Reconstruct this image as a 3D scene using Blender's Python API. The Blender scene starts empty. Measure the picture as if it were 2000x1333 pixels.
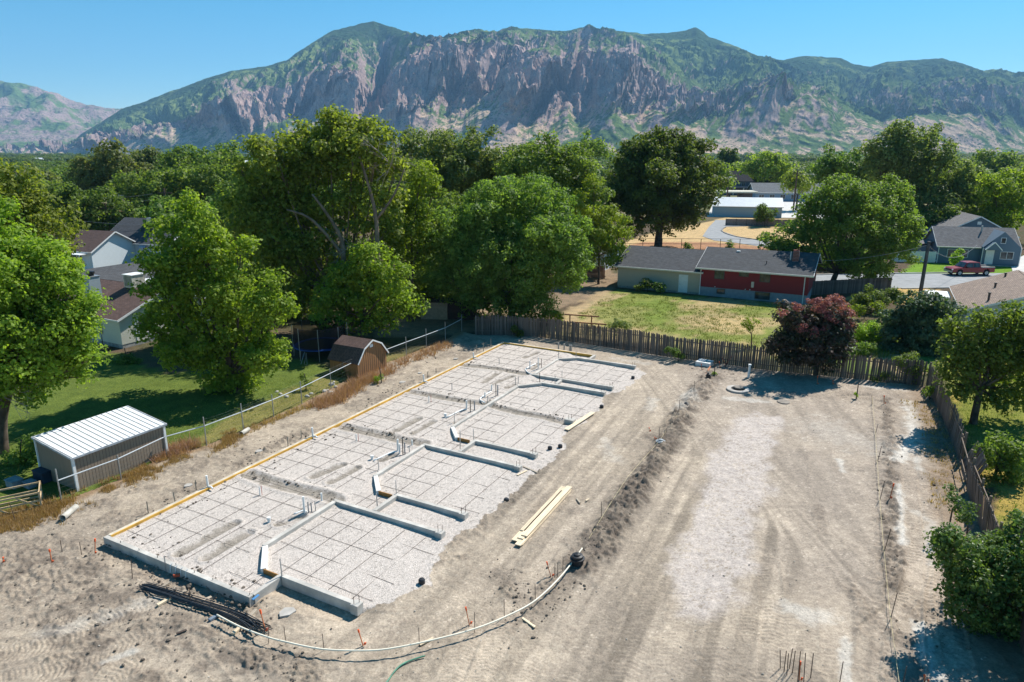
import bpy, math, random
import numpy as np
from mathutils import Vector, Matrix
S = bpy.context.scene
R = math.radians
# ---------------------------------------------------------------- camera, sky, sun, exposure
FOC, CAMH = 1333.0, 16.0
PITCH = math.atan((666.5-302)/FOC)
cam = bpy.data.objects.new('camera', bpy.data.cameras.new('camera')); S.collection.objects.link(cam)
cam.location = (0, 0, CAMH); cam.rotation_euler = (math.pi/2-PITCH, 0, 0)
cam.data.lens = 24.0; cam.data.sensor_width = 36.0; cam.data.clip_start = 0.5; cam.data.clip_end = 40000
S.camera = cam
SUN_EL, SUN_AZ = 49.0, 44.0          # azimuth measured from +Y towards +X
w = bpy.data.worlds.new('World'); S.world = w; w.use_nodes = True
nt = w.node_tree; nt.nodes.clear()
sky = nt.nodes.new('ShaderNodeTexSky'); sky.sky_type = 'NISHITA'; sky.sun_disc = False
sky.sun_elevation = R(SUN_EL); sky.sun_rotation = R(SUN_AZ); sky.altitude = 1300; sky.air_density = 1.0; sky.dust_density = 0.0; sky.ozone_density = 3.0
bg = nt.nodes.new('ShaderNodeBackground'); bg.inputs['Strength'].default_value = 0.085
out = nt.nodes.new('ShaderNodeOutputWorld')
hs = nt.nodes.new('ShaderNodeHueSaturation'); hs.inputs['Saturation'].default_value = 1.40; hs.inputs['Hue'].default_value = .479; nt.links.new(sky.outputs[0], hs.inputs['Color']); nt.links.new(hs.outputs[0], bg.inputs[0]); nt.links.new(bg.outputs[0], out.inputs[0])
sl = bpy.data.lights.new('sun', 'SUN'); sl.energy = 4.9; sl.angle = R(0.53); sl.color = (1.0, 0.955, 0.88)
so = bpy.data.objects.new('sun', sl); S.collection.objects.link(so)
sdir = Vector((math.cos(R(SUN_EL))*math.sin(R(SUN_AZ)), math.cos(R(SUN_EL))*math.cos(R(SUN_AZ)), math.sin(R(SUN_EL))))
so.rotation_euler = sdir.to_track_quat('Z', 'Y').to_euler(); so.location = (60, 60, 90)
S.view_settings.view_transform = 'Standard'; S.view_settings.look = 'None'; S.view_settings.gamma = 1.0
S.view_settings.use_curve_mapping = False; S.view_settings.exposure = 0.72
cy = S.cycles if hasattr(S, 'cycles') else None
S.render.engine = 'CYCLES'
S.cycles.use_denoising = True; S.cycles.max_bounces = 5; S.cycles.diffuse_bounces = 2; S.cycles.glossy_bounces = 2
S.cycles.transmission_bounces = 3; S.cycles.volume_bounces = 0; S.cycles.transparent_max_bounces = 4
S.cycles.caustics_reflective = False; S.cycles.caustics_refractive = False
S.render.film_transparent = False

# ---------------------------------------------------------------- photo geometry: a pixel's ray meets a level plane or a depth
cP, sP = math.cos(PITCH), math.sin(PITCH)
def G(px, py, z=0.0):
    x = (px-1000)/FOC; y = -(py-666.5)/FOC
    d = (x, cP+y*sP, -sP+y*cP); t = (z-CAMH)/d[2]
    return Vector((d[0]*t, d[1]*t, z))
def at(px, py, Y):                    # point on the ray at world depth Y
    x = (px-1000)/FOC; y = -(py-666.5)/FOC
    d = (x, cP+y*sP, -sP+y*cP); t = Y/d[1]
    return Vector((d[0]*t, Y, CAMH+d[2]*t))
def ppm(Y, z=0.0):                    # photo pixels per metre there
    return FOC/(Y*cP-(z-CAMH)*sP)
def Gl(L, z=0.0): return [G(a, b, z) for a, b in L]

# ---------------------------------------------------------------- helpers
COL = S.collection
def lin(r, g, b): return tuple((c/255/12.92 if c/255 <= .04045 else ((c/255+.055)/1.055)**2.4) for c in (r, g, b))
def tag(o, label=None, cat=None, group=None, kind=None):
    if label: o['label'] = label
    if cat: o['category'] = cat
    if group: o['group'] = group
    if kind: o['kind'] = kind
    return o
def thing(name, label, cat, loc=(0, 0, 0), rz=0.0, group=None):
    o = bpy.data.objects.new(name, None); COL.objects.link(o); o.empty_display_size = .2
    o.location = loc; o.rotation_euler = (0, 0, rz)
    return tag(o, label, cat, group)
def link(name, me, m=None, parent=None, loc=None, rot=None, sc=None):
    if m is not None and len(me.materials) == 0: me.materials.append(m)
    o = bpy.data.objects.new(name, me); COL.objects.link(o)
    if parent is not None: o.parent = parent
    if loc is not None: o.location = loc
    if rot is not None: o.rotation_euler = rot
    if sc is not None: o.scale = sc
    return o
class MB:
    def __init__(s): s.v = []; s.f = []
    def add(s, vs, fs):
        n = len(s.v); s.v += [tuple(v) for v in vs]; s.f += [tuple(n+i for i in f) for f in fs]; return s
    def box(s, c, d, rz=0.0, ry=0.0, rx=0.0):
        M = Matrix.Translation(c) @ Matrix.Rotation(rz, 4, 'Z') @ Matrix.Rotation(ry, 4, 'Y') @ Matrix.Rotation(rx, 4, 'X')
        vs = [M @ Vector((x*d[0]/2, y*d[1]/2, z*d[2]/2)) for x in (-1, 1) for y in (-1, 1) for z in (-1, 1)]
        return s.add(vs, [(0, 1, 3, 2), (4, 6, 7, 5), (0, 4, 5, 1), (2, 3, 7, 6), (0, 2, 6, 4), (1, 5, 7, 3)])
    def b2(s, x0, x1, y0, y1, z0, z1): return s.box(((x0+x1)/2, (y0+y1)/2, (z0+z1)/2), (x1-x0, y1-y0, z1-z0))
    def bar(s, a, b, wd, ht):         # rectangular bar from a to b, width across, height up
        a, b = Vector(a), Vector(b); d = (b-a); L = d.length; d.normalize()
        x = d.cross(Vector((0, 0, 1)))
        if x.length < 1e-4: x = Vector((1, 0, 0))
        x.normalize(); z = x.cross(d)
        vs = [p+x*i*wd/2+z*j*ht/2 for p in (a, b) for i in (-1, 1) for j in (-1, 1)]
        return s.add(vs, [(0, 1, 3, 2), (4, 6, 7, 5), (0, 4, 5, 1), (2, 3, 7, 6), (0, 2, 6, 4), (1, 5, 7, 3)])
    def tube(s, pts, r, n=6, cap=True):
        pts = [Vector(p) for p in pts]; rr = r if isinstance(r, (list, tuple)) else [r]*len(pts)
        vs = []; pu = None
        for i, p in enumerate(pts):
            t = (pts[min(i+1, len(pts)-1)]-pts[max(i-1, 0)]).normalized()
            u = t.cross(Vector((0, 0, 1)) if abs(t.z) < .95 else Vector((1, 0, 0))).normalized() if pu is None else (pu-t*pu.dot(t)).normalized()
            pu = u; q = t.cross(u)
            vs += [p+(u*math.cos(k*2*math.pi/n)+q*math.sin(k*2*math.pi/n))*rr[i] for k in range(n)]
        fs = [(i*n+k, i*n+(k+1) % n, (i+1)*n+(k+1) % n, (i+1)*n+k) for i in range(len(pts)-1) for k in range(n)]
        if cap: fs += [tuple(range(n-1, -1, -1)), tuple((len(pts)-1)*n+k for k in range(n))]
        return s.add(vs, fs)
    def prism(s, poly, z0, z1):       # poly: list of (x,y), counter-clockwise
        n = len(poly)
        return s.add([(p[0], p[1], z0) for p in poly]+[(p[0], p[1], z1) for p in poly],
                     [tuple(range(n-1, -1, -1)), tuple(range(n, 2*n))]+[(i, (i+1) % n, n+(i+1) % n, n+i) for i in range(n)])
    def lathe(s, prof, n=16, c=(0, 0, 0)):
        m = len(prof); vs = [(c[0]+r*math.cos(2*math.pi*k/n), c[1]+r*math.sin(2*math.pi*k/n), c[2]+z) for r, z in prof for k in range(n)]
        return s.add(vs, [(i*n+k, i*n+(k+1) % n, (i+1)*n+(k+1) % n, (i+1)*n+k) for i in range(m-1) for k in range(n)])
    def quad(s, a, b, c, d): return s.add([a, b, c, d], [(0, 1, 2, 3)])
    def slab(s, pts, t):              # 3d polygon thickened downwards
        n = len(pts); return s.add([tuple(p) for p in pts]+[(p[0], p[1], p[2]-t) for p in pts],
                                   [tuple(range(n)), tuple(range(2*n-1, n-1, -1))]+[(i, n+i, n+(i+1) % n, (i+1) % n) for i in range(n)])
    def mesh(s, name, smooth=False):
        me = bpy.data.meshes.new(name); me.from_pydata(s.v, [], s.f); me.update()
        if smooth: me.shade_smooth()
        return me
    def build(s, name, m, parent=None, loc=None, rz=None, smooth=False, bevel=0):
        o = link(name, s.mesh(name, smooth), m, parent, loc, None if rz is None else (0, 0, rz))
        if bevel:
            b = o.modifiers.new('b', 'BEVEL'); b.width = bevel; b.segments = 1; b.limit_method = 'ANGLE'
        return o
def tagd(o, *a, **k): return tag(o, *a, **k)
def meshnp(name, V, F, m=None, smooth=True):
    me = bpy.data.meshes.new(name); nv, nf, k = len(V), len(F), F.shape[1]
    me.vertices.add(nv); me.vertices.foreach_set('co', np.asarray(V, np.float32).ravel())
    me.loops.add(nf*k); me.loops.foreach_set('vertex_index', np.asarray(F, np.int32).ravel())
    me.polygons.add(nf); me.polygons.foreach_set('loop_start', np.arange(0, nf*k, k, dtype=np.int32))
    me.polygons.foreach_set('loop_total', np.full(nf, k, np.int32))
    me.polygons.foreach_set('use_smooth', np.full(nf, smooth, bool))
    me.update(calc_edges=True)
    if m: me.materials.append(m)
    return me
def vcol(me, C, name='Col'):
    a = me.color_attributes.new(name, 'FLOAT_COLOR', 'POINT')
    C = np.clip(np.asarray(C, np.float32), 0, 1); 
    if C.shape[1] == 3: C = np.concatenate([C, np.ones((len(C), 1), np.float32)], 1)
    a.data.foreach_set('color', C.ravel())
# numpy noise
def _h(ix, iy, sd):
    n = (ix.astype(np.int64)*374761393 + iy.astype(np.int64)*668265263 + sd*1442695041) & 0x7fffffff
    n = ((n ^ (n >> 13))*1274126177) & 0x7fffffff
    return ((n ^ (n >> 16)) & 0xffff)/65535.0
def vn(x, y, sd=0):
    ix, iy = np.floor(x), np.floor(y); fx, fy = x-ix, y-iy
    fx = fx*fx*(3-2*fx); fy = fy*fy*(3-2*fy)
    a, b, c, d = _h(ix, iy, sd), _h(ix+1, iy, sd), _h(ix, iy+1, sd), _h(ix+1, iy+1, sd)
    return (a*(1-fx)+b*fx)*(1-fy)+(c*(1-fx)+d*fx)*fy
def fbm(x, y, o=4, sd=0, g=.5):
    s = 0; a = 1; t = 0
    for i in range(o): s = s+a*vn(x*2**i+i*17.3, y*2**i-i*9.1, sd+i); t += a; a *= g
    return s/t
def ridged(x, y, o=5, sd=0, g=.5):
    s = 0; a = 1; t = 0
    for i in range(o): s = s+a*(1-np.abs(2*vn(x*2**i+i*7.7, y*2**i+i*3.3, sd+i)-1)); t += a; a *= g
    return s/t
def sst(a, b, x): t = np.clip((x-a)/(b-a), 0, 1); return t*t*(3-2*t)
def pdist(X, Y, pts, reach=4.5):       # distance, arc length, side to a polyline (exact only within reach)
    D = np.full(X.shape, 1e9); A = np.zeros(X.shape); SD = np.zeros(X.shape); s0 = 0
    grid = X.ndim == 2 and X.shape[0] > 50
    for a, b in zip(pts[:-1], pts[1:]):
        dx, dy = b[0]-a[0], b[1]-a[1]; L = math.hypot(dx, dy)+1e-9; dx /= L; dy /= L; w_ = (slice(None), slice(None))
        if grid:
            y0, y1 = min(a[1], b[1])-reach, max(a[1], b[1])+reach; r0, r1 = np.searchsorted(Y[:, 0], (y0, y1))
            if r1 <= r0: s0 += L; continue
            x0, x1 = min(a[0], b[0])-reach, max(a[0], b[0])+reach; c = ((X[r0:r1] > x0) & (X[r0:r1] < x1)).any(0); ci = np.flatnonzero(c)
            if len(ci) == 0: s0 += L; continue
            w_ = (slice(r0, r1), slice(ci[0], ci[-1]+1))
        elif X.ndim == 1: w_ = (slice(None),)
        x, y = X[w_], Y[w_]
        t = np.clip((x-a[0])*dx+(y-a[1])*dy, 0, L); d = np.hypot(x-a[0]-dx*t, y-a[1]-dy*t)
        m = d < D[w_]; D[w_] = np.where(m, d, D[w_]); A[w_] = np.where(m, s0+t, A[w_]); SD[w_] = np.where(m, (x-a[0])*dy-(y-a[1])*dx, SD[w_]); s0 += L
    return D, A, SD
def inpoly(X, Y, P):
    r = np.zeros(X.shape, bool); n = len(P)
    for i in range(n):
        x1, y1, x2, y2 = P[i][0], P[i][1], P[(i+1) % n][0], P[(i+1) % n][1]
        if y1 == y2: continue
        r ^= ((y1 > Y) != (y2 > Y)) & (X < (x2-x1)*(Y-y1)/(y2-y1)+x1)
    return r

# ---------------------------------------------------------------- materials
def newmat(name):
    m = bpy.data.materials.new(name); m.use_nodes = True; n = m.node_tree.nodes; n.clear()
    o = n.new('ShaderNodeOutputMaterial'); b = n.new('ShaderNodeBsdfPrincipled'); m.node_tree.links.new(b.outputs[0], o.inputs[0])
    b.inputs['Specular IOR Level'].default_value = .3
    return m, n, m.node_tree.links, b, o
def noise(n, l, sc, det=4, co='Object', vec=None, rough=.55):
    t = n.new('ShaderNodeTexNoise'); t.inputs['Scale'].default_value = sc; t.inputs['Detail'].default_value = det; t.inputs['Roughness'].default_value = rough
    if vec is None:
        c = n.new('ShaderNodeTexCoord'); vec = c.outputs[co]
    l.new(vec, t.inputs['Vector']); return t
def ramp(n, l, src, stops):
    r = n.new('ShaderNodeValToRGB'); l.new(src, r.inputs[0]); e = r.color_ramp.elements
    while len(e) < len(stops): e.new(.5)
    for k, (p, c) in enumerate(stops): e[k].position = p; e[k].color = (*c, 1) if len(c) == 3 else c
    return r
def mixc(n, l, fac, a, b, mode='MIX'):
    x = n.new('ShaderNodeMix'); x.data_type = 'RGBA'; x.blend_type = mode
    for s, v in ((x.inputs[0], fac), (x.inputs[6], a), (x.inputs[7], b)):
        if hasattr(v, 'is_linked') or hasattr(v, 'links'): l.new(v, s)
        elif isinstance(v, (int, float)): s.default_value = v
        else: s.default_value = (*v, 1) if len(v) == 3 else v
    return x.outputs[2]
def bump(n, l, b, h, st=.3, dist=.02):
    u = n.new('ShaderNodeBump'); u.inputs['Strength'].default_value = st; u.inputs['Distance'].default_value = dist
    l.new(h, u.inputs['Height']); l.new(u.outputs[0], b.inputs['Normal'])
_M = {}
def M(name, c, rough=.8, var=.18, sc=3.0, metal=0.0, bmp=.15, bsc=30, stretch=None, rnd=.0, c2=None):
    """plain procedural material: base colour broken up by noise, some relief"""
    if name in _M: return _M[name]
    m, n, l, b, o = newmat(name); tc = n.new('ShaderNodeTexCoord'); vec = tc.outputs['Object']
    if stretch:
        mp = n.new('ShaderNodeMapping'); mp.inputs['Scale'].default_value = stretch; l.new(vec, mp.inputs['Vector']); vec = mp.outputs[0]
    t = noise(n, l, sc, 5, vec=vec); c2 = c2 or tuple(x*(1-2*var) for x in c)
    r = ramp(n, l, t.outputs[0], [(.32, c2), (.68, tuple(min(1, x*(1+var)) for x in c))]); src = r.outputs[0]
    if rnd:
        oi = n.new('ShaderNodeObjectInfo'); hv = n.new('ShaderNodeHueSaturation'); mr = n.new('ShaderNodeMapRange')
        mr.inputs[3].default_value = 1-rnd; mr.inputs[4].default_value = 1+rnd
        l.new(oi.outputs['Random'], mr.inputs[0]); l.new(mr.outputs[0], hv.inputs['Value']); l.new(src, hv.inputs['Color']); src = hv.outputs[0]
    l.new(src, b.inputs['Base Color']); b.inputs['Roughness'].default_value = rough; b.inputs['Metallic'].default_value = metal
    if bmp:
        t2 = noise(n, l, bsc, 4, vec=vec); bump(n, l, b, t2.outputs[0], bmp, .02)
    _M[name] = m; return m
# ---------------------------------------------------------------- mountains
def interp(x, pts): return np.interp(x, [p[0] for p in pts], [p[1] for p in pts])
def build_mountains():
    # skyline, cliff rim, cliff foot and toe in photo pixels by photo column; distances in metres
    sky_l = [(-700, 250), (-400, 190), (-200, 150), (0, 157), (50, 166), (85, 175), (150, 200), (215, 212), (260, 222), (330, 250), (420, 285), (500, 305)]
    sky_m = [(-100, 306), (60, 304), (130, 290), (160, 262), (237, 214), (290, 196), (330, 180), (400, 155), (450, 140), (520, 130), (560, 118), (600, 90), (650, 60), (700, 48), (730, 43), (780, 58), (820, 70), (850, 84), (880, 72), (925, 57), (955, 66), (975, 64), (1000, 54), (1020, 56), (1070, 60), (1100, 62), (1150, 52), (1165, 58), (1200, 60), (1260, 67), (1300, 65), (1340, 60), (1360, 54), (1385, 72), (1430, 88), (1480, 110), (1530, 118), (1560, 110), (1640, 113), (1670, 127), (1700, 131), (1730, 122), (1810, 116), (1840, 115), (1880, 125), (1920, 140), (1965, 140), (2000, 152), (2200, 200), (2500, 170), (2800, 220), (3100, 300)]
    rim = [(-100, 306), (130, 296), (250, 258), (350, 238), (430, 205), (480, 188), (560, 163), (600, 140), (660, 136), (700, 152), (725, 190), (745, 195), (765, 150), (790, 120), (850, 90), (930, 84), (1000, 87), (1020, 101), (1080, 100), (1108, 118), (1125, 110), (1150, 100), (1200, 96), (1230, 100), (1260, 128), (1300, 150), (1330, 172), (1400, 178), (1450, 150), (1500, 150), (1560, 190), (1640, 200), (1700, 172), (1800, 160), (1880, 150), (1940, 155), (2000, 165), (2200, 215), (2500, 200), (3100, 300)]
    foot = [(-100, 307), (130, 300), (250, 285), (350, 270), (430, 255), (560, 235), (660, 235), (745, 236), (850, 214), (950, 205), (1000, 216), (1080, 205), (1120, 212), (1200, 205), (1260, 215), (1330, 230), (1400, 232), (1500, 228), (1600, 238), (1700, 235), (1800, 225), (1900, 228), (2000, 240), (2200, 260), (3100, 302)]
    toe = [(-100, 308), (130, 306), (400, 303), (800, 300), (1200, 300), (1500, 297), (2000, 292), (3100, 300)]
    dist = {'toe': [(-100, 5200), (300, 4300), (800, 3300), (1200, 3100), (1600, 3300), (2000, 3700), (3100, 4300)],
            'foot': [(-100, 5400), (300, 4700), (800, 3900), (1200, 3700), (1600, 4000), (2000, 4400), (3100, 5000)],
            'rim': [(-100, 5500), (300, 5000), (800, 4300), (1200, 4100), (1600, 4700), (2000, 5000), (3100, 5600)],
            'sky': [(-100, 5900), (300, 5900), (600, 5900), (740, 6000), (850, 5000), (925, 5200), (1100, 6000), (1350, 6200), (1450, 5800), (1650, 6200), (2000, 6100), (3100, 6600)]}
    NA, NR = 1150, 200
    U = np.linspace(-100, 3000, NA)
    u = np.concatenate([np.linspace(-100, 2150, 900), np.linspace(2160, 3000, 60)]); NA = len(u)
    rows = []; ts = np.concatenate([np.linspace(0, 3, 180), np.linspace(3.06, 4, 20)])   # 0..1 toe-foot, 1..2 foot-rim, 2..3 rim-sky, 3..4 back side
    # spurs: the rim and foot lines swing in and out with ridged noise by column
    sp = ridged(u/95.0, u*0+3.1, 4, 5)-.6; sp2 = ridged(u/26.0, u*0+8.1, 3, 9)-.6
    def hz(py, d):                     # height seen at pixel row py at distance d (column foreshortening folded in)
        y = -(py-666.5)/FOC; return CAMH+d*((-sP+y*cP)/(cP+y*sP))
    # refer to depth Y
    D = {k: interp(u, v) for k, v in dist.items()}
    H = {'toe': D['toe']*0+2, 'foot': hz(interp(u, foot), D['foot']), 'rim': hz(interp(u, rim), D['rim']), 'sky': hz(interp(u, sky_m), D['sky'])}
    H['rim'] = hz(interp(u, rim)+sp2*14, D['rim']); H['foot'] = hz(interp(u, foot)-sp2*20-sp*16, D['foot'])
    D['toe'] = D['toe']-0*u
    order = ['toe', 'foot', 'rim', 'sky']
    T = ts[:, None]*np.ones((1, NA)); Uu = u[None, :]*np.ones((NR, 1))
    YY = np.zeros((NR, NA)); ZZ = np.zeros((NR, NA))
    for k in range(3):
        a, b = order[k], order[k+1]; f = np.clip(T-k, 0, 1); sel = (T >= k) & (T <= k+1)
        g = f**1.7 if k == 0 else (f if k == 1 else f)
        y = D[a][None]+(D[b]-D[a])[None]*f
        e = f**1.5 if k == 0 else (np.where(f < .66, .5*(f/.66)**1.1, .5+.5*((f-.66)/.34)**.9) if k == 1 else f)
        z = H[a][None]+(H[b]-H[a])[None]*e
        YY = np.where(sel, y, YY); ZZ = np.where(sel, z, ZZ)
    f = np.clip(T-3, 0, 1); sel = T > 3
    YY = np.where(sel, D['sky'][None]+2500*f, YY); ZZ = np.where(sel, H['sky'][None]*(1-f)**1.2, ZZ)
    dirn = interp(Uu, [(-100, -.6), (450, -.5), (620, .7), (760, .2), (900, .7), (1110, 1.0), (1130, .3), (1300, .9), (1600, 1.2), (1800, -.4), (3100, 0)])
    us = Uu+dirn*(1.7-T)*95+14*(fbm(Uu/30, T*3, 3, 301)-.5)
    so_ = ridged(us/105.0, T*.35+3.1, 4, 305, .55)-.62; so2 = ridged(us/38.0, T*.9+8.1, 4, 309, .6)-.6
    so_ = so_-.75*np.exp(-((us-738)/17)**2)-.55*np.exp(-((us-1118)/12)**2)-.45*np.exp(-((us-1330)/20)**2)-.5*np.exp(-((us-1650)/26)**2)-.3*np.exp(-((us-985)/12)**2)
    wgt = sst(.35, 1.3, T)*sst(2.9, 2.0, T)
    YO = YY; YY = YY-(so_*900+so2*300)*wgt; ZZ = CAMH+(ZZ-CAMH)*YY/YO
    # erosion detail in world metres
    X = (Uu-1000)/FOC*(YY*cP-(ZZ-CAMH)*sP)
    cst = interp(Uu, [(-100, .2), (300, .35), (450, .8), (700, 1), (1290, 1), (1380, .5), (1560, .45), (1700, .3), (2000, .5), (3100, .4)]); cliff = np.exp(-((T-1.5)/.55)**2)*cst
    up = np.clip(T/1.0, 0, 1)*np.clip((3.0-T)/.5, 0, 1)
    skew = interp(Uu, [(-100, -.5), (450, -.35), (640, .5), (1300, .75), (1700, .5), (2100, -.2), (3100, 0)])
    wx = X+skew*(YY-4200)+260*(fbm(X/420, YY/420, 3, 31)-.5); wy = YY+220*(fbm(X/500, YY/500, 3, 41)-.5)
    gul = ridged(wx/400, wy/1500, 3, 21, .5)-.6
    gul2 = ridged(wx/150, wy/420, 3, 26, .55)-.6
    fine = ridged(X/62+fbm(X/90, YY/90, 2, 3)*1.5, YY/95, 4, 61, .62)-.6
    big = fbm(X/800, YY/800, 3, 71)-.5
    a0 = np.clip(T-.55, 0, 1)/1.0; amp = a0*(.55+.6*cliff)*np.where(T > 2, .8, 1)
    lim = up*(1-.6*np.exp(-((T-2.0)/.22)**2))
    ZZ = ZZ+(gul*260*amp+gul2*200*amp+fine*95*(.10*np.clip(T, 0, 1)+amp*.9+.35*np.exp(-((T-1.2)/.3)**2))+(fbm(X/28, YY/28, 3, 97)-.5)*70*np.clip(T-.75, 0, .6)*np.where(T > 2, .25, 1)+big*60*np.clip(T-.6, 0, 1))*lim
    strat = np.sin(ZZ/17.0+3*fbm(X/300, YY/300, 2, 5))*5*cliff; ZZ = ZZ+strat*lim
    ZZ = ZZ+(fbm(X/60, YY/60, 3, 91)-.5)*16*np.clip(T, 0, 1)*np.where(T < 3.01, 1, .3)
    for u0, wd, dz, t0, tw in [(1560, 105, 165, .85, .38), (1480, 60, 90, .8, .3), (950, 60, 60, .6, .3), (330, 110, 70, .75, .4), (1880, 110, 80, .6, .35), (1180, 55, 60, .5, .3), (560, 70, 70, .6, .3), (820, 50, 60, .75, .3), (1300, 60, 60, .6, .3), (1720, 80, 60, .5, .3)]:
        ZZ = ZZ+dz*np.exp(-((Uu-u0-30*(T-t0))/wd)**2-((T-t0)/tw)**2)*(.8+.5*ridged(X/160, YY/200, 3, 601))*np.clip(T*3, 0, 1)
    ZZ = np.where(T <= 0.001, -20, ZZ)
    V = np.stack([X, YY, ZZ], 2)
    # colours: rock, talus, scrub, forest, meadow
    dzx = np.gradient(ZZ, axis=1)/(np.gradient(X, axis=1)+1e-6)
    dzt = np.gradient(ZZ, axis=0)/(np.gradient(YY, axis=0)+1e-3)
    slope = np.hypot(np.clip(dzx, -4, 4), np.clip(dzt, -4, 4))
    n1 = fbm(X/260, YY/260, 4, 101); n2 = fbm(X/45, YY/45, 4, 111, .6); n3 = fbm(X/14, YY/14, 2, 121)
    rock = np.array([.27, .195, .18]); rock2 = np.array([.38, .285, .26]); talus = np.array([.46, .34, .25]); scrub = np.array([.085, .135, .038]); forest = np.array([.032, .065, .025]); meadow = np.array([.155, .205, .068])
    C = rock[None, None]*(1-n1[..., None])+rock2[None, None]*n1[..., None]; C = C*(.72+.56*n3[..., None])
    C = C*(1+.14*np.sin(ZZ/11.0+5*n1))[..., None]
    mt = (sst(1.15, .85, T+.25*(n1-.5))*sst(.95, .6, slope))[..., None]; C = C*(1-mt)+talus*mt*(.85+.3*n2[..., None])
    leftlow = sst(520, 330, Uu)*0.35
    rightg = sst(1240, 1400, Uu)*.26
    gscore = n2*.9+n1*.55-.38*np.clip(slope-.6, 0, 1.2)*(.5+.5*cst)+.34*sst(1.8, 2.15, T)+.12*(1-cst)*sst(.5, 1.1, T)+rightg*sst(.5, 1, T)+leftlow*.6*sst(1, 2, T)-.12*cliff+.10*sst(1.35, .9, T)*sst(300, 700, Uu)
    gs = sst(.77, .87, gscore+.02*np.sin(Uu/60))[..., None]; mixg = sst(.35, .6, n3)[..., None]*.4
    C = C*(1-gs)+(scrub*(1-mixg)+meadow*mixg)*gs
    top = sst(2.0, 2.25, T+.25*(n1-.5))*sst(1.35, .8, slope)
    mead = top*sst(.40, .55, n1+.15*(n3-.5)); C = C*(1-mead[..., None])+meadow*mead[..., None]
    fo = top*sst(.58, .50, n1+.25*(n2-.5))+.6*sst(1300, 1420, Uu)*sst(.9, 1.3, T)*sst(.50, .58, n2)+sst(2.6, 2.9, T)*sst(.4, .55, n2)*sst(1850, 1700, Uu); fo = np.clip(fo, 0, 1)*.9
    C = C*(1-fo[..., None])+forest*fo[..., None]
    idx = np.arange(NR*NA).reshape(NR, NA); F = np.stack([idx[:-1, :-1], idx[:-1, 1:], idx[1:, 1:], idx[1:, :-1]], 2).reshape(-1, 4)
    m, n, l, b, o = newmat('mountain_ground'); at_ = n.new('ShaderNodeVertexColor'); at_.layer_name = 'Col'
    t = noise(n, l, .03, 8, rough=.7); t2 = noise(n, l, .11, 5, rough=.7)
    c = mixc(n, l, 1.0, at_.outputs[0], ramp(n, l, t2.outputs[0], [(.3, (.55, .55, .58)), (.7, (1.4, 1.38, 1.3))]).outputs[0], 'MULTIPLY')
    # single bushes and conifers: dark dots
    vo = n.new('ShaderNodeTexVoronoi'); vo.inputs['Scale'].default_value = .06; tc = n.new('ShaderNodeTexCoord'); l.new(tc.outputs['Object'], vo.inputs['Vector'])
    dm = n.new('ShaderNodeMath'); dm.operation = 'LESS_THAN'; dm.inputs[1].default_value = .34; l.new(vo.outputs['Distance'], dm.inputs[0])
    pt = noise(n, l, .006, 5); pr = ramp(n, l, pt.outputs[0], [(.40, (0, 0, 0)), (.46, (1, 1, 1))]); mm = n.new('ShaderNodeMath'); mm.operation = 'MULTIPLY'; l.new(dm.outputs[0], mm.inputs[0]); l.new(pr.outputs[0], mm.inputs[1]); m2 = n.new('ShaderNodeMath'); m2.operation = 'MULTIPLY'; l.new(mm.outputs[0], m2.inputs[0]); l.new(at_.outputs['Alpha'], m2.inputs[1]); mm = m2
    c = mixc(n, l, mm.outputs[0], c, (.05, .085, .03))
    l.new(c, b.inputs['Base Color']); b.inputs['Roughness'].default_value = 1; b.inputs['Specular IOR Level'].default_value = 0
    t.noise_type = 'RIDGED_MULTIFRACTAL'; t.inputs['Scale'].default_value = .018; bump(n, l, b, t.outputs[0], .9, 22)
    A_ = (sst(1.45, .9, T+.3*(n1-.5))*sst(1.2, .8, slope)*.9+.5*sst(1.9, 2.1, T)*sst(1.5, .9, slope)).clip(0, 1); C4 = np.concatenate([C, A_[..., None]], 2)
    me = meshnp('mountains', V.reshape(-1, 3), F, m, False); vcol(me, C4.reshape(-1, 4))
    tag(link('mountains', me), kind='structure')
    # the mountain across the canyon on the left, farther off
    NA2, NR2 = 330, 120; u = np.linspace(-750, 520, NA2); T = np.linspace(0, 1.6, NR2)[:, None]*np.ones((1, NA2)); Uu = u[None]*np.ones((NR2, 1))
    sk = interp(u, sky_l); y0, y1 = 5600.0, 8200.0
    YY = y0+(y1-y0)*T; Hs = hz(sk, y1); ZZ = np.where(T <= 1, Hs[None]*np.clip(T, 0, 1)**1.15, Hs[None]*np.clip(2.6-1.6*T, 0, 1))
    X = (Uu-1000)/FOC*(YY*cP-(ZZ-CAMH)*sP)
    am = np.clip(T*1.6, 0, 1)*np.clip((1.02-T)/.12, 0, 1)
    wx = X+250*(fbm(X/600, YY/600, 3, 131)-.5)
    ZZ = ZZ+am*((ridged(wx/520, YY/900, 5, 141, .55)-.6)*330+(ridged(X/110, YY/200, 4, 151)-.6)*70)+(fbm(X/70, YY/70, 3, 161)-.5)*14
    ZZ[0] = -20
    n1 = fbm(X/330, YY/330, 4, 171); n2 = fbm(X/60, YY/60, 4, 181, .6)
    gs = sst(.44, .56, n1*.6+n2*.4)[..., None]; C = (rock*.8+rock2*.3)*(1-gs)*(.7+.6*n2[..., None])+scrub*gs*1.3
    idx = np.arange(NR2*NA2).reshape(NR2, NA2); F = np.stack([idx[:-1, :-1], idx[:-1, 1:], idx[1:, 1:], idx[1:, :-1]], 2).reshape(-1, 4)
    me = meshnp('canyon_mountain', np.stack([X, YY, ZZ], 2).reshape(-1, 3), F, m); vcol(me, C.reshape(-1, 3)); tag(link('canyon_mountain', me), kind='structure')
build_mountains()
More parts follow.
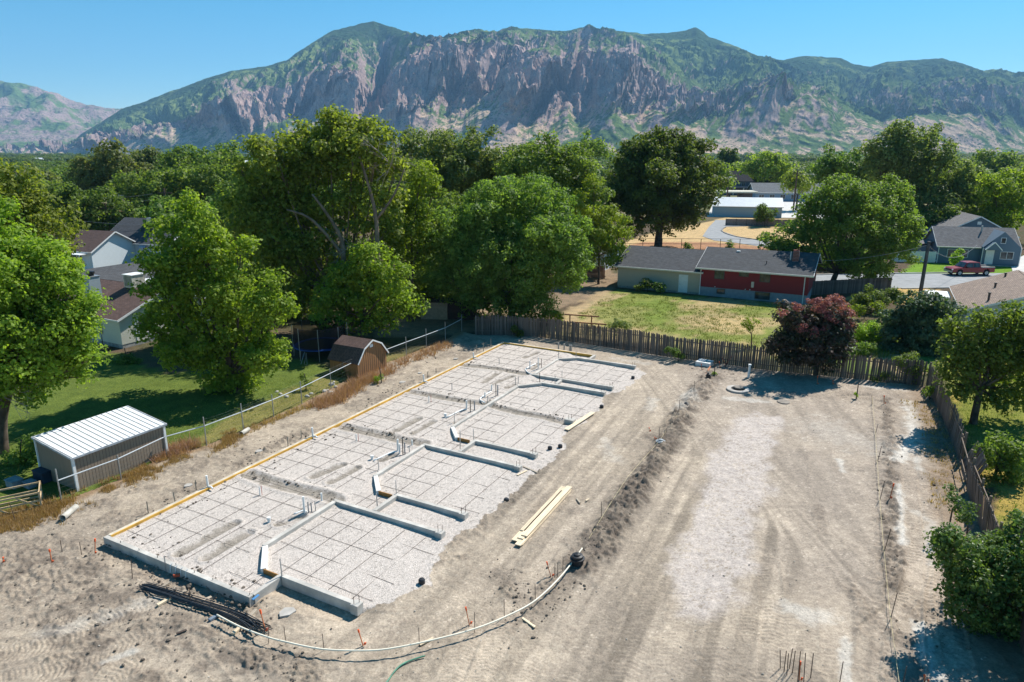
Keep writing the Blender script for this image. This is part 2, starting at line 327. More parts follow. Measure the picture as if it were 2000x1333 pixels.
hz_ = MB().b2(-12500, 12500, -400, 11500, -30, 1650).build('haze', None)
hz_['kind'] = 'stuff'
hm = bpy.data.materials.new('haze'); hm.use_nodes = True; hm.node_tree.nodes.clear()
ho = hm.node_tree.nodes.new('ShaderNodeOutputMaterial'); pv = hm.node_tree.nodes.new('ShaderNodeVolumePrincipled')
pv.inputs['Color'].default_value = (.32, .62, 1, 1); pv.inputs['Density'].default_value = 6.0e-5; pv.inputs['Anisotropy'].default_value = .1
hm.node_tree.links.new(pv.outputs[0], ho.inputs['Volume']); hz_.data.materials.append(hm)
# ---------------------------------------------------------------- building pad frame: a along its length, c across
PA = Vector((-17.25, 25.84)); PU = Vector((.4689, .8832)); PV = Vector((.8832, -.4689))
def UV(a, c, z=0.0): p = PA+PU*a+PV*c; return Vector((p.x, p.y, z))
FENCE_L = Gl([(121, 982), (237, 937), (326, 892), (404, 871), (476, 842), (535, 815), (590, 790), (647, 760), (701, 732), (752, 712), (794, 695), (833, 680), (870, 665), (902, 647)])
FENCE_B = [Vector((*G(px, py, 1.8)[:2], 0)) for px, py in [(935, 618), (1000, 618), (1060, 622), (1120, 630), (1180, 638), (1300, 655), (1410, 668), (1505, 680), (1600, 688), (1700, 697), (1811, 707)]]
FENCE_R = [Vector((29.48, 46.35, 0)), Vector((27.9, 42.2, 0)), Vector((25.95, 37.72, 0)), Vector((24.0, 33.6, 0)), Vector((22.38, 30.48, 0)), Vector((20.58, 26.66, 0)), Vector((18.97, 23.3, 0)), Vector((17.6, 20.6, 0)), Vector((16.3, 17.6, 0)), Vector((15.0, 14.6, 0)), Vector((13.6, 11.5, 0))]
LOT = [(-60, 8), (-30, 17)]+[tuple(G(-60, 1045)[:2])]+[(p.x-.15, p.y) for p in FENCE_L]+[(p.x, p.y+.1) for p in FENCE_B[:-1]]+[(p.x+.1, p.y) for p in FENCE_R]+[(12, 8)]
GRAV = [UV(0, 0), UV(0, 8.6), UV(1.5, 8.6), UV(1.5, 12.4)]+Gl([(735, 1186), (790, 1165), (800, 1150), (838, 1148), (840, 1125), (855, 1100), (868, 1078), (880, 1060), (905, 1040), (938, 1022), (940, 1008), (960, 1000), (985, 985), (1005, 960), (1045, 925), (1070, 905), (1100, 878), (1098, 850), (1120, 838), (1170, 800), (1180, 772), (1215, 765), (1262, 730), (1240, 718)])+[UV(34.1, 12), UV(34, 8.4), UV(35.4, 8.3), UV(35.3, 0)]
GR2 = Gl([(1440, 815), (1480, 805), (1535, 812), (1520, 860), (1500, 925), (1515, 965), (1485, 1005), (1478, 1080), (1445, 1150), (1430, 1195), (1380, 1215), (1300, 1215), (1310, 1130), (1345, 1020), (1370, 930), (1400, 860)])
BERM = Gl([(1128, 1108), (1150, 1085), (1190, 1030), (1238, 970), (1275, 915), (1310, 850), (1345, 795), (1375, 755), (1392, 735)])
def along(pl, off):                   # polyline shifted sideways
    r = []
    for i, p in enumerate(pl):
        t = (Vector(pl[min(i+1, len(pl)-1)])-Vector(pl[max(i-1, 0)])); t.z = 0; t.normalize(); r.append(Vector(p)+Vector((t.y, -t.x, 0))*off)
    return r
def smooth(pl, n=6):
    pl = [Vector(p) for p in pl]; r = []
    for i in range(len(pl)-1):
        p0, p1, p2, p3 = pl[max(i-1, 0)], pl[i], pl[i+1], pl[min(i+2, len(pl)-1)]
        for k in range(n):
            t = k/n; r.append(.5*((2*p1)+(p2-p0)*t+(2*p0-5*p1+4*p2-p3)*t*t+(3*p1-p0-3*p2+p3)*t**3))
    return r+[pl[-1]]
def lot_height(X, Y):                 # smooth part only, for standing things on it
    g = inpoly(X, Y, GRAV); de = np.full(X.shape, 9.0)
    D, _, _ = pdist(X, Y, GRAV[3:-4]); cc_ = (X-PA.x)*PV.x+(Y-PA.y)*PV.y; h = np.where(g, .03+(.17-.10*sst(6.2, 6.7, cc_))*sst(0, 3.0, D), 0)
    for L in ([UV(-.25, .1), UV(-.25, 8.5)], [UV(1.25, 8.9), UV(1.25, 12.3)]):
        D, _, _ = pdist(X, Y, L); h = h-.15*np.exp(-(D/.55)**2)*(~g)
    D, _, _ = pdist(X, Y, BERM); return h+.20*np.exp(-(D/.55)**2)
def build_lot():
    ys = [12.5]
    while ys[-1] < 66: ys.append(ys[-1]*1.0027)
    ys = np.array(ys); ny = len(ys); N = 800
    s = np.linspace(-1, 1, N); Wd = .80*ys+4.5
    X = s[None]*Wd[:, None]+0*ys[:, None]; Y = ys[:, None]+0*X
    m = (inpoly(X, Y, LOT)); D, _, _ = pdist(X, Y, LOT+[LOT[0]]); keep = m | (D < .7)
    h = lot_height(X, Y)
    n_big = fbm(X/4, Y/4, 3, 1)-.5; n_m = fbm(X/.9, Y/.9, 3, 2)-.5; n_f = fbm(X/.22, Y/.22, 3, 3)-.5; n_ff = vn(X/.07, Y/.07, 4)-.5
    grav = inpoly(X+.35*(fbm(X/.5, Y/.5, 3, 8)-.5)*sst(11.0, 12.8, (X-PA.x)*PV.x+(Y-PA.y)*PV.y)*2, Y+.5*(fbm(X/.5, Y/.5, 3, 9)-.5)*sst(11.0, 12.8, (X-PA.x)*PV.x+(Y-PA.y)*PV.y), GRAV)
    nz1 = fbm(X/.6, Y/.6, 3, 13)-.5; nz2 = fbm(X/.55, Y/.55, 4, 14, .65)-.5; nz3 = fbm(X/1.6, Y/1.6, 3, 23); nz4 = fbm(X/.35, Y/.35, 3, 33)-.5
    rough = np.zeros(X.shape); dark = np.zeros(X.shape); pale = np.zeros(X.shape)
    def blob(px, py, rad, k=1.0, rg=1.0):
        c = G(px, py); d = np.hypot(X-c.x, Y-c.y)/rad+.7*(fbm(X/.8+px, Y/.8, 3, 15)-.5); f = sst(1.1, .55, d)*k; return f
    D, A, _ = pdist(X, Y, BERM); be = sst(1.15, .35, D+1.1*(fbm(X/.7, Y/.7, 3, 12)-.5)); rough += be; dark += be*.8
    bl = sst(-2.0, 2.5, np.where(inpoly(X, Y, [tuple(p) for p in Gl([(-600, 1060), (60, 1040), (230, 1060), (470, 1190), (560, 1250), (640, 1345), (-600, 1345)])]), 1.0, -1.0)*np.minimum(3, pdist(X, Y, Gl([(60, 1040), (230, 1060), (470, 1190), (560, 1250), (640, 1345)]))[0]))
    ls_ = sst(0, 1, inpoly(X, Y, [tuple(p) for p in Gl([(60, 1020), (210, 1045), (975, 670), (900, 655)])])*1.0)
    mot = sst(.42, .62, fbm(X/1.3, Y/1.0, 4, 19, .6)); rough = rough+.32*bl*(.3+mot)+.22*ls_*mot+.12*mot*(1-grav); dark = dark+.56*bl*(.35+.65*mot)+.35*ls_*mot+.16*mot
    for pl, wd, k in [([(1010, 1175), (990, 1150), (975, 1120)], .7, .7), ([(1130, 1100), (1100, 1130), (1060, 1170), (1000, 1225)], .8, .6), ([(215, 1065), (300, 1105), (400, 1150), (480, 1190), (520, 1215)], 1.1, .6), ([(470, 905), (540, 868), (600, 845)], .8, .9), ([(700, 800), (760, 770), (830, 735)], .7, .7), ([(330, 980), (420, 935), (480, 905)], .5, .5), ([(1730, 775), (1738, 900), (1738, 1010), (1745, 1150)], .6, 1.0), ([(1730, 950), (1745, 1040), (1760, 1100)], .35, 1.0), ([(1690, 780), (1640, 770), (1690, 770)], .8, .7), ([(1770, 1250), (1790, 1280), (1800, 1333)], .7, .8), ([(1700, 1240), (1720, 1290), (1700, 1333)], .8, .6), ([(1705, 760), (1712, 860), (1722, 1000), (1728, 1180), (1740, 1330)], .6, .4), ([(1500, 765), (1600, 775), (1690, 780)], .9, .5), ([(1390, 735), (1370, 715), (1440, 725)], 1.4, .6), ([(1290, 860), (1270, 850)], .9, .7), ([(1050, 1000), (1080, 985), (1120, 1000)], .6, .5), ([(1180, 770), (1130, 800), (1190, 790)], .6, .5), ([(1100, 870), (1060, 905), (1010, 960), (960, 1010), (890, 1060)], .6, .55), ([(850, 1100), (900, 1090)], .5, .6), ([(100, 1290), (160, 1275), (210, 1300)], .7, .8), ([(440, 1260), (520, 1300), (600, 1310)], .8, .8), ([(280, 1220), (330, 1270)], .5, .7), ([(0, 1100), (60, 1120), (150, 1140)], 2.2, .6), ([(0, 1030), (130, 1010), (250, 960), (400, 890)], .7, .6), ([(1640, 1140), (1690, 1180), (1700, 1210)], .7, .7), ([(1790, 1180), (1790, 1210)], .6, .6), ([(1600, 990), (1605, 1040)], .4, .7), ([(1540, 1290), (1600, 1330)], .8, .6), ([(1840, 760), (1850, 850), (1850, 960)], 1.1, .55)]:
        D, A, _ = pdist(X, Y, Gl(pl)); f = sst(1.05, .2, D/wd+1.1*nz1); rough = np.maximum(rough, f*k*.8); dark = np.maximum(dark, f*k*.7)
    for pl, wd, k in [([(1775, 785), (1790, 850), (1765, 880), (1755, 900)], .5, 1), ([(1755, 950), (1760, 1000), (1762, 1060)], .22, 1), ([(1795, 1220), (1812, 1290), (1830, 1340)], .3, 1), ([(1790, 895), (1800, 920)], .25, .8), ([(1545, 1190), (1600, 1210), (1620, 1205)], .5, .6), ([(1640, 900), (1645, 920)], .2, .8), ([(1700, 755), (1760, 760)], .5, .6), ([(1350, 770), (1330, 800)], .6, .55), ([(1420, 780), (1500, 785)], .5, .6), ([(1200, 700), (1260, 710)], .5, .35), ([(1275, 780), (1270, 800)], .5, .4), ([(1180, 860), (1200, 900)], .5, .35), ([(90, 1240), (250, 1190), (330, 1160)], .5, .35), ([(200, 1295), (255, 1275)], .25, .6), ([(1650, 1245), (1656, 1330)], .2, .7), ([(1600, 830), (1650, 860), (1700, 870)], 2.0, .25), ([(1790, 1000), (1820, 1020), (1815, 1100)], .25, .5)]:
        D, A, _ = pdist(X, Y, Gl(pl)); pale = np.maximum(pale, k*.85*sst(1.25, .1, D/wd+2.2*nz2))
    # wheel and track marks
    cmp_ = 1-.55*sst(9, 13, X); h0 = (n_big*.08+n_m*.06*(1-.5*grav)+(n_f*.042+n_ff*.012)*cmp_)
    rgh = rough*(np.maximum(0, fbm(X/.16, Y/.16, 3, 17)-.42)*.55+np.maximum(0, vn(X/.11, Y/.11, 19)-.6)*.28); h0 = h0+rgh
    tr = [([(930, 1350), (1010, 1180), (1090, 1040), (1190, 900), (1290, 770), (1370, 700)], .42, .16, 1), ([(1010, 1350), (1085, 1180), (1150, 1060)], .42, .16, 1),
          ([(870, 1350), (940, 1190), (1020, 1050), (1110, 920), (1200, 800), (1270, 730), (1330, 690)], .42, .16, 1), ([(1210, 1350), (1270, 1180), (1330, 1020), (1400, 880), (1440, 800)], .45, .2, .7), ([(1100, 1350), (1170, 1200), (1250, 1040), (1330, 900), (1400, 790)], .45, .2, .8),
          ([(1440, 1350), (1470, 1230), (1480, 1080)], .4, .20, 1.1), ([(1500, 1350), (1510, 1220), (1500, 1100)], .4, .20, 1.1), ([(1780, 1350), (1775, 1200), (1790, 1080), (1780, 960), (1770, 860)], .38, .25, 2.0), ([(1840, 1350), (1830, 1180), (1825, 1060), (1810, 940)], .38, .25, 2.0), ([(1880, 1330), (1850, 1180), (1850, 1100)], .38, .25, 2.0), ([(1700, 1230), (1760, 1180), (1790, 1120), (1800, 1060)], .34, .24, 2.0), ([(1690, 1350), (1700, 1240)], .34, .12, 1),
          ([(-60, 1240), (60, 1220), (150, 1195), (240, 1160), (330, 1110)], .45, .16, 1.2), ([(-60, 1290), (90, 1260), (200, 1215), (300, 1190), (400, 1200), (480, 1240)], .45, .16, 1.2), ([(-40, 1340), (100, 1310), (230, 1260), (330, 1240), (420, 1290), (480, 1340)], .45, .16, 1.2), ([(180, 1350), (260, 1300), (360, 1290), (420, 1345)], .45, .16, 1.2), ([(560, 1180), (640, 1190), (720, 1210), (800, 1210), (880, 1180), (960, 1110), (1040, 1010), (1120, 910)], .42, .16, .9), ([(600, 1220), (700, 1235), (800, 1240), (900, 1215), (960, 1180)], .4, .16, .9),
          ([(250, 1030), (420, 930), (600, 820), (760, 735), (880, 680)], .3, .15, .5), ([(180, 1010), (330, 930), (520, 830), (700, 745), (850, 680)], .3, .15, .5), ([(1270, 1000), (1310, 920), (1350, 840)], .3, .2, .5), ([(1570, 1350), (1560, 1150), (1540, 1000), (1540, 880), (1560, 790)], .5, .22, .5), ([(1640, 1350), (1630, 1150), (1610, 1000), (1600, 880), (1600, 790)], .5, .22, .5), ([(1300, 1350), (1350, 1150), (1400, 1000)], .5, .2, .5), ([(1400, 1350), (1410, 1230), (1440, 1100)], .5, .2, .6)]
    trk = np.zeros(X.shape)
    for pl, hw, per, k in tr:
        D, A, SD = pdist(X, Y, smooth(Gl(pl), 5)); q = D/hw; ins = sst(1.15, .9, q)
        wear = sst(.38, .62, nz3); lug = (np.sin(2*np.pi*(A/per+.35*np.abs(SD)/per))) 
        lug = np.clip(lug*2.2, -1, 1); h0 = h0*(1-.55*ins*(1-grav))-.014*ins*k+k*.012*ins*lug*wear*(1-grav)+.014*k*np.exp(-((q-1.2)/.14)**2)*(1-grav)
        trk = np.maximum(trk, ins*.6*k*(1-.4*wear)-.16*ins*lug*wear)
    h0 *= np.where(grav, .35, 1)
    tre = np.zeros(X.shape)
    for pl, wd in [([(487, 927), (520, 940), (575, 955), (620, 965), (655, 976)], .55), ([(667, 834), (742, 850), (780, 860), (824, 867)], .55), ([(805, 766), (862, 777), (912, 785), (955, 790)], .5), ([(960, 791), (1012, 804), (1062, 812), (1107, 822)], .5), ([(907, 714), (962, 720), (1025, 731)], .5),
                   ([(350, 1083), (400, 1055), (458, 1023)], .34), ([(404, 1090), (485, 1042)], .34), ([(612, 932), (667, 909)], .34), ([(647, 942), (697, 915)], .34), ([(757, 850), (817, 819)], .34), ([(805, 847), (847, 824)], .3), ([(945, 747), (975, 727)], .34), ([(962, 750), (1000, 736)], .3), ([(1025, 699), (1050, 689)], .34), ([(590, 1010), (560, 1020), (545, 1024)], .3), ([(770, 890), (745, 900)], .3), ([(905, 820), (890, 826)], .3), ([(1003, 752), (990, 758)], .3), ([(1050, 712), (1038, 722)], .3)]:
        D, A, _ = pdist(X, Y, Gl(pl, .2)); f = sst(1.0, .4, D/wd+.9*nz4); tre = np.maximum(tre, f); h0 = h0-.07*sst(1, .2, D/wd)*grav+.05*np.exp(-((D/wd-1.0)/.25)**2)*grav
    h = h+h0-.12*(~m)
    h = h-.10*np.exp(-((np.hypot(X-10.9, Y-52.6))/3)**2)*0
    # colours
    n1 = fbm(X/2.6, Y/2.6, 4, 51)[..., None]; n2 = fbm(X/.5, Y/.5, 3, 52)[..., None]; n3 = vn(X/.06, Y/.06, 53)[..., None]; n4 = fbm(X/9, Y/9, 3, 54)[..., None]
    tan = np.array([.40, .335, .262]); grey = np.array([.275, .232, .188]); darkc = np.array([.155, .128, .105]); palec = np.array([.56, .535, .49]); gv = np.array([.60, .545, .505])
    mixg = sst(.36, .66, n1*.6+n4*.4); C = tan*(1-mixg*.65)+grey*mixg*.65; C = C*(.86+.28*n2)
    C = C*(1-.15*(np.clip(trk, -1, 1))[..., None]*0)+0; C = C*(1+.17*np.clip(trk, -.3, 1)[..., None])
    rightz = sst(9, 14, X)[..., None]*.35; C = C*(1-rightz)+np.array([.33, .285, .25])*rightz*(.85+.3*n2)
    dl = Vector((BERM[-1].x-BERM[0].x, BERM[-1].y-BERM[0].y)).normalized(); wr = sst(11, 15, X+.15*(Y-30)); ang_x = dl.x*(1-wr)+.12*wr; ang_y = np.sqrt(1-ang_x**2)
    ac = X*ang_y-Y*ang_x; al = X*ang_x+Y*ang_y; stq = fbm(ac/.55+.6*fbm(al/6, ac/3, 2, 91), al/9, 4, 92, .6); inl_ = sst(0, 1, (((X-PA.x)*PV.x+(Y-PA.y)*PV.y) > 12.5)*1.0)
    C = C*(1+inl_*(sst(.35, .65, stq)-.5)*(.30-.16*wr))[..., None]
    rut = sst(.60, .68, fbm(ac/.9, al/14, 3, 95))*inl_; C = C*(1-(.20-.10*wr[..., None])*rut[..., None])
    peb = (vn(X/.05, Y/.05, 57)[..., None] > .93); C = np.where(peb, C*1.35+.04, C)
    dk = np.clip(dark, 0, 1)[..., None]*(.45+.75*sst(.35, .6, n2)); dk = np.clip(dk, 0, 1); C = C*(1-dk)+darkc*dk
    pl_ = np.clip(pale, 0, 1)[..., None]; C = C*(1-pl_)+palec*pl_
    g2 = inpoly(X+2.2*(fbm(X/1.1, Y/1.1, 4, 61)-.5), Y+3.0*(fbm(X/1.1+9, Y/1.1, 4, 62)-.5), GR2)
    D2, _, _ = pdist(X, Y, list(GR2)+[GR2[0]]); g2s = (sst(-.25, .55, np.where(inpoly(X, Y, GR2), D2, -D2)+1.6*(fbm(X/1.1, Y/1.1, 4, 61)-.5))*sst(.22, .6, n2[..., 0]*.45+vn(X/.06, Y/.06, 63)*.55+.10))[..., None]*.85; C = C*(1-g2s)+np.array([.50, .445, .41])*g2s
    pk = (.80+.34*vn(X/.035, Y/.035, 71)+.10*(fbm(X/3, Y/3, 2, 72)-.5))[..., None]
    pnk = np.array([.53, .475, .43]); Cg = np.where(vn(X/.045, Y/.045, 73)[..., None] > .86, pnk*.62, pnk)*pk
    t_ = tre[..., None]*sst(.25, .5, n2+.15); Cg = Cg*(1-t_)+np.array([.30, .265, .225])*t_*(.7+.5*n3)
    C = np.where(grav[..., None], Cg, C)
    # weeds and dry roots along the fences
    D, _, _ = pdist(X, Y, [(p.x, p.y) for p in FENCE_L]+[]); wd = sst(.8, .1, D+.6*(fbm(X/.8, Y/.8, 3, 81)-.5))[..., None]*.8; C = C*(1-wd)+np.array([.23, .15, .08])*wd
    D, _, _ = pdist(X, Y, [(p.x, p.y) for p in FENCE_R]); wd = sst(2.2, .6, D+1.4*(fbm(X/.9, Y/.9, 3, 82)-.5))[..., None]*.7; C = C*(1-wd)+np.array([.22, .155, .10])*wd
    V = np.stack([X, Y, h], 2); idx = np.arange(ny*N).reshape(ny, N)
    F = np.stack([idx[:-1, :-1], idx[:-1, 1:], idx[1:, 1:], idx[1:, :-1]], 2).reshape(-1, 4)
    kf = keep.ravel()[F].all(1); F = F[kf]; gf = grav.ravel()[F].sum(1) >= 2
    m1, n, l, b, o = newmat('site_dirt'); vc = n.new('ShaderNodeVertexColor'); vc.layer_name = 'Col'
    t1 = noise(n, l, 11, 9, rough=.78); t2 = noise(n, l, 3.5, 6, rough=.65)
    c = mixc(n, l, 1, vc.outputs[0], ramp(n, l, t1.outputs[0], [(.30, (.50, .48, .46)), (.46, (.95, .94, .93)), (.66, (1.28, 1.27, 1.26))]).outputs[0], 'MULTIPLY')
    c = mixc(n, l, 1, c, ramp(n, l, t2.outputs[0], [(.32, (.76, .75, .75)), (.66, (1.13, 1.12, 1.10))]).outputs[0], 'MULTIPLY')
    l.new(c, b.inputs['Base Color']); b.inputs['Roughness'].default_value = .95; b.inputs['Specular IOR Level'].default_value = .15; bump(n, l, b, t1.outputs[0], .8, .05)
    m2, n, l, b, o = newmat('crushed_gravel'); vc = n.new('ShaderNodeVertexColor'); vc.layer_name = 'Col'
    vo = n.new('ShaderNodeTexVoronoi'); vo.inputs['Scale'].default_value = 30; tc = n.new('ShaderNodeTexCoord'); l.new(tc.outputs['Object'], vo.inputs['Vector'])
    c = mixc(n, l, 1, vc.outputs[0], ramp(n, l, vo.outputs['Color'], [(.1, (.74, .72, .70)), (.45, (.98, .97, .96)), (.9, (1.12, 1.11, 1.10))]).outputs[0], 'MULTIPLY')
    l.new(c, b.inputs['Base Color']); b.inputs['Roughness'].default_value = .9; b.inputs['Specular IOR Level'].default_value = .2; bump(n, l, b, vo.outputs['Distance'], .7, .03)
    Vf = V.reshape(-1, 3); Cf = C.reshape(-1, 3)
    for nm, fs, mt, kd in (('dirt_lot', F[~gf], m1, 'structure'), ('gravel_bed', F[gf], m2, 'stuff')):
        used = np.unique(fs); rem = np.zeros(len(Vf), np.int64); rem[used] = np.arange(len(used))
        me = meshnp(nm, Vf[used], rem[fs], mt); vcol(me, Cf[used]); o = link(nm, me); o['kind'] = kd
    gr = bpy.data.objects['gravel_bed']; tag(gr, 'pale crushed gravel levelled inside the concrete foundation forms', 'gravel')
build_lot()
# ---------------------------------------------------------------- the ground around: one sheet to the foot of the mountains
def build_ground():
    ys = [6.0]
    while ys[-1] < 9000: ys.append(ys[-1]*1.015+.02)
    ys = np.array(ys); N = 290; s = np.linspace(-1, 1, N)
    X = (np.sign(s)*np.abs(s)**1.15)[None]*(1.05*ys+30)[:, None]; Y = ys[:, None]+0*X
    rg = lambda L, k=1.0: inpoly(X+k*(fbm(X/2, Y/2, 3, 5)-.5), Y+k*(fbm(X/2+7, Y/2, 3, 6)-.5), [tuple(p) for p in Gl(L)])
    n1 = fbm(X/5, Y/5, 4, 201)[..., None]; n2 = fbm(X/.8, Y/.8, 3, 202)[..., None]; n3 = fbm(X/60, Y/60, 4, 203)[..., None]
    soil = np.array([.115, .085, .06]); green = np.array([.115, .155, .035]); dry = np.array([.46, .32, .13]); straw = np.array([.40, .31, .16]); dirt = np.array([.33, .26, .19])
    C = soil*(1-sst(.4, .6, n1)*.4)+np.array([.06, .09, .03])*sst(.4, .6, n1)*.4
    far = sst(150, 260, Y)[..., None]; C = C*(1-far)+far*(np.array([.075, .11, .04])*(1-sst(.45, .62, n3))+np.array([.30, .26, .16])*sst(.45, .62, n3))
    def put(mask, col, k=1.0, var=.35):
        nonlocal C
        mk = (mask*k)[..., None] if mask.ndim == 2 else mask; C = C*(1-mk)+col*mk*(1-var/2+var*n2)
    put(rg([(-300, 1100), (-300, 690), (160, 680), (230, 690), (330, 730), (600, 700), (700, 740), (640, 780), (480, 850), (120, 990), (60, 1010)], .6), green)
    put(rg([(330, 900), (420, 830), (560, 760), (700, 715), (745, 690), (830, 690), (640, 790), (480, 850), (360, 905)], 1.5), np.array([.22, .19, .07]), .8)
    put(rg([(560, 690), (600, 640), (930, 640), (900, 590), (760, 585), (600, 640)], .8), np.array([.22, .16, .11]), .9)
    put(rg([(740, 600), (1000, 560), (1180, 480), (1210, 560), (1100, 600), (930, 650), (740, 660)], 1), np.array([.27, .20, .14]), .9)
    # dry lawn with green patches behind the picket fence
    ym = rg([(1040, 655), (1130, 600), (1200, 566), (1620, 600), (1680, 640), (1560, 712), (1300, 672)], 1.2)
    put(ym, straw); gp = sst(.47, .60, n1[..., 0]+.25*(n2[..., 0]-.5)); put(ym*gp, np.array([.17, .22, .045]), .85)
    put(rg([(1160, 600), (1300, 585), (1340, 610), (1280, 640), (1180, 640)], 2)*ym, np.array([.15, .215, .04]), .6)
    put(rg([(1380, 620), (1500, 625), (1480, 655), (1390, 650)], 2)*ym, np.array([.50, .37, .19]), .7)
    put(rg([(1100, 610), (1170, 570), (1230, 575), (1150, 600), (1110, 640)], 1.2), np.array([.42, .31, .19]), .8)
    put(rg([(1590, 700), (1690, 655), (1790, 640), (1830, 720), (1700, 735)], 1.2), np.array([.15, .22, .045]), .8)
    put(rg([(1690, 690), (1790, 690), (1810, 740), (1700, 720)], .8), np.array([.40, .29, .18]), .8)
    rl = rg([(1830, 700), (1900, 650), (2300, 600), (2900, 1400), (2000, 1400), (1990, 1100), (1900, 900), (1850, 760)], 1); put(rl, np.array([.36, .27, .075])); put(rl*sst(.46, .58, n1[..., 0]), np.array([.16, .20, .04]), .8)
    put(rg([(1640, 585), (1740, 562), (1830, 565), (1830, 600), (1740, 590)], .5), np.array([.50, .34, .14]))
    put(rg([(1745, 545), (1790, 512), (1990, 522), (1960, 548)], .2), np.array([.15, .26, .03]))
    # school field
    put(rg([(1150, 500), (1250, 462), (1420, 425), (1600, 430), (1600, 500), (1150, 505)], .5), np.array([.52, .37, .20]))
    put(rg([(1180, 492), (1250, 474), (1400, 474), (1550, 487), (1550, 500), (1180, 500)], .5), np.array([.34, .17, .11]), .8)
    inl = inpoly(X, Y, LOT); Z = (n1[..., 0]-.5)*.05-.22*inl
    Z = np.where(Y > 6000, -2, Z)
    idx = np.arange(X.size).reshape(X.shape); F = np.stack([idx[:-1, :-1], idx[:-1, 1:], idx[1:, 1:], idx[1:, :-1]], 2).reshape(-1, 4)
    m, n, l, b, o = newmat('open_ground'); vc = n.new('ShaderNodeVertexColor'); vc.layer_name = 'Col'
    t1 = noise(n, l, 9, 7, rough=.75); t2 = noise(n, l, 1.2, 6, rough=.7)
    c = mixc(n, l, 1, vc.outputs[0], ramp(n, l, t1.outputs[0], [(.34, (.5, .52, .5)), (.62, (1.25, 1.22, 1.2))]).outputs[0], 'MULTIPLY')
    c = mixc(n, l, 1, c, ramp(n, l, t2.outputs[0], [(.35, (.75, .8, .8)), (.65, (1.2, 1.15, 1.1))]).outputs[0], 'MULTIPLY')
    l.new(c, b.inputs['Base Color']); b.inputs['Roughness'].default_value = 1; b.inputs['Specular IOR Level'].default_value = .05; bump(n, l, b, t1.outputs[0], .9, .08)
    me = meshnp('ground', np.stack([X, Y, Z], 2).reshape(-1, 3), F, m); vcol(me, C.reshape(-1, 3)); tag(link('ground', me), kind='structure')
build_ground()
# ---------------------------------------------------------------- materials in use
concrete = M('concrete', (.50, .47, .425), .9, .14, 1.6, bmp=.12, bsc=14)
concrete_old = M('pale_concrete', (.44, .41, .37), .9, .12, 2, bmp=.1)
lumber = M('new_lumber', (.72, .58, .40), .75, .12, 1.5, stretch=(1, 14, 14), bmp=.06, rnd=.12)
lumber_grey = M('weathered_lumber', (.43, .36, .28), .85, .15, 2, bmp=.1, rnd=.2)
form_top = M('form_board_top', (.55, .49, .39), .85, .15, 2, bmp=.1)
form_side = M('oiled_form_side', (.72, .40, .075), .6, .18, 1.2, bmp=.05)
steel = M('rusty_steel', (.115, .085, .07), .7, .25, 5, .3, bmp=0)
darksteel = M('dark_steel', (.05, .05, .055), .45, .2, 5, .6, bmp=0)
pvc = M('white_pvc', (.78, .78, .76), .35, .04, 3, bmp=0)
greypipe = M('grey_pipe', (.27, .28, .30), .5, .08, 3, bmp=0)
blackp = M('black_plastic', (.03, .031, .034), .42, .15, 3, bmp=0)
orange = M('orange_paint', (.80, .13, .04), .7, .1, 3, bmp=0)
orangew = M('orange_stake_wood', (.50, .17, .075), .8, .15, 3, bmp=0)
pexred = M('red_tube', (.45, .10, .10), .5, .1, 3, bmp=0)
galv = M('galvanised_steel', (.40, .42, .43), .45, .1, 3, .6, bmp=0)
ORD = ['nearest', 'second', 'third', 'fourth', 'fifth', 'sixth', 'seventh', 'eighth', 'ninth', 'tenth', 'eleventh', 'twelfth', 'thirteenth', 'fourteenth', 'fifteenth', 'sixteenth']
ORL = ['first']+ORD[1:]
# ---------------------------------------------------------------- the foundation
fd = thing('foundation', 'long concrete and lumber foundation of five joined units on white gravel', 'foundation', (0, 0, 0))
ZT = .30
def wall(a, b, name='stem_wall', m=concrete, wd=.20, top=ZT, bot=-.12, face=None):
    A, B = UV(*a), UV(*b); d = (B-A).normalized(); A = A-d*wd*.5; B = B+d*wd*.498; mb = MB(); n = max(1, round((B-A).length/1.22))
    mid = (A+B)/2; L = (B-A).length; rz = math.atan2(B.y-A.y, B.x-A.x); mb.b2(-L/2, L/2, -wd/2, wd/2, bot, top)
    o = mb.build(name, m, fd, (mid.x, mid.y, 0), rz, bevel=.008)
    for k in range(1, n):                                    # form-panel joints as slim raised fins of cement
        x = -L/2+L*k/n
        for s_ in (-1, 1):
            f = MB().b2(x-.006, x+.006, s_*wd/2-.001 if s_ > 0 else -wd/2-.005, wd/2+.005 if s_ > 0 else -wd/2+.001, bot, top-.02)
            if k % 2: f.build('panel_seam', concrete, o)
    return o
WALLS = [((0, 0), (0, 8.55)), ((.205, 8.6), (1.44, 8.6)), ((1.5, 8.82), (1.5, 12.3)), ((2.75, 6.42), (6.85, 6.42)), ((7.0, 6.42), (7.0, 12.2)), ((7.22, 8.6), (8.62, 8.6)), ((8.82, 8.6), (8.82, 12.3)),
         ((9.98, 6.38), (14.1, 6.38)), ((14.3, 6.4), (14.3, 12.2)), ((14.52, 8.6), (15.9, 8.6)), ((16.1, 8.6), (16.1, 12.3)), ((17.3, 6.35), (25.5, 6.35)), ((25.75, 6.4), (26.95, 7.5)), ((27.1, 7.6), (27.25, 12.1)), ((27.4, 8.55), (28.25, 8.5)),
         ((28.5, 6.2), (28.6, 12.2)), ((28.75, 6.2), (32.9, 6.15)), ((33.1, 6.25), (33.95, 7.3)), ((34.05, 7.5), (34.1, 12.0)), ((34.3, 8.35), (35.3, 8.35))]
for a, b in WALLS: wall(a, b)
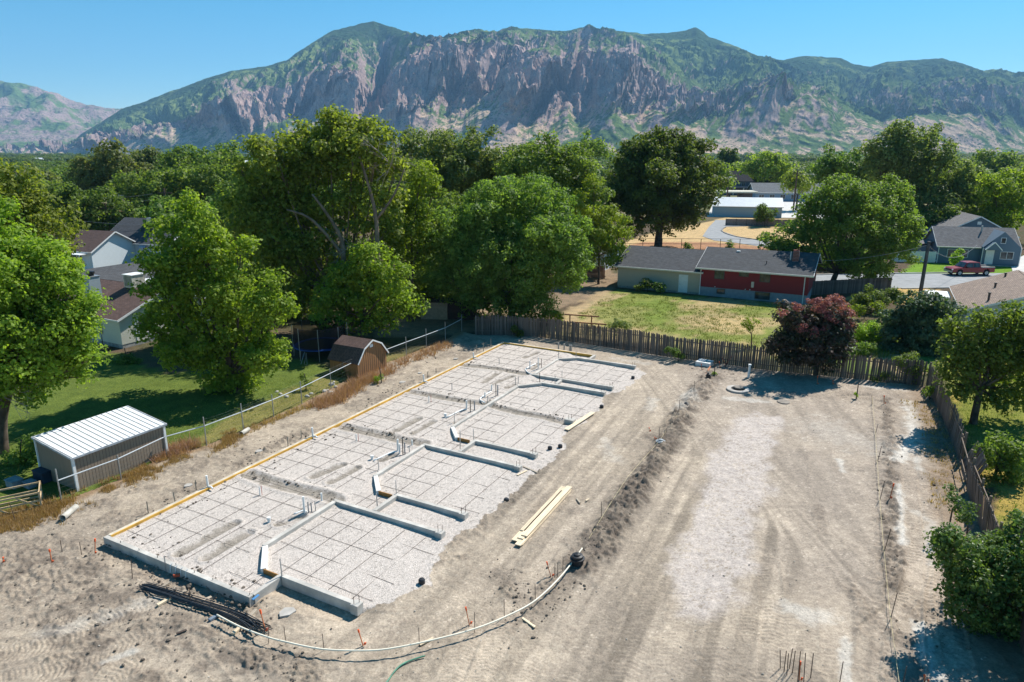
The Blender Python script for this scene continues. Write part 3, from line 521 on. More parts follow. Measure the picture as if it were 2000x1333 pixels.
for a, b in [((2.6, 6.55), (1.55, 7.6)), ((9.85, 6.5), (8.8, 7.5)), ((17.1, 6.45), (16.05, 7.4))]: wall(a, b, 'angled_form_board', M('angled_board', (.74, .72, .68), .6, .06, 2, bmp=0), .22, ZT-.01)
for a, b in [((1.44, 7.75), (1.44, 8.5)), ((8.68, 7.65), (8.68, 8.4)), ((15.95, 7.55), (15.95, 8.3))]: wall(a, b, 'short_form_board', M('brown_form', (.34, .17, .05), .7), .06, ZT+.002)
for a, c in [(7.0, 12.3), (14.3, 12.3), (21.6, 12.1), (28.62, 12.2), (34.1, 12.05), (27.28, 12.1), (1.5, 12.35), (8.82, 12.35), (16.1, 12.35)]:
    w_, d_ = (.45, .6) if a == 21.6 else (.34, .34)
    p = UV(a, c); blk = MB().b2(-w_/2, w_/2, -d_/2, d_/2, -.1, ZT+.004).build('end_block', concrete, fd, p, math.atan2(PU.y, PU.x), bevel=.01)
    for q in ((-.08, .05), (.08, -.06)):
        MB().tube([(q[0], q[1], ZT-.05), (q[0], q[1], ZT+.30)], .012, 5).build('dowel', steel, blk)
# lumber forms on the long side and the far end: pale top board, oiled inner side
for a, b, sgn in [((0.12, 0), (11.7, 0), 1), ((11.72, 0), (23.4, 0), 1), ((23.42, 0), (35.3, 0), 1), ((35.3, .1), (35.3, 8.2), -1)]:
    A, B = UV(*a), UV(*b); d = (B-A).normalized(); nrm = Vector((PV.x, PV.y, 0)) if sgn > 0 else -Vector((PU.x, PU.y, 0)); L = (B-A).length; rz = math.atan2(d.y, d.x); mid = (A+B)/2
    q = mid-nrm*.03; MB().b2(-L/2, L/2, -.085, .085, .0, ZT+.01).build('form_board', form_top, fd, (q.x, q.y, 0), rz)
    q = mid+nrm*.085; MB().b2(-L/2, L/2, -.027, .027, .0, ZT+.016).build('inner_board', form_side, fd, (q.x, q.y, 0), rz)
# reinforcing bars laid on the gravel in a four-foot grid
rng = random.Random(5)
me_bar = MB().tube([(-.5, 0, 0), (.5, 0, 0)], 1, 5).mesh('rebar'); me_bar.materials.append(steel)
def gz(p):
    return float(lot_height(np.array([[p[0]]]), np.array([[p[1]]]))[0, 0])
def rebar(a, b, r=.0075):
    A, B = UV(*a), UV(*b); A.z = gz(A)+.022; B.z = gz(B)+.022; d = B-A
    o = link('rebar', me_bar, None, fd, (A+B)/2, None, (d.length, r, r)); o.rotation_euler = d.to_track_quat('X', 'Z').to_euler()
for k, a in enumerate(np.arange(.80, 35, 1.22)):
    j = rng.uniform(-.06, .06); a = float(a)+j; lim = 6.2
    inside = any(lo < a < hi for lo, hi in ((0, 1.5), (7.1, 8.8), (14.4, 16.1), (27.3, 28.4), (34.1, 35.2)))
    rebar((a, .15), (a+rng.uniform(-.05, .05), 8.4 if inside else 6.2))
for lo, hi in ((1.6, 6.9), (8.95, 14.2), (16.25, 27.1), (28.7, 34.0)):
    for a in np.arange(lo+.55, hi, 1.22):
        a = float(a)+rng.uniform(-.05, .05); rebar((a, 6.6 if not lo == 1.6 or a > 2.7 else 7.8), (a+rng.uniform(-.08, .08), rng.uniform(11.6, 12.9)))
    for c in (7.05, 8.25, 9.45, 10.65, 11.85): rebar((lo+(.25 if c > 7.6 else .9), c+rng.uniform(-.05, .05)), (hi-rng.uniform(.1, .3), c+rng.uniform(-.05, .05)))
for c in (.62, 1.84, 3.06, 4.28, 5.5):
    e = [.2, 7.2, 14.4, 21.6, 28.5, 35.1]
    for i in range(5): rebar((e[i]+rng.uniform(.05, .3), c+rng.uniform(-.06, .06)), (e[i+1]-rng.uniform(.0, .4), c+rng.uniform(-.06, .06)))
for a0, a1 in ((.2, 1.3), (7.2, 8.6), (14.5, 15.9), (27.5, 28.3), (34.3, 35.2)):
    rebar((a0, 7.3), (a1, 7.32)); rebar((a0, 7.95), (a1, 7.9))
# drain pipes lying in the trenches
for pl in [[(871.5, 816), (900, 802), (911, 800)], [(959, 765), (937.5, 779), (947, 787)], [(1046, 711), (1026, 722), (1038, 732)], [(730, 900), (762, 885), (778, 882)], [(575, 1004), (592, 998), (600, 1000)]]:
    MB().tube(smooth([G(x, y, .25) for x, y in pl], 3), .045, 8).build('drain_pipe', pvc, fd, smooth=True)
for k, (x, y) in enumerate([(i, 1052+(i-215)*.403) for i in range(236, 490, 36)]):   # anchor bolts on the front wall
    p = G(x, y, ZT); MB().tube([(p.x, p.y, ZT-.02), (p.x, p.y, ZT+.09)], .012, 5).build('anchor_bolt', darksteel, fd)
# ---------------------------------------------------------------- pipes that stand in the gravel
def upright(name, label, cat, group, b, h, r, m, lean=(0, 0), cap=None, z0=None, n=8):
    p = G(b[0], b[1], .2 if z0 is None else z0) if not isinstance(b, Vector) else b
    z = gz(p); mb = MB().tube([(0, 0, -.15), (lean[0]*h, lean[1]*h, h)], r, n)
    if cap: mb.tube([(lean[0]*h, lean[1]*h, h-.10), (lean[0]*h, lean[1]*h, h+.02)], r*1.25, n)
    o = mb.build(name, m, None, (p.x, p.y, z)); o['z0'] = 0; del o['z0']
    return tag(o, label, cat, group)
gp_ = 'pipe risers standing in the foundation gravel'
for i, (x, y, h, r, m, lb) in enumerate([
        (526, 1020, .22, .07, pvc, 'short fat white capped pipe standing in the gravel of the nearest unit'), (727, 898, .22, .07, pvc, 'short fat white capped pipe standing in the gravel of the second unit'), (870, 815, .22, .07, pvc, 'short fat white capped pipe standing in the gravel of the third unit'),
        (508, 967, .42, .03, pvc, 'thin white pipe by a red tube in the back half of the nearest unit'), (696, 862, .42, .03, pvc, 'thin white pipe by a red tube in the back half of the second unit'), (838, 786, .42, .03, pvc, 'thin white pipe by a red tube in the back half of the third unit'),
        (883, 762, .5, .025, greypipe, 'thin dark upright tube alone in the gravel of the fourth unit'), (975, 712, .5, .025, greypipe, 'thin dark upright tube alone in the gravel of the farthest unit'),
        (595, 1003, .85, .05, pvc, 'tall white pipe in the nearest plumbing trench'), (603, 1002, .55, .028, greypipe, 'grey tube right beside the tall white pipe of the nearest trench'), (609, 1001, .5, .028, greypipe, 'grey tube nearest the wall in the nearest plumbing trench'), (629, 979, .42, .045, pvc, 'white pipe beside the long wall of the nearest unit, behind the grey tubes'),
        (777, 883, .75, .055, pvc, 'tall white pipe in the second plumbing trench, leftmost of its cluster'), (781, 887, .6, .05, pvc, 'white pipe just right of the tallest one in the second trench'), (787, 889, .95, .026, blackp, 'tall thin black tube in the second plumbing trench'), (791, 888, .70, .035, greypipe, 'grey tube against the wall in the second plumbing trench'), (805, 871, .35, .045, pvc, 'short white pipe beyond the second plumbing trench'),
        (911, 801, .65, .055, pvc, 'tall white pipe at the end of the third trench drain'), (919, 806, .85, .026, blackp, 'tall thin black tube in the third plumbing trench'), (927, 802, .65, .04, greypipe, 'grey tube against the wall in the third plumbing trench'),
        (947, 776, .35, .05, pvc, 'short white pipe at the elbow of the fourth trench drain'), (960, 763, .42, .05, pvc, 'white pipe at the far end of the fourth trench drain'), (968.7, 774.5, .9, .026, blackp, 'tall thin black tube in the fourth plumbing trench'), (972, 773, .75, .04, greypipe, 'grey tube by the black tube of the fourth trench'),
        (1035, 720, .6, .045, pvc, 'white pipe left in the farthest plumbing trench'), (1051, 722, .95, .04, pvc, 'tallest white pipe of the farthest plumbing trench'), (1057.5, 719, .75, .022, blackp, 'thin black tube in the farthest plumbing trench')]):
    upright('pipe_riser', lb, 'pipe', gp_, (x, y), h, r, m, cap=(r > .06), lean=(rng.uniform(-.03, .03), rng.uniform(-.03, .03)))
for i, (x, y) in enumerate([(512, 967), (700.5, 863), (842, 786)]): upright('tube_riser', f'thin red upright tube beside a white pipe in the {["nearest", "second", "third"][i]} unit', 'tube', 'red tubes in the gravel', (x, y), .5, .014, pexred, n=5)
for i, (x, y) in enumerate([(407, 952), (611.5, 853), (828, 746), (925, 699)]):
    t = thing('pipe_tee', f'white pipe with elbow over the lumber form, {ORD[i]} along the long side', 'pipe', G(x, y, .3), 0, 'white pipe elbows on the long form'); s_ = [1, .92, .85, .7][i]
    MB().tube([(0, 0, -.2), (-.02, 0, .62*s_)], .055, 8).build('riser', pvc, t, smooth=False)
    MB().tube([(0, 0, .04), (.18, -.06, .05), (.30, -.20, .02)], .045, 8).build('elbow', pvc, t)
for i, (x, y, h) in enumerate([(1090.6, 684, .62), (1101.7, 685.5, .6), (1112.5, 687, .58), (1115.5, 687, .58)]): upright('conduit_stub', ['left single grey conduit stub behind the far lumber form', 'middle grey conduit stub behind the far lumber form', 'left one of the twin grey conduit stubs behind the far form', 'right one of the twin grey conduit stubs behind the far form'][i], 'conduit', 'grey conduit stubs behind the foundation', (x, y), h, .065, galv, z0=0)
# grade stakes
for i, (x, y, h) in enumerate([(290, 1003, .62), (341.6, 980, .52), (383.6, 958, .56), (562.8, 871.5, .55), (589, 857, .55), (835.5, 738.5, .5), (852, 729.5, .4), (931, 688, .6), (944.5, 686.7, .75), (959, 679, .75)]):
    p = G(x, y, 0); mb = MB().box((0, 0, h/2-.1), (.045, .03, h+.2), .5, rng.uniform(-.06, .06), rng.uniform(-.05, .05)); tag(mb.build('grade_stake', lumber_grey, None, p), f'pale grade stake outside the long lumber form, {ORD[i]} along it', 'stake', 'grade stakes outside the long form')
for i, (x, y, h, lb) in enumerate([(551.6, 1134, .95, 'stake at the near wall corner of the first garage'), (737, 993, .75, 'stake at the foot of the short porch wall, second unit'), (774.5, 972, .9, 'stake at the near wall corner of the second garage'), (740, 922, .75, 'stake by the angled white board of the second unit'), (800, 887, .45, 'stake by the wall of the second garage'), (887.7, 829.5, .8, 'stake by the angled white board of the third unit'), (899, 879, 1.15, 'tall stake at the foot of the third porch wall'), (925, 861, .7, 'stake at the near wall corner of the third garage'), (952.5, 790, .6, 'stake midway along the long inner wall'), (1012, 754, .7, 'stake at the far bend of the long inner wall'), (1007, 755, .7, 'stake left of another at the inner wall bend'), (1054, 748, .75, 'dark stake at the far garage wall corner of the fourth unit'), (1084, 750, .6, 'stake at the foot of the fourth porch wall'), (1097.5, 739, .6, 'stake at the near wall corner of the last garage'), (1125, 699, .55, 'stake on the far corner of the last garage'), (1091, 702, .6, 'stake at the far bend of the last garage wall'), (324, 1108, .5, 'stake leaning on the front wall under the white tag'), (617, 1002, .6, 'pale stake beside the nearest plumbing trench')]):
    p = G(x, y, .1); mb = MB().box((0, 0, h/2-.1), (.035, .035, h+.2), rng.uniform(0, 1.5), rng.uniform(-.04, .04)); tag(mb.build('wall_stake', galv if i != 11 else darksteel, None, (p.x, p.y, .1)), 'thin grey '+lb, 'stake', 'stakes along the foundation walls')
# ---------------------------------------------------------------- lumber, bars, hose, boards
lp = thing('lumber_pile', 'low pile of new pale boards lying on the dirt by the curb trench', 'lumber', G(1060, 1008, 0))
O = G(1060, 1008, 0)
def lay(name, a, b, wd, ht, z, m, parent=None, label=None, cat=None, group=None, org=None):
    A, B = G(*a, 0), G(*b, 0); mid = (A+B)/2; L = (B-A).length; rz = math.atan2(B.y-A.y, B.x-A.x); z0 = 0 if parent else gz(mid)
    mb = MB().b2(-L/2, L/2, -wd/2, wd/2, 0, ht); loc = Vector((mid.x, mid.y, z+z0))-(org if org else Vector())
    o = mb.build(name, m, parent, loc, rz, bevel=.004)
    return tag(o, label, cat, group) if label else o
L0, L1 = G(1014, 1062), G(1109, 958); lp.rotation_euler = (0, 0, math.atan2((L1-L0).y, (L1-L0).x)); HL = (L1-L0).length/2; O = G(1060, 1008, 0)
for k, (o_, e0, e1, z) in enumerate([(-.15, .0, .0, .0), (.15, .2, -.1, .0), (-.14, -.15, .1, .045), (.15, .1, -.25, .045), (-.03, .3, -.3, .09), (.14, .9, .15, .09), (-.12, .5, .2, .135)]):
    MB().b2(-HL+e0, HL+e1, o_-.14, o_+.14, z+.03, z+.072).build('board', lumber, lp, bevel=.004)
for x in (-1.9, 0, 1.8): MB().b2(x-.04, x+.04, -.3, .3, 0, .029).build('bearer', lumber_grey, lp)
tag(lay('plank', (1106, 843), (1158, 809), .30, .045, .06, lumber), 'single wide pale plank lying beside the middle garage pier', 'plank')
for a, b, lb, m_ in [((1022, 914), (1050, 926), 'brown board offcut beside the second garage wall end', lumber_grey), ((1010, 931), (1029, 922), 'short pale board offcut below the second garage wall end', lumber), ((1020, 1209), (1045, 1227), 'pale stick on the dirt just outside the curved white pipe', lumber), ((1126, 975), (1133, 984), 'small grey stick right of the lumber pile', lumber_grey), ((1144, 980), (1150, 976), 'tiny pale stick right of the lumber pile', lumber), ((820, 1262), (846, 1248), 'pale yellow stick under the curved white pipe', lumber), ((345, 1240), (365, 1232), 'rusty short steel channel on the dirt below the bar bundle', steel), ((1387, 719), (1369, 750), 'long reddish board leaning over the trench by the far black can', orangew)]:
    lay('board_offcut', a, b, .09, .04, .02, m_, None, lb, 'board', 'loose board pieces')
bb = thing('rebar_bundle', 'bundle of long dark steel bars resting on wood blocks', 'rebar', G(400, 1190, 0)); O = G(400, 1190, 0)
for k in range(26):
    j = lambda s: rng.uniform(-s, s); w0 = j(.15); w1 = w0*1.5+j(.05); pts = []
    for q, (x, y) in enumerate([(281, 1150), (325, 1163), (368, 1177), (440, 1200), (480, 1218), (515, 1236)]):
        p = G(x, y, 0)-O; f = q/5; pts.append(Vector((p.x+.5*(w0*(1-f)+w1*f), p.y+(w0*(1-f)+w1*f), .11+(k % 4)*.03)))
    pts[0] += Vector((j(.12), j(.03), 0)); pts[-1] += Vector((j(.3), j(.03), 0)); MB().tube(smooth(pts, 3), .015, 5).build('bar', M('bar_steel', (.055, .062, .072), .5, .2, 5, .4, bmp=0), bb)
for i, (a, b, lb, m_) in enumerate([((314, 1148), (331, 1137), 'wood block behind the left end of the steel bars', lumber_grey), ((352, 1160), (364, 1153), 'wood block behind the bars, second from left', lumber_grey), ((308, 1185), (337, 1168), 'longest pale block sticking out below the steel bars', lumber), ((369, 1191), (383, 1181), 'pale block under the middle of the steel bars', lumber_grey), ((395, 1172), (413, 1164), 'pale wood block behind the middle of the steel bars', lumber_grey), ((409, 1214), (426, 1203), 'blue grey block at the tip of the white pipe', M('bluegrey_wood', (.2, .25, .31), .7)), ((455, 1241), (472, 1225), 'pale block under the white pipe right of the bars', lumber), ((486, 1208), (500, 1192), 'pale block leaning up behind the right end of the bars', lumber_grey)]):
    lay('wood_block', a, b, .13, .09, .0, m_, None, lb, 'wood block', 'blocks under the steel bars')
cp = smooth([G(x, y, .26) for x, y in [(423.5, 1201), (470, 1225), (518, 1243), (550, 1252), (625, 1267.5), (702, 1271), (762, 1267), (850, 1249), (925, 1229), (982, 1207), (1040, 1177), (1085, 1137), (1115, 1102), (1137, 1071)]], 5)
tag(MB().tube(cp, .03, 8).build('curved_pipe', M('cream_pipe', (.80, .74, .60), .5, .05, bmp=0), smooth=True), 'long cream pipe bent into a curve over the dirt in the foreground', 'pipe')
tag(MB().tube(smooth([G(x, y, .04) for x, y in [(735, 1350), (755, 1333), (770, 1312), (785, 1298), (808, 1288), (830, 1281)]], 4), .028, 8).build('hose', M('green_hose', (.10, .27, .18), .5, bmp=0), smooth=True), 'green hose end lying on the dirt at the bottom edge', 'hose')
def stake(b, top, m=steel, r=.012, name='rebar_stake', label='', group=None, tip=None, cat='stake'):
    p = G(*b, 0); h = CAMH*(b[1]-top[1])/(b[1]-302)*1.02; q = at(top[0], top[1], p.y); 
    dx = q.x-p.x; z = gz(p); mb = MB()
    if r > .015: mb.bar((0, 0, -.15), (dx, 0, h), r*2, r*1.2)
    else: mb.tube([(0, 0, -.15), (dx, 0, h)], r, 5)
    if tip:
        o = thing(name, label, cat, (p.x, p.y, z), 0, group); mb.build('shaft', m, o)
        MB().bar((dx*.86, 0, h*.84), (dx*1.01, 0, h*1.03), r*2+.015, r*2+.01).build('painted_tip', orange, o)
        MB().box((dx*.1+.06, -.03, .10), (.07, .03, .09), .5, .4).build('ribbon', orange, o); return o
    return tag(mb.build(name, m, None, (p.x, p.y, z)), label, cat, group)
gs_ = 'steel pins beside the curved cream pipe'
for i, (b, t) in enumerate([((524, 1256), (524, 1215)), ((558.7, 1258), (554, 1218)), ((633, 1270), (629, 1232)), ((819, 1262), (817.5, 1219)), ((927, 1235), (926.5, 1189)), ((985, 1207), (984.5, 1164)), ((1046, 1175), (1045, 1135)), ((1083, 1130), (1084, 1096)), ((1089, 1127), (1089.5, 1094)), ((1099, 1117), (1100, 1085))]):
    stake(b, t, label=f'thin dark steel pin by the curved pipe, {ORL[i]} from its left end', group=gs_)
for b, t, lb in [((258.5, 1132), (255, 1086), 'dark steel pin standing alone left of the bar bundle'), ((371.6, 1183), (369, 1139), 'dark steel pin rising through the bar bundle'), ((485, 1215), (480, 1190), 'short dark pin behind the right end of the bars'), ((122, 1080), (117, 1052), 'left one of the three pins beside the near left corner of the form'), ((160, 1086), (154.5, 1054), 'middle one of the three pins beside the near left corner of the form'), ((1175, 1012), (1174.5, 979), 'dark pin on the dirt bank right of the lumber pile'),
                 ((1287.5, 860), (1287.5, 836), 'dark pin behind the grey ring on the dirt bank'), ((1326.5, 809), (1327, 785), 'dark pin midway up the dirt bank'), ((1356, 768), (1356, 747), 'dark pin at the far end of the dirt bank'), ((1640, 1332), (1648, 1284), 'dark leaning pin at the bottom edge, left of the string line'), ((1763.6, 1333), (1772, 1295), 'dark leaning pin at the bottom edge, right of the string line'),
                 ((1739, 1208), (1754, 1149), 'longest leaning pin on the right string line'), ((1725.5, 1079), (1741, 1026.5), 'leaning pin on the right string line, second from the near end'), ((1718, 977), (1728.5, 935), 'leaning pin on the right string line with a white tip'), ((1713.5, 902), (1722, 869), 'leaning pin beyond the white-tipped one on the right string line'), ((1709, 848), (1715, 827), 'farthest leaning pin on the right string line'), ((1704, 791), (1703, 771), 'pin at the far end of the right string line')]:
    stake(b, t, label=lb, group='loose steel pins on the site', r=.014)
for i, (b, t) in enumerate([((1525, 1305), (1524.5, 1263)), ((1531, 1313), (1537, 1263)), ((1537, 1319), (1541, 1268)), ((1541, 1306), (1549, 1259)), ((1547, 1316), (1554.5, 1262)), ((1558, 1332), (1565, 1260)), ((1570, 1336), (1575, 1263)), ((1583, 1325), (1590, 1266))]):
    stake(b, t, label=f'dark steel pin in the bunch at the bottom edge, {ORL[i]} from left', group='bunch of steel pins at the bottom edge', r=.014)
for b, t, lb in [((711, 1261), (699.5, 1225), 'orange tipped wood stake behind the middle of the curved pipe'), ((918, 1220), (909.5, 1181), 'orange tipped wood stake right of the garage wall end'), ((1078, 1127), (1068, 1094), 'orange tipped wood stake left of the big black can'), ((102, 1100), (96, 1070), 'orange tipped stake at far left among the clods'), ((6, 1100), (6, 1087), 'orange stake at the left edge of the photo'), ((184.5, 1080), (184.5, 1046), 'red tipped stake right by the near left corner of the form'), ((520, 1233), (507.5, 1185), 'orange stake leaning at the right end of the bar bundle'), ((1737, 975), (1746, 942), 'leaning stake with orange flag right of the string line'), ((1727, 790), (1727, 772), 'orange flagged stake at the far right of the lot'), ((1596, 752), (1597, 734), 'red stake in the tree shadow at the far side'), ((1626, 752), (1627, 743), 'short red stake right of the tree shadow'), ((1268, 844), (1268, 835), 'small orange flag left of the grey ring'), ((1279, 861), (1278.5, 855), 'tiny orange flag close to the grey ring'), ((1371, 724), (1370, 711), 'orange tipped stake in front of the concrete box'), ((1405, 720), (1405, 706), 'reddish stake right of the concrete box'), ((1561, 1330), (1564, 1285), 'orange flagged stake within the bunch of pins'), ((1807, 1334), (1806, 1315), 'red tipped stake at the bottom edge on the white clay')]:
    stake(b, t, orangew, .02, 'marker_stake', lb, 'orange marker stakes', True)
lay('blue_board', (496, 1196), (508, 1186), .1, .03, .55, M('blue_board', (.08, .25, .50), .6), None, 'short blue board propped on orange stakes', 'board')
for lb, pts in (('thin pale string line stretched down the right side of the lot', [(1703, 772), (1710, 850), (1718, 975), (1725.5, 1067), (1739, 1206), (1757, 1340)]), ('thin pale string line along the top of the dirt bank', [(1150, 1052), (1188, 990), (1227, 930), (1287, 862), (1326, 806), (1340, 790)])):
    tag(MB().tube([G(x, y, .22) for x, y in pts], .009, 4).build('string_line', M('pale_string', (.6, .5, .3), .9, bmp=0)), lb, 'string')
# ---------------------------------------------------------------- cans, rings, boxes
def can(px, py, r, h, label, m=blackp, ring=False, nm='utility_can'):
    p = G(px, py, 0); z = gz(p); t = thing(nm, label, 'utility can' if nm == 'utility_can' else 'manhole', (p.x, p.y, z)); 
    MB().lathe([(r*1.02, -.1), (r, h*.5), (r*1.18, h*.52), (r*1.18, h*.68), (r*.95, h*.7), (r*.9, h)], 20).build('barrel', m, t, smooth=False)
    MB().lathe([(r*.9, h), (r*.55, h+.02), (r*.5, h+.07), (.02, h+.09)], 20).build('lid', m, t, smooth=False); return t
can(1127, 1108, .25, .34, 'large black plastic can at the end of the curved pipe'); can(1340, 797, .18, .12, 'black can half buried in the middle of the dirt bank'); can(1383, 745, .17, .38, 'black can beside the reddish board near the concrete box'); can(1290, 869, .24, .1, 'low grey can with a pale ring on the dirt bank', M('grey_can', (.3, .33, .35), .5))
for (x, y, lb) in [(824, 1141, 'black cap in white gravel in front of the nearest garage'), (989, 981, 'black cap on a small gravel mound by the second garage'), (1094, 876, 'dark cap in the gravel in front of the third garage'), (1074, 880, 'small dark cap left of the third garage cap'), (1175, 797, 'dark cap on gravel in front of the fourth garage'), (1236, 741, 'dark cap in the gravel in front of the farthest garage')]:
    p = G(x, y, 0); z = gz(p)
    mb = MB().lathe([(.13, -.05), (.13, .16), (.10, .20), (.01, .21)], 12); tag(mb.build('cleanout', blackp, None, (p.x, p.y, z)), lb, 'cap', 'black caps in front of the garages')
for x, y, n_ in [(989, 984, 60), (824, 1145, 70), (1175, 799, 40)]: pass
p = G(1441, 763); t = thing('manhole_ring', 'pale concrete manhole ring with dark sunken cover at the far side', 'manhole', p)
MB().lathe([(.78, -.1), (.78, .13), (.74, .15), (.48, .15), (.46, .05)], 32).build('collar', concrete_old, t); MB().lathe([(.46, .02), (.44, .06), (.01, .06)], 24).build('recess', M('dark_iron', (.06, .055, .05), .7), t)
MB().lathe([(.36, 0), (.36, .07), (.33, .09), (.01, .09)], 24, (.10, .14, .17)).build('lid', M('iron_lid', (.22, .19, .16), .7), t, loc=(0, 0, -.02))
p = G(1530, 786); tag(MB().lathe([(.42, -.05), (.42, .05), (.38, .07), (.01, .07)], 24).build('round_cover', M('iron_lid', (.22, .19, .16), .7), None, p), 'flat round manhole lid lying on the dirt right of the ring', 'manhole lid')
p = G(1461.5, 738); t = thing('post_pipe', 'white capped pipe post standing by the tree shadow', 'pipe', p); MB().tube([(0, 0, -.1), (.02, 0, .95)], .09, 12).build('post', pvc, t); MB().tube([(.02, 0, .93), (.02, 0, 1.04)], .115, 12).build('cap', pvc, t); MB().tube([(0, 0, .30), (0, 0, .36)], .105, 12).build('coupling', pvc, t)
c_ = Gl([(1357, 716), (1386, 721), (1394, 711), (1366, 708)]); t = thing('catch_basin', 'white concrete catch basin box with a square opening', 'catch basin', (0, 0, 0))
cx = (c_[0]+c_[2])/2; t.location = cx; rz = math.atan2(c_[1].y-c_[0].y, c_[1].x-c_[0].x); t.rotation_euler = (0, 0, rz); Lx, Ly = 1.12, 1.0
wc = M('white_concrete', (.74, .73, .70), .8, .06, bmp=0)
MB().b2(-Lx/2, Lx/2, -Ly/2, -Ly/2+.28, 0, .34).b2(-Lx/2, Lx/2, Ly/2-.28, Ly/2, 0, .34).b2(-Lx/2, .02, -Ly/2+.281, Ly/2-.281, 0, .339).b2(Lx/2-.14, Lx/2, -Ly/2+.281, Ly/2-.281, 0, .339).build('walls', wc, t, bevel=.012)
MB().b2(.021, Lx/2-.141, -Ly/2+.281, Ly/2-.281, .0, .06).build('floor', M('dark_iron', (.06, .055, .05)), t)
p = G(1416, 718); t = thing('bent_rods', 'two rusty red bent rods forking up from the weeds', 'rods', p); rr = M('rust_red', (.25, .055, .04), .7, bmp=0)
MB().tube([(0, 0, 0), (-.05, 0, .35), (-.32, 0, .85)], .022, 6).build('rod', rr, t); MB().tube([(0.02, 0, 0), (.08, 0, .35), (.5, .1, .9)], .022, 6).build('rod', rr, t)
for x, y, w_, lb, rz in [(561, 1198, .62, 'broken square of pale concrete on the dirt before the garage wall', .5), (368, 950, .42, 'pale flat block left of the long form, near the first pipe elbow', .6), (506, 883, .42, 'pale flat stone left of the long form by the clods', .6), (820, 730, .35, 'small pale flat stone left of the fourth unit', .4), (890, 702, .4, 'pale flat stone in the dirt left of the farthest unit', .2), (786, 748, .5, 'round pale flat stone beside the fence weeds', .3), (1247, 1150, .01, '', 0)]:
    if w_ < .1: continue
    p = G(x, y); z = gz(p); tag(MB().prism([(w_/2*math.cos(a)*k, w_/2*math.sin(a)*k*.8) for a, k in zip(np.linspace(.6, 5.9, 6), (1, 1.1, .9, 1.15, .95, 1.05))], 0, .07).build('concrete_slab', concrete_old, None, (p.x, p.y, z+.01), rz), lb, 'slab', 'loose flat slabs')
for a, b, r, lb in [((124, 1018), (150, 996), .14, 'grey clay pipe length lying by the fence weeds at left'), ((472, 852), (486, 843), .13, 'short pale pipe length lying under the fence')]:
    A, B = G(*a), G(*b); t = thing('pipe_section', lb, 'pipe', (A.x, A.y, r+.02)); d = B-A
    mb = MB(); n = 14
    e = d.normalized(); u_ = e.cross(Vector((0, 0, 1))).normalized(); w2 = u_.cross(e)
    ring = lambda c, rad: [c+(u_*math.cos(2*math.pi*k/n)+w2*math.sin(2*math.pi*k/n))*rad for k in range(n)]
    vs = ring(Vector(), r)+ring(d, r)+ring(Vector(), r*.86)+ring(d, r*.86)
    mb.add(vs, [(k, (k+1) % n, n+(k+1) % n, n+k) for k in range(n)]+[(2*n+(k+1) % n, 2*n+k, 3*n+k, 3*n+(k+1) % n) for k in range(n)]+[(k, 2*n+k, 2*n+(k+1) % n, (k+1) % n) for k in range(n)]+[(n+(k+1) % n, 3*n+(k+1) % n, 3*n+k, n+k) for k in range(n)]); mb.build('shell', M('clay_pipe', (.48, .45, .39), .8), t)
for k in range(4):
    x, y = 336+k*10, 1118+k*4; p = G(x, y); tag(MB().tube([(0, 0, 0), (0, .05, .3), (.06, .1, .33)], .02, 6).build('water_stub', pvc, None, (p.x-.05, p.y, 0)), f'small pale hooked stub by the front wall, {ORL[k]} from left', 'pipe', 'hooked stubs by the front wall')
p = G(346, 1126); tag(MB().box((0, 0, .05), (.26, .1, .1), .2).build('bottle', M('red_blue_plastic', (.6, .12, .06), .5), None, p), 'small red object on the dirt below the front wall', 'container')
# ---------------------------------------------------------------- stones and clods scattered on the dirt
def rocks(name, pts, m, smin, smax, seed, kind='stuff', flat=.65):
    r = np.random.RandomState(seed); n = len(pts); ico = np.array([(0, 0, 1), (.89, 0, .45), (.28, .85, .45), (-.72, .53, .45), (-.72, -.53, .45), (.28, -.85, .45), (.72, .53, -.45), (-.28, .85, -.45), (-.89, 0, -.45), (-.28, -.85, -.45), (.72, -.53, -.45), (0, 0, -1)])
    fc = np.array([(0, 1, 2), (0, 2, 3), (0, 3, 4), (0, 4, 5), (0, 5, 1), (1, 6, 2), (2, 7, 3), (3, 8, 4), (4, 9, 5), (5, 10, 1), (6, 7, 2), (7, 8, 3), (8, 9, 4), (9, 10, 5), (10, 6, 1)])
    s = smin*(smax/smin)**(r.rand(n)**2.2); a = r.rand(n)*6.28
    V = ico[None]*(1+.35*(r.rand(n, 12, 1)-.5))*s[:, None, None]*np.array([1, 1, flat])*(1+.5*(r.rand(n, 1, 3)-.5))
    x = V[..., 0]*np.cos(a)[:, None]-V[..., 1]*np.sin(a)[:, None]; y = V[..., 0]*np.sin(a)[:, None]+V[..., 1]*np.cos(a)[:, None]
    P = np.asarray(pts); z = lot_height(P[:, :1], P[:, 1:2])[:, 0]
    V = np.stack([x+P[:, :1], y+P[:, 1:2], V[..., 2]+z[:, None]+s[:, None]*.25], 2)
    F = (fc[None]+12*np.arange(n)[:, None, None]).reshape(-1, 3)
    return tag(link(name, meshnp(name, V.reshape(-1, 3), F, m, False)), kind=kind)
rs = np.random.RandomState(3)
def near(pl, n, sd): 
    L = Gl(pl); o = []
    seg = np.array([(L[i+1]-L[i]).length for i in range(len(L)-1)]); cs = seg/seg.sum()
    for i in range(n):
        k = rs.choice(len(seg), p=cs); q = L[k].lerp(L[k+1], rs.rand()); o.append((q.x+rs.randn()*sd, q.y+rs.randn()*sd))
    return o
BP = [(1128, 1108), (1190, 1030), (1238, 970), (1275, 915), (1310, 850), (1345, 795), (1375, 755), (1392, 735)]
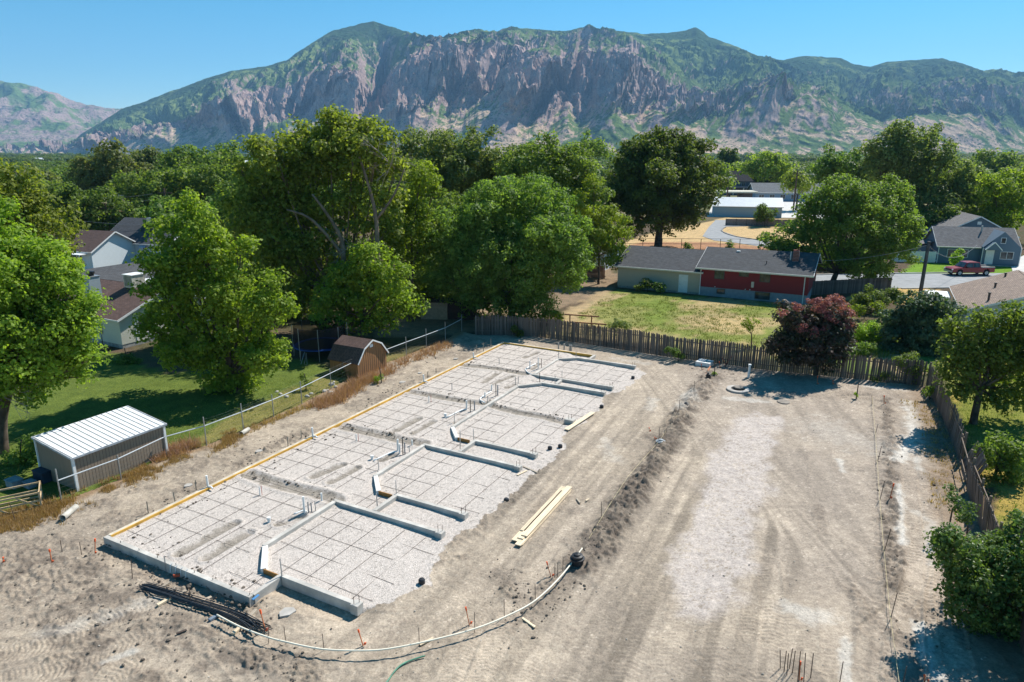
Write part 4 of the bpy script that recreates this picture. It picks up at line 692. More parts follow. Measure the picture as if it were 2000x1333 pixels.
dk = near(BP, 1500, .30)+near([(40, 1180), (200, 1150), (330, 1200), (450, 1290)], 420, 1.5)+near([(640, 850), (540, 900), (430, 960), (300, 1010)], 300, .7)+near([(850, 690), (780, 720), (720, 760)], 120, .6)+near([(470, 905), (540, 868), (600, 845)], 260, .5)+near([(690, 805), (760, 770), (830, 735)], 220, .45)+near([(215, 1065), (300, 1105), (400, 1150), (480, 1190)], 330, .6)+near([(990, 1180), (1000, 1130), (970, 1100)], 120, .5)+near([(0, 1100), (60, 1120), (150, 1140)], 260, 1.6)+near([(320, 990), (400, 950), (460, 920)], 90, .4)+near([(1380, 735), (1420, 730), (1370, 715)], 160, .9)+near([(440, 1260), (520, 1300), (600, 1310)], 140, .5)+near([(1000, 1225), (1060, 1170), (1110, 1120)], 200, .6)+near([(1735, 800), (1738, 1000), (1745, 1150)], 150, .35)+near([(1845, 760), (1855, 950)], 160, .8)+near([(1840, 1230), (1900, 1290)], 60, .8)
for a, b in [((487, 927), (655, 976)), ((667, 834), (824, 867)), ((805, 766), (912, 785)), ((960, 791), (1107, 822)), ((907, 714), (1025, 731))]: dk += [(x, y) for x, y in near([a, b], 150, .28)]
rocks('dark_clods', dk, M('damp_clod', (.15, .125, .10), 1, .3, 8, bmp=0), .010, .085, 1)
lt = []
while len(lt) < 3800:
    y = 15+50*rs.rand()**1.6; x = (rs.rand()-.5)*2*(.8*y+3); lt.append((x, y))
lt = np.array(lt); lt = lt[inpoly(lt[:, 0], lt[:, 1], LOT) & ~inpoly(lt[:, 0], lt[:, 1], GRAV)]
rocks('loose_stones', lt, M('pale_stone', (.42, .37, .31), 1, .35, 6, bmp=0), .006, .04, 2)
# ---------------------------------------------------------------- fences
wood_grey = M('weathered_picket', (.15, .122, .105), .9, .2, 1.2, stretch=(6, 6, 1), bmp=.2, bsc=6, rnd=.38)
wood_tan = M('weathered_rail', (.20, .155, .12), .9, .2, 2, bmp=.1)
pk_m = MB().add([(-.068, -.011, 0), (.068, -.011, 0), (.068, .011, 0), (-.068, .011, 0), (-.068, -.011, .93), (.068, -.011, .93), (.068, .011, .93), (-.068, .011, .93), (-.03, -.011, 1), (.03, -.011, 1), (.03, .011, 1), (-.03, .011, 1)],
    [(3, 2, 1, 0), (0, 1, 5, 4), (1, 2, 6, 5), (2, 3, 7, 6), (3, 0, 4, 7), (4, 5, 9, 8), (6, 7, 11, 10), (5, 6, 10, 9), (7, 4, 8, 11), (8, 9, 10, 11)]).mesh('picket'); pk_m.materials.append(wood_grey)
def picket_fence(pl, label, seed, H=1.8, lean=None, pitch=.15, side=1):
    r = random.Random(seed); t = thing('picket_fence', label, 'fence', pl[0]); o0 = Vector(pl[0]); dist = 0; nextp = .02; k = 0; wob = 0
    for i, (a, b) in enumerate(zip(pl[:-1], pl[1:])):
        d = (b-a); L = d.length; d.normalize(); nrm = Vector((-d.y, d.x, 0))*side; rz = math.atan2(d.y, d.x); ln = lean(i) if lean else (0, 0)
        for x in np.arange(0, L, 2.4):
            p = a+d*float(x)-o0+nrm*.09; MB().box((0, 0, .9), (.09, .09, 1.9), rz, 0, 0).build('post', wood_tan, t, (p.x, p.y, -.05))
            q = min(float(x)+2.4, L); m_ = a+d*(float(x)+q)/2-o0+nrm*.04
            for z in (.4, 1.45): MB().box((0, 0, 0), (q-float(x), .04, .085), rz).build('rail', wood_tan, t, (m_.x+nrm.x*ln[0]*z*.3, m_.y+nrm.y*ln[0]*z*.3, z))
        x = nextp
        while x < L:
            if r.random() > .02:
                p = a+d*x-o0; h = H*(1+.035*math.sin((dist+x)*.9)+r.uniform(-.035, .03)); w2 = r.uniform(.85, 1.05)
                o = link('picket', pk_m, None, t, p, (r.uniform(-.03, .03)+ln[0], ln[1]+r.uniform(-.025, .025), rz), (w2, 1, h))
            x += pitch*r.uniform(.95, 1.08)
        nextp = x-L; dist += L
    return t
picket_fence([FENCE_B[0]+Vector((-.3, .1, 0))]+FENCE_B[1:], 'weathered grey picket fence across the far side of the dirt lot', 1, 1.82, side=1)
picket_fence([FENCE_B[-1]+Vector((.12, -.1, 0))]+FENCE_R[1:6]+FENCE_R[6:8], 'weathered picket fence down the right side with leaning sections', 2, 1.75, lean=lambda i: [(0, 0), (0, .02), (-.05, 0), (-.32, .22), (.10, -.06), (.05, .03), (0, 0), (0, 0)][i], side=1)
picket_fence([Vector((17.55, 20.4, 0)), Vector((16.3, 17.6, 0)), Vector((15.0, 14.6, 0))], 'grey picket fence piece at the bottom right under the dark tree', 3, 1.75)
# wire and pipe fence on the left
t = thing('wire_fence', 'pipe rail and wire fence with steel posts beside the dry weeds', 'fence', FENCE_L[0]); O = FENCE_L[0]
topz = [1.75, 1.35, 1.35, 1.75, 1.75, 1.5, 1.6, 1.5, 1.5, 1.4, 1.6, 1.7, 1.7, 1.6]
for k, p in enumerate(FENCE_L): q = p-O; MB().tube([(q.x, q.y, -.1), (q.x, q.y, topz[k])], .032, 6).build('post', galv, t)
MB().tube([tuple(p-O+Vector((0, 0, 1.15+(.06 if k in (3, 4) else 0)))) for k, p in enumerate(FENCE_L)], .03, 7).build('top_rail', M('bright_steel', (.62, .64, .65), .4, .05, bmp=0, metal=.3), t)
for z in (.25, .5, .75, .98): MB().tube([tuple(p-O+Vector((0, 0, z))) for p in FENCE_L], .0022, 4).build('wire', M('fence_wire', (.20, .20, .19), .7, bmp=0), t)
for z in (1.32, 1.45, 1.6): MB().tube(smooth([tuple(p-O+Vector((0, 0, min(z, topz[k]-.02)-(.0 if k % 2 else .05)))) for k, p in enumerate(FENCE_L) if k in (3, 4, 7, 8, 9)], 3), .0025, 4).build('strand', M('fence_wire', (.20, .20, .19)), t)
# ---------------------------------------------------------------- building kit
def shingles(name, c, c2=None, sc=1.0):
    if name in _M: return _M[name]
    m, n, l, b, o = newmat(name); tc = n.new('ShaderNodeTexCoord')
    br = n.new('ShaderNodeTexBrick'); br.inputs['Scale'].default_value = 2.6*sc; br.inputs['Mortar Size'].default_value = .035; br.inputs['Brick Width'].default_value = .9; br.inputs['Row Height'].default_value = .36; br.inputs['Color1'].default_value = (*c, 1); br.inputs['Color2'].default_value = (*(c2 or tuple(x*.72 for x in c)), 1); br.inputs['Mortar'].default_value = (*[x*.5 for x in c], 1)
    l.new(tc.outputs['Object'], br.inputs['Vector']); t = noise(n, l, 2.5, 4); cc = mixc(n, l, 1, br.outputs[0], ramp(n, l, t.outputs[0], [(.3, (.8, .8, .8)), (.7, (1.15, 1.15, 1.15))]).outputs[0], 'MULTIPLY')
    l.new(cc, b.inputs['Base Color']); b.inputs['Roughness'].default_value = .95; bump(n, l, b, br.outputs['Fac'], -.25, .02); _M[name] = m; return m
def siding(name, c, h=.16, rough=.7, var=.05):
    if name in _M: return _M[name]
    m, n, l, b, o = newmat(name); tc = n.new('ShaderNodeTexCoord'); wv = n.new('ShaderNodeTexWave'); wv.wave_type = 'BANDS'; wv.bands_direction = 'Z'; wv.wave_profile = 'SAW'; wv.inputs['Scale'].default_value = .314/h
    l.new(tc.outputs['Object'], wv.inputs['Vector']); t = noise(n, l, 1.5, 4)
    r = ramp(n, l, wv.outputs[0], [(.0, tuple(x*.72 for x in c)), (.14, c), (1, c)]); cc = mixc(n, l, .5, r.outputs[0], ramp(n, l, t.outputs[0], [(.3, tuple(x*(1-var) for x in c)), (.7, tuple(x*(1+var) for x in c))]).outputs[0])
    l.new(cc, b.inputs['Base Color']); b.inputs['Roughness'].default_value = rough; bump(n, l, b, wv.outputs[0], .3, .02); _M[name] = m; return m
glass_m, n_, l_, b_, o_ = newmat('window_glass'); b_.inputs['Base Color'].default_value = (.03, .04, .05, 1); b_.inputs['Roughness'].default_value = .08; b_.inputs['Specular IOR Level'].default_value = .6
_t = noise(n_, l_, 1.2, 3); l_.new(ramp(n_, l_, _t.outputs[0], [(.4, (.02, .025, .03)), (.65, (.09, .10, .10))]).outputs[0], b_.inputs['Base Color'])
white = M('white_trim', (.76, .76, .74), .5, .04, bmp=0)
def window(par, x, z, w_, h_, y=0, side='front', frame=white, mull=1, dp=.055, name='window'):
    """set proud of the wall: a frame with a pane; side front = faces -y, right = faces +x at x"""
    mb = MB(); t = .06
    def bx(a, b, c, d, m_, dd):
        if side == 'front': m_.b2(a, b, y-dd, y+.01, c, d)
        elif side == 'back': m_.b2(a, b, y-.01, y+dd, c, d)
        elif side == 'left': m_.b2(y-dd, y+.01, a, b, c, d)
        else: m_.b2(y-.01, y+dd, a, b, c, d)
    bx(x-w_/2-t, x-w_/2, z-t, z+h_+t, mb, dp); bx(x+w_/2, x+w_/2+t, z-t, z+h_+t, mb, dp); bx(x-w_/2, x+w_/2, z+h_, z+h_+t, mb, dp); bx(x-w_/2, x+w_/2, z-t, z, mb, dp)
    for k in range(mull): q = x-w_/2+w_*(k+1)/(mull+1); bx(q-.025, q+.025, z, z+h_, mb, dp-.008)
    f = mb.build(name, frame, par); g = MB(); bx(x-w_/2+.001, x+w_/2-.001, z+.001, z+h_-.001, g, .018); g.build('pane', glass_m, f); return f
def door(par, x, z, w_, h_, y=0, m=white, trim=white):
    d = MB().b2(x-w_/2, x+w_/2, y-.03, y+.01, z, z+h_).build('door', m, par)
    MB().b2(x-w_/2-.07, x-w_/2-.002, y-.04, y+.01, z, z+h_+.07).b2(x+w_/2+.002, x+w_/2+.07, y-.04, y+.01, z, z+h_+.07).b2(x-w_/2-.002, x+w_/2+.002, y-.04, y+.01, z+h_+.002, z+h_+.07).build('door_frame', trim, d)
    MB().lathe([(.01, -.06), (.035, -.04), (.035, 0)], 8, (x-w_/2+.08, y-.05, z+1.0)).build('handle', galv, d); return d
def gable(name, label, cat, P, rz, Lx, Ly, hw, hr, wm, rm, oh=.4, ridge='x', found=None, trim=white, th=.12, rpos=.5, gm_=None):
    t = thing(name, label, cat, (P[0], P[1], P[2] if len(P) > 2 else 0), rz); f0 = found[0] if found else 0
    if found: MB().b2(.03, Lx-.03, .03, Ly-.03, -.3, f0).build('foundation_wall', found[1], t)
    mb = MB(); r = rpos
    if ridge == 'x':
        yr = Ly*r; prof = [(0, f0), (Ly, f0), (Ly, hw), (yr, hr), (0, hw)]
        mb.add([(0, y, z) for y, z in prof]+[(Lx, y, z) for y, z in prof], [(4, 3, 2, 1, 0), (5, 6, 7, 8, 9), (0, 1, 6, 5), (1, 2, 7, 6), (2, 3, 8, 7), (3, 4, 9, 8), (4, 0, 5, 9)])
    else:
        xr = Lx*r; prof = [(0, f0), (Lx, f0), (Lx, hw), (xr, hr), (0, hw)]
        mb.add([(x, 0, z) for x, z in prof]+[(x, Ly, z) for x, z in prof], [(0, 1, 2, 3, 4), (9, 8, 7, 6, 5), (1, 0, 5, 6), (2, 1, 6, 7), (3, 2, 7, 8), (4, 3, 8, 9), (0, 4, 9, 5)])
    mb.build('wall', wm, t)
    # each slope is its own mesh, laid flat in its own plane so its shingle courses run level
    def slope(x0, x1, yA, zA, yB, zB, axis):
        run = yB-yA; rise = zB-zA; Ls = math.hypot(run, rise); an = math.atan2(rise, run)
        mm = MB().b2(x0, x1, -oh, Ls, .0, th); o = mm.build('roof', rm, t); 
        f = MB().b2(x0-.02, x1+.02, -oh-.03, -oh, -.06, th+.004).build('fascia', trim, o)
        MB().b2(x0-.035, x0-.001, -oh, Ls-.01, -.06, th-.01).build('rake_board', trim, o); MB().b2(x1+.001, x1+.035, -oh, Ls-.01, -.06, th-.01).build('rake_board', trim, o)
        return o, an
    if ridge == 'x':
        o, an = slope(-oh, Lx+oh, 0, hw, Ly*r, hr, 0); o.location = (0, 0, hw); o.rotation_euler = (an, 0, 0)
        o, an = slope(-oh, Lx+oh, 0, hw, Ly*(1-r), hr, 0); o.location = (Lx, Ly, hw); o.rotation_euler = (an, 0, math.pi)
    else:
        o, an = slope(-oh, Ly+oh, 0, hw, Lx*r, hr, 0); o.location = (0, Ly, hw); o.rotation_euler = Matrix.Rotation(-math.pi/2, 4, 'Z').to_euler(); o.matrix_local = Matrix.Translation((0, Ly, hw)) @ Matrix.Rotation(-math.pi/2, 4, 'Z') @ Matrix.Rotation(an, 4, 'X')
        o, an = slope(-oh, Ly+oh, 0, hw, Lx*(1-r), hr, 0); o.matrix_local = Matrix.Translation((Lx, 0, hw)) @ Matrix.Rotation(math.pi/2, 4, 'Z') @ Matrix.Rotation(an, 4, 'X')
    return t
AX = R(-28); AY = R(62)
# ---------------------------------------------------------------- sheds on the left
mtl = M('white_metal_roof', (.70, .71, .71), .35, .04, 1, metal=.0, bmp=0); tanp = M('tan_panel', (.27, .21, .155), .8, .06, 2, stretch=(3, 3, .5), bmp=.05)
t = thing('metal_roof_shed', 'tan shed with white ribbed metal roof behind the wire fence', 'shed', (-21.38, 30.5, 0), R(61.2)); Lx, Ly, h0_, h1_ = 4.85, 3.15, 1.80, 2.2
MB().add([(0, 0, 0), (Lx, 0, 0), (Lx, Ly, 0), (0, Ly, 0), (0, 0, h0_), (Lx, 0, h0_), (Lx, Ly, h1_), (0, Ly, h1_)], [(3, 2, 1, 0), (0, 1, 5, 4), (1, 2, 6, 5), (2, 3, 7, 6), (3, 0, 4, 7), (4, 5, 6, 7)]).build('wall', tanp, t)
gro = M('panel_groove', (.10, .075, .055), .9, bmp=0)
for k in range(1, 30): MB().b2(k*Lx/30-.006, k*Lx/30+.006, -.003, .005, .02, h0_-.1).build('wall_groove', gro, t)
an = math.atan2(h1_-h0_, Ly); rf = MB().b2(-.1, Lx+.1, -.12, math.hypot(Ly, h1_-h0_)+.1, .0, .03).build('roof', mtl, t); rf.location = (0, 0, h0_); rf.rotation_euler = (an, 0, 0)
for k in range(18): x = -.06+k*(Lx+.12)/17; MB().b2(x-.012, x+.012, -.119, math.hypot(Ly, h1_-h0_)+.099, .03, .052).build('roof_rib', M('metal_rib', (.30, .31, .33), .5, bmp=0), rf)
MB().b2(-.13, Lx+.13, -.15, -.121, -.07, .04).build('fascia', M('grey_trim', (.5, .52, .55), .5, bmp=0), rf); MB().b2(-.13, -.101, -.12, 3.27, -.07, .035).b2(Lx+.101, Lx+.13, -.12, 3.27, -.07, .035).build('rake_trim', M('grey_trim', (.5, .52, .55)), rf)
for x, y in ((0, 0), (Lx, 0), (0, Ly)): MB().b2(x-.06, x+.06, y-.05, y+.05, 0, h0_ if y == 0 else h1_-.05).build('corner_trim', white, t)
brn = shingles('brown_shingle', (.135, .085, .072)); cedar = M('cedar_panel', (.34, .17, .075), .75, .15, 2, stretch=(5, 5, .6), bmp=.08)
t = thing('barn_shed', 'small barn-shaped cedar shed with brown gambrel roof', 'shed', (-11.35, 47.95, 0), AY); W_, D_ = 3.35, 2.7
pr = [(0, 0), (W_, 0), (W_, 1.25), (W_*.80, 2.05), (W_/2, 2.5), (W_*.20, 2.05), (0, 1.25)]; n = 7
MB().add([(x, 0, z) for x, z in pr]+[(x, D_, z) for x, z in pr], [tuple(range(n)), tuple(range(2*n-1, n-1, -1))]+[(i, n+i, n+(i+1) % n, (i+1) % n) for i in range(n)]).build('wall', cedar, t)
for (xa, za), (xb, zb) in (((-.12, 1.10), (W_*.20, 2.08)), ((W_*.20, 2.08), (W_/2, 2.55)), ((W_/2, 2.55), (W_*.80, 2.08)), ((W_*.80, 2.08), (W_+.12, 1.10))):
    MB().add([(xa, -.14, za), (xb, -.14, zb), (xb, D_+.12, zb), (xa, D_+.12, za), (xa, -.14, za+.07), (xb, -.14, zb+.07), (xb, D_+.12, zb+.07), (xa, D_+.12, za+.07)], [(0, 3, 2, 1), (4, 5, 6, 7), (0, 1, 5, 4), (1, 2, 6, 5), (2, 3, 7, 6), (3, 0, 4, 7)]).build('roof', brn, t)
    MB().bar((xa, -.16, za+.02), (xb, -.16, zb+.02), .035, .11).build('trim_board', white, t)
MB().b2(W_/2-.22, W_/2+.14, -.02, .01, 2.02, 2.24).build('vent', white, t)
for k in range(1, 14): MB().b2(k*W_/14-.008, k*W_/14+.008, -.012, .005, .02, 1.2+(.9 if .2 < k/14 < .8 else 0)).build('board_seam', gro, t)
# trampoline
c = G(628, 693); t = thing('trampoline', 'round trampoline with blue edge pad and black safety net', 'trampoline', c); rb = 2.15; bluep = M('blue_pad', (.02, .09, .42), .5, bmp=0)
MB().lathe([(rb, .86), (rb+.02, .93), (rb-.32, .95), (rb-.34, .88)], 36).build('edge_pad', bluep, t); MB().lathe([(rb-.33, .90), (.01, .88)], 30).build('mat', M('black_mat', (.02, .02, .022), .8, bmp=0), t)
m_, n_, l_, b_, o_ = newmat('safety_net'); b_.inputs['Base Color'].default_value = (.008, .008, .012, 1); tr_ = n_.new('ShaderNodeBsdfTransparent'); mx = n_.new('ShaderNodeMixShader'); mx.inputs[0].default_value = .72; l_.new(tr_.outputs[0], mx.inputs[1]); l_.new(b_.outputs[0], mx.inputs[2]); l_.new(mx.outputs[0], o_.inputs[0])
MB().lathe([(rb-.05, .93), (rb-.08, 2.6)], 36).build('net', m_, t)
for k in range(8):
    a = k*math.pi/4+.2; x, y = (rb+.03)*math.cos(a), (rb+.03)*math.sin(a); MB().tube([(x, y, .3), (x, y, 2.65)], .025, 6).build('net_pole', galv, t); MB().tube([(x*.95, y*.95, .86), (x, y, .02), (x*1.02, y*1.02, .02)], .025, 6).build('leg', galv, t)
# slatted crate frame at the left edge
c = G(82, 993); t = thing('crate_frame', 'open crate frame of new lumber slats with mesh at the left edge', 'crate', c, R(212)); cl = M('crate_lumber', (.58, .42, .25), .8, .12, bmp=0)
for z in (.08, .42, .80):
    for y in (0, -1.25): MB().b2(0, 3.6, y-.02, y+.02, z-.04, z+.04).build('slat', cl, t)
    for x in (0, 3.6): MB().b2(x-.02, x+.02, -1.23, -.021, z-.035, z+.035).build('slat', cl, t)
for x in (0, 1.8, 3.6):
    for y in (-.0, -1.25): MB().b2(x-.035, x+.035, y-.045, y+.045, 0, .86).build('upright_piece', cl, t)
MB().b2(1.78, 1.86, -1.2, -.05, .80, .84).build('slat', cl, t)
for k in range(3): MB().bar((k*1.2+.05, .0, .1), (k*1.2+.9, 0, .75), .03, .06).build('brace', cl, t)
A_ = G(32, 1022); stake((32, 1022), (19, 981), steel, .014, label='rusty steel post leaning in front of the crate frame', group='loose steel pins on the site')
# junk beside the shed
for x, y, sx, sy, sz, m_, lb in [(88, 938, .9, .6, .55, M('dark_blue_box', (.03, .05, .08), .6), 'dark covered box against the shed wall at left'), (60, 952, .5, .4, .3, M('grey_bin', (.25, .27, .3), .6), 'grey bin on the ground left of the covered box'), (30, 950, .7, .5, .35, M('pale_bin', (.28, .33, .36), .6), 'pale washed-out bin under the left tree')]:
    p = G(x, y); t = thing('storage_box', lb, 'box', p, AX, 'boxes beside the shed'); MB().b2(-sx/2, sx/2, -sy/2, sy/2, 0, sz).build('body', m_, t, bevel=.02); MB().b2(-sx/2-.03, sx/2+.03, -sy/2-.03, sy/2+.03, sz+.001, sz+.05).build('lid', m_, t, bevel=.01)
# border stones and garden things
rsb = random.Random(9)
for k, (x, y) in enumerate([(692, 736), (688, 742), (652, 747), (648, 752), (656, 757), (640, 763), (634, 765), (645, 768), (608, 770), (600, 775), (560, 776), (548, 771), (541, 766)]):
    p = G(x, y); s_ = rsb.uniform(.10, .19); mb = MB().lathe([(.01, -s_*.2), (s_, .0), (s_*.95, s_*.5), (s_*.5, s_*.85), (.01, s_*.9)], 7); o = mb.build('border_stone', concrete_old, None, p, rsb.random()*3); o.scale = (1.3, .9, 1)
    tag(o, f'pale border stone behind the wire fence, {ORL[k]} from the barn shed', 'stone', 'pale border stones behind the wire fence')
tag(MB().tube([tuple(G(x, y, .35)) for x, y in [(595, 688), (597, 700), (594, 712)]]+[tuple(G(601, 714, 0))], .02, 5).tube([tuple(G(588, 712, .0)), tuple(G(594, 690, .8))], .02, 5).tube([tuple(G(600, 712, .0)), tuple(G(598, 690, .8))], .02, 5).build('ladder', galv, None), 'small metal ladder standing at the trampoline edge', 'ladder')
p = G(556, 690); tag(MB().lathe([(.01, .3), (.28, .3), (.3, .34), (.01, .36)], 14).tube([(0, 0, 0), (0, 0, .3)], .04, 6).build('round_table', M('teal_plastic', (.10, .30, .42), .5), None, p), 'small round teal table on the lawn left of the trampoline', 'table')
# bench-like pipe frames behind the picket fence
rust = M('rust_brown', (.20, .085, .04), .75, .2, bmp=0)
for (x0, x1, y0, y1, yb, lb) in [(1102, 1170, 612, 618, 637, 'far rusty pipe frame with a long level bar in the dry yard'), (1112, 1184, 627, 632, 648, 'near rusty pipe frame with a long level bar just behind the fence')]:
    A, B = G(x0, yb), G(x1, yb+5); zt = CAMH*(yb-y0)/(yb-302); t = thing('pipe_frame', lb, 'frame', A, math.atan2(B.y-A.y, B.x-A.x), 'rusty pipe frames in the yard'); L = (B-A).length
    MB().b2(0, L, -.06, .06, zt-.10, zt).build('bar', rust, t); 
    for f in (.16, .78): MB().b2(L*f-.05, L*f+.05, -.05, .05, 0, zt-.101).build('leg', rust, t)
# low tan panel and dark shed under the trees
A, B = G(822, 624), G(872, 624); t = thing('storage_shed', 'low tan panel-sided shed in the shade behind the lot corner', 'shed', A, R(-4)); MB().b2(0, 2.7, 0, 2, 0, 1.75).build('wall', M('tan_board', (.36, .27, .19), .8, .12), t); MB().b2(-.1, 2.8, -.1, 2.1, 1.751, 1.85).build('roof', M('dark_roof', (.06, .05, .05), .9), t)
A = G(875, 624); t = thing('storage_shed', 'dark brown shed right of the tan panel shed, under the round tree', 'shed', A, R(-8)); MB().b2(0, 2.6, 0, 2, 0, 1.7).build('wall', M('dark_brown_board', (.055, .035, .03), .8), t); MB().b2(-.1, 2.7, -.1, 2.1, 1.701, 1.8).build('roof', M('dark_roof', (.06, .05, .05)), t)
# ---------------------------------------------------------------- dwellings
greyr = shingles('grey_shingle', (.085, .088, .095)); fnd = M('foundation_concrete', (.33, .32, .30), .9); 
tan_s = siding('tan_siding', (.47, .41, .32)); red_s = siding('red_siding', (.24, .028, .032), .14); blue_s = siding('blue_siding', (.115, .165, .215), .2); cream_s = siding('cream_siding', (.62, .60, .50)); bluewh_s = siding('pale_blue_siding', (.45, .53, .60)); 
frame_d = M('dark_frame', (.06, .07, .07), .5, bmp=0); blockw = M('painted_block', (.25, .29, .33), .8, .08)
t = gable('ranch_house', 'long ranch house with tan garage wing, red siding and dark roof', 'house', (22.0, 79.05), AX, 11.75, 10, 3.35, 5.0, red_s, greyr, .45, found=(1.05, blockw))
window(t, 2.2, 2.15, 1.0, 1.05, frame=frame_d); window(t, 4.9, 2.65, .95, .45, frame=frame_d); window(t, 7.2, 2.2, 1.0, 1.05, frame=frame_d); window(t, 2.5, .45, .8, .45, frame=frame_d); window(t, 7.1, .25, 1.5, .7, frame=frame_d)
MB().b2(5.8, 6.1, -.1, -.001, 1.45, 2.1).build('meter_box', galv, t); 
for x in (.03, 11.3): MB().b2(x, x+.09, -.09, -.005, .1, 3.25).build('downspout', white, t)
for x in (1.8, 5.2, 5.7): MB().tube([(x, -.08, 1.16), (x, 0.01, 1.16)], .06, 8).build('vent_cap', white, t)
c_ = MB().b2(0, .62, 0, .5, 0, 1.55).build('chimney', M('red_brick', (.22, .07, .055), .9, .2, 9), t, (9.6, 2.6, 4.05))
for k in range(9): MB().b2(-.012, .632, -.012, .512, .12+k*.16, .14+k*.16).build('mortar_course', concrete, c_)
MB().b2(-.05, .67, -.05, .55, -.12, .0).build('flashing', white, c_); MB().tube([(-.25, .3, .1), (-.25, .3, 1.3)], .06, 8).build('flue', white, c_)
MB().b2(3.2, 3.6, 4.0, 4.3, 4.65, 4.95).build('roof_vent', white, t); MB().tube([(7.0, 1.6, 3.9), (7.0, 1.6, 4.35)], .05, 6).build('vent_pipe', darksteel, t)
w2 = MB(); G1 = gable('wing', None, None, (0, 0), 0, 10.1, 10, 2.75, 4.55, tan_s, greyr, .35, found=(.25, fnd)); G1.name = 'garage_wing'; G1.parent = t; G1.location = (-10.12, .15, 0)
# keep the wing no deeper than thing > part > sub-part: hang its pieces on the house itself
for ch in list(G1.children):
    lm = Matrix.Translation((-10.12, .15, 0)) @ ch.matrix_local if False else None
    loc = ch.location.copy(); ch.parent = t; ch.location = loc+Vector((-10.12, .15, 0))
bpy.data.objects.remove(G1)
d_ = door(t, -1.95, .12, .95, 2.05, .15)
for x, z in ((-6.8, 2.5), (-3.5, 2.5)): MB().b2(x, x+.12, .05, .149, z, z+.1).build('soffit_lamp', frame_d, t)
t = gable('bungalow', 'blue grey bungalow with cross gable and white door across the street', 'house', (65.0, 104.0), R(-16), 10.4, 7.5, 2.65, 5.1, blue_s, shingles('pale_grey_shingle', (.20, .19, .19)), .35)
window(t, 2.6, .95, 2.7, 1.15, frame=white, mull=1); 
P2 = gable('projection', None, None, (0, 0), 0, 4.9, 4.2, 2.7, 5.0, blue_s, shingles('pale_grey_shingle', (.2, .19, .19)), .35, ridge='y')
for ch in list(P2.children): mm = ch.matrix_local.copy(); ch.parent = t; ch.matrix_local = Matrix.Translation((5.55, -.9, 0)) @ mm
bpy.data.objects.remove(P2)
window(t, 8.75, 1.05, 1.6, 1.0, -.9); door(t, 6.55, .15, .95, 2.05, -.9); window(t, 8.0, 3.35, .55, .75, -.9, mull=0)
MB().add([(5.6, -2.0, 2.45), (7.6, -2.0, 2.45), (6.6, -2.0, 3.5), (5.6, -.95, 2.45), (7.6, -.95, 2.45), (6.6, -.95, 3.5)], [(0, 1, 2), (5, 4, 3), (0, 2, 5, 3), (2, 1, 4, 5), (1, 0, 3, 4)]).build('porch_gable', blue_s, t)
MB().bar((5.5, -2.02, 2.40), (6.6, -2.02, 3.55), .08, .12).bar((7.7, -2.02, 2.40), (6.6, -2.02, 3.55), .08, .12).build('porch_trim', white, t)
for x in (-.05, 5.5, 10.4): MB().b2(x, x+.09, -1.05 if x > 5 else -.12, -.96 if x > 5 else -.03, 0, 2.6).build('downspout', white, t)
MB().tube([(6.2, 2.9, 4.6), (6.2, 2.9, 5.5)], .12, 8).build('flue', galv, t); MB().b2(-2.2, -.01, 3, 6, 0, 2.2).build('side_room', blue_s, t); MB().slab([(-2.5, 2.7, 2.25), (.0, 2.7, 2.9), (.0, 6.2, 2.9), (-2.5, 6.2, 2.25)], .1).build('side_roof', shingles('pale_grey_shingle', (.2, .19, .19)), t)
t = gable('garage', 'blue grey garage with wide gable behind the blue bungalow', 'garage', (73.0, 117.5), R(-16), 11.5, 10, 2.8, 5.9, blue_s, shingles('pale_grey_shingle', (.2, .19, .19)), .4, ridge='y'); MB().b2(5.5, 6.1, -.03, -.001, 4.6, 5.1).build('gable_vent', white, t)
t = gable('cottage', 'pale house with light brown shingle roof at the right edge', 'house', (39.6, 58.1), AX, 10, 12.0, 2.95, 4.9, siding('white_siding', (.55, .60, .64)), shingles('light_brown_shingle', (.30, .225, .18)), .45, ridge='y')
for x, y, h in ((1.6, 1.2, .75), (2.6, 6.4, .45), (3.8, 10.5, .4)): 
    z = 2.95+1.95*x/5; MB().tube([(x, y, z), (x, y, z+h)], .09, 8).tube([(x, y, z+h), (x, y, z+h+.1)], .13, 8).build('vent_pipe', M('dark_flue', (.10, .08, .07), .6), t)
window(t, 3.2, 1.0, 1.2, 1.0); MB().b2(-2.6, -.5, 8.5, 12, 2.3, 2.42).build('porch_roof', white, t); 
for y in (8.6, 11.9): MB().b2(-2.55, -2.43, y, y+.12, 0, 2.299).build('porch_post', white, t)
t = gable('cream_house', 'cream sided house with brown roof, chimney and cooler on the left', 'house', (-33.15, 55.95), AY, 9.0, 14, 2.65, 4.45, cream_s, brn, .4, ridge='y', found=(.35, fnd))
c_ = MB().b2(-.5, .5, -.42, .42, -.6, 2.05).build('chimney', siding('grey_siding', (.36, .42, .46), .2), t, (1.55, 5.6, 3.5)); MB().lathe([(.26, 2.05), (.26, 2.3), (.34, 2.31), (.34, 2.5), (.02, 2.56)], 12).build('chimney_cap', darksteel, c_); MB().b2(-.55, .55, -.47, .47, 2.051, 2.1).build('top_plate', galv, c_)
c_ = MB().b2(-.62, .62, -.62, .62, .35, 1.5).build('cooler', M('cream_metal', (.58, .55, .46), .5), t, (4.2, 3.6, 4.0)); MB().b2(-.68, .68, -.68, .68, 1.501, 1.56).build('cooler_lid', white, c_)
for k in range(10): MB().b2(-.635, -.62, -.5+k*.105, -.44+k*.105, .5, 1.4).build('louvre', M('louvre', (.38, .36, .30), .6, bmp=0), c_)
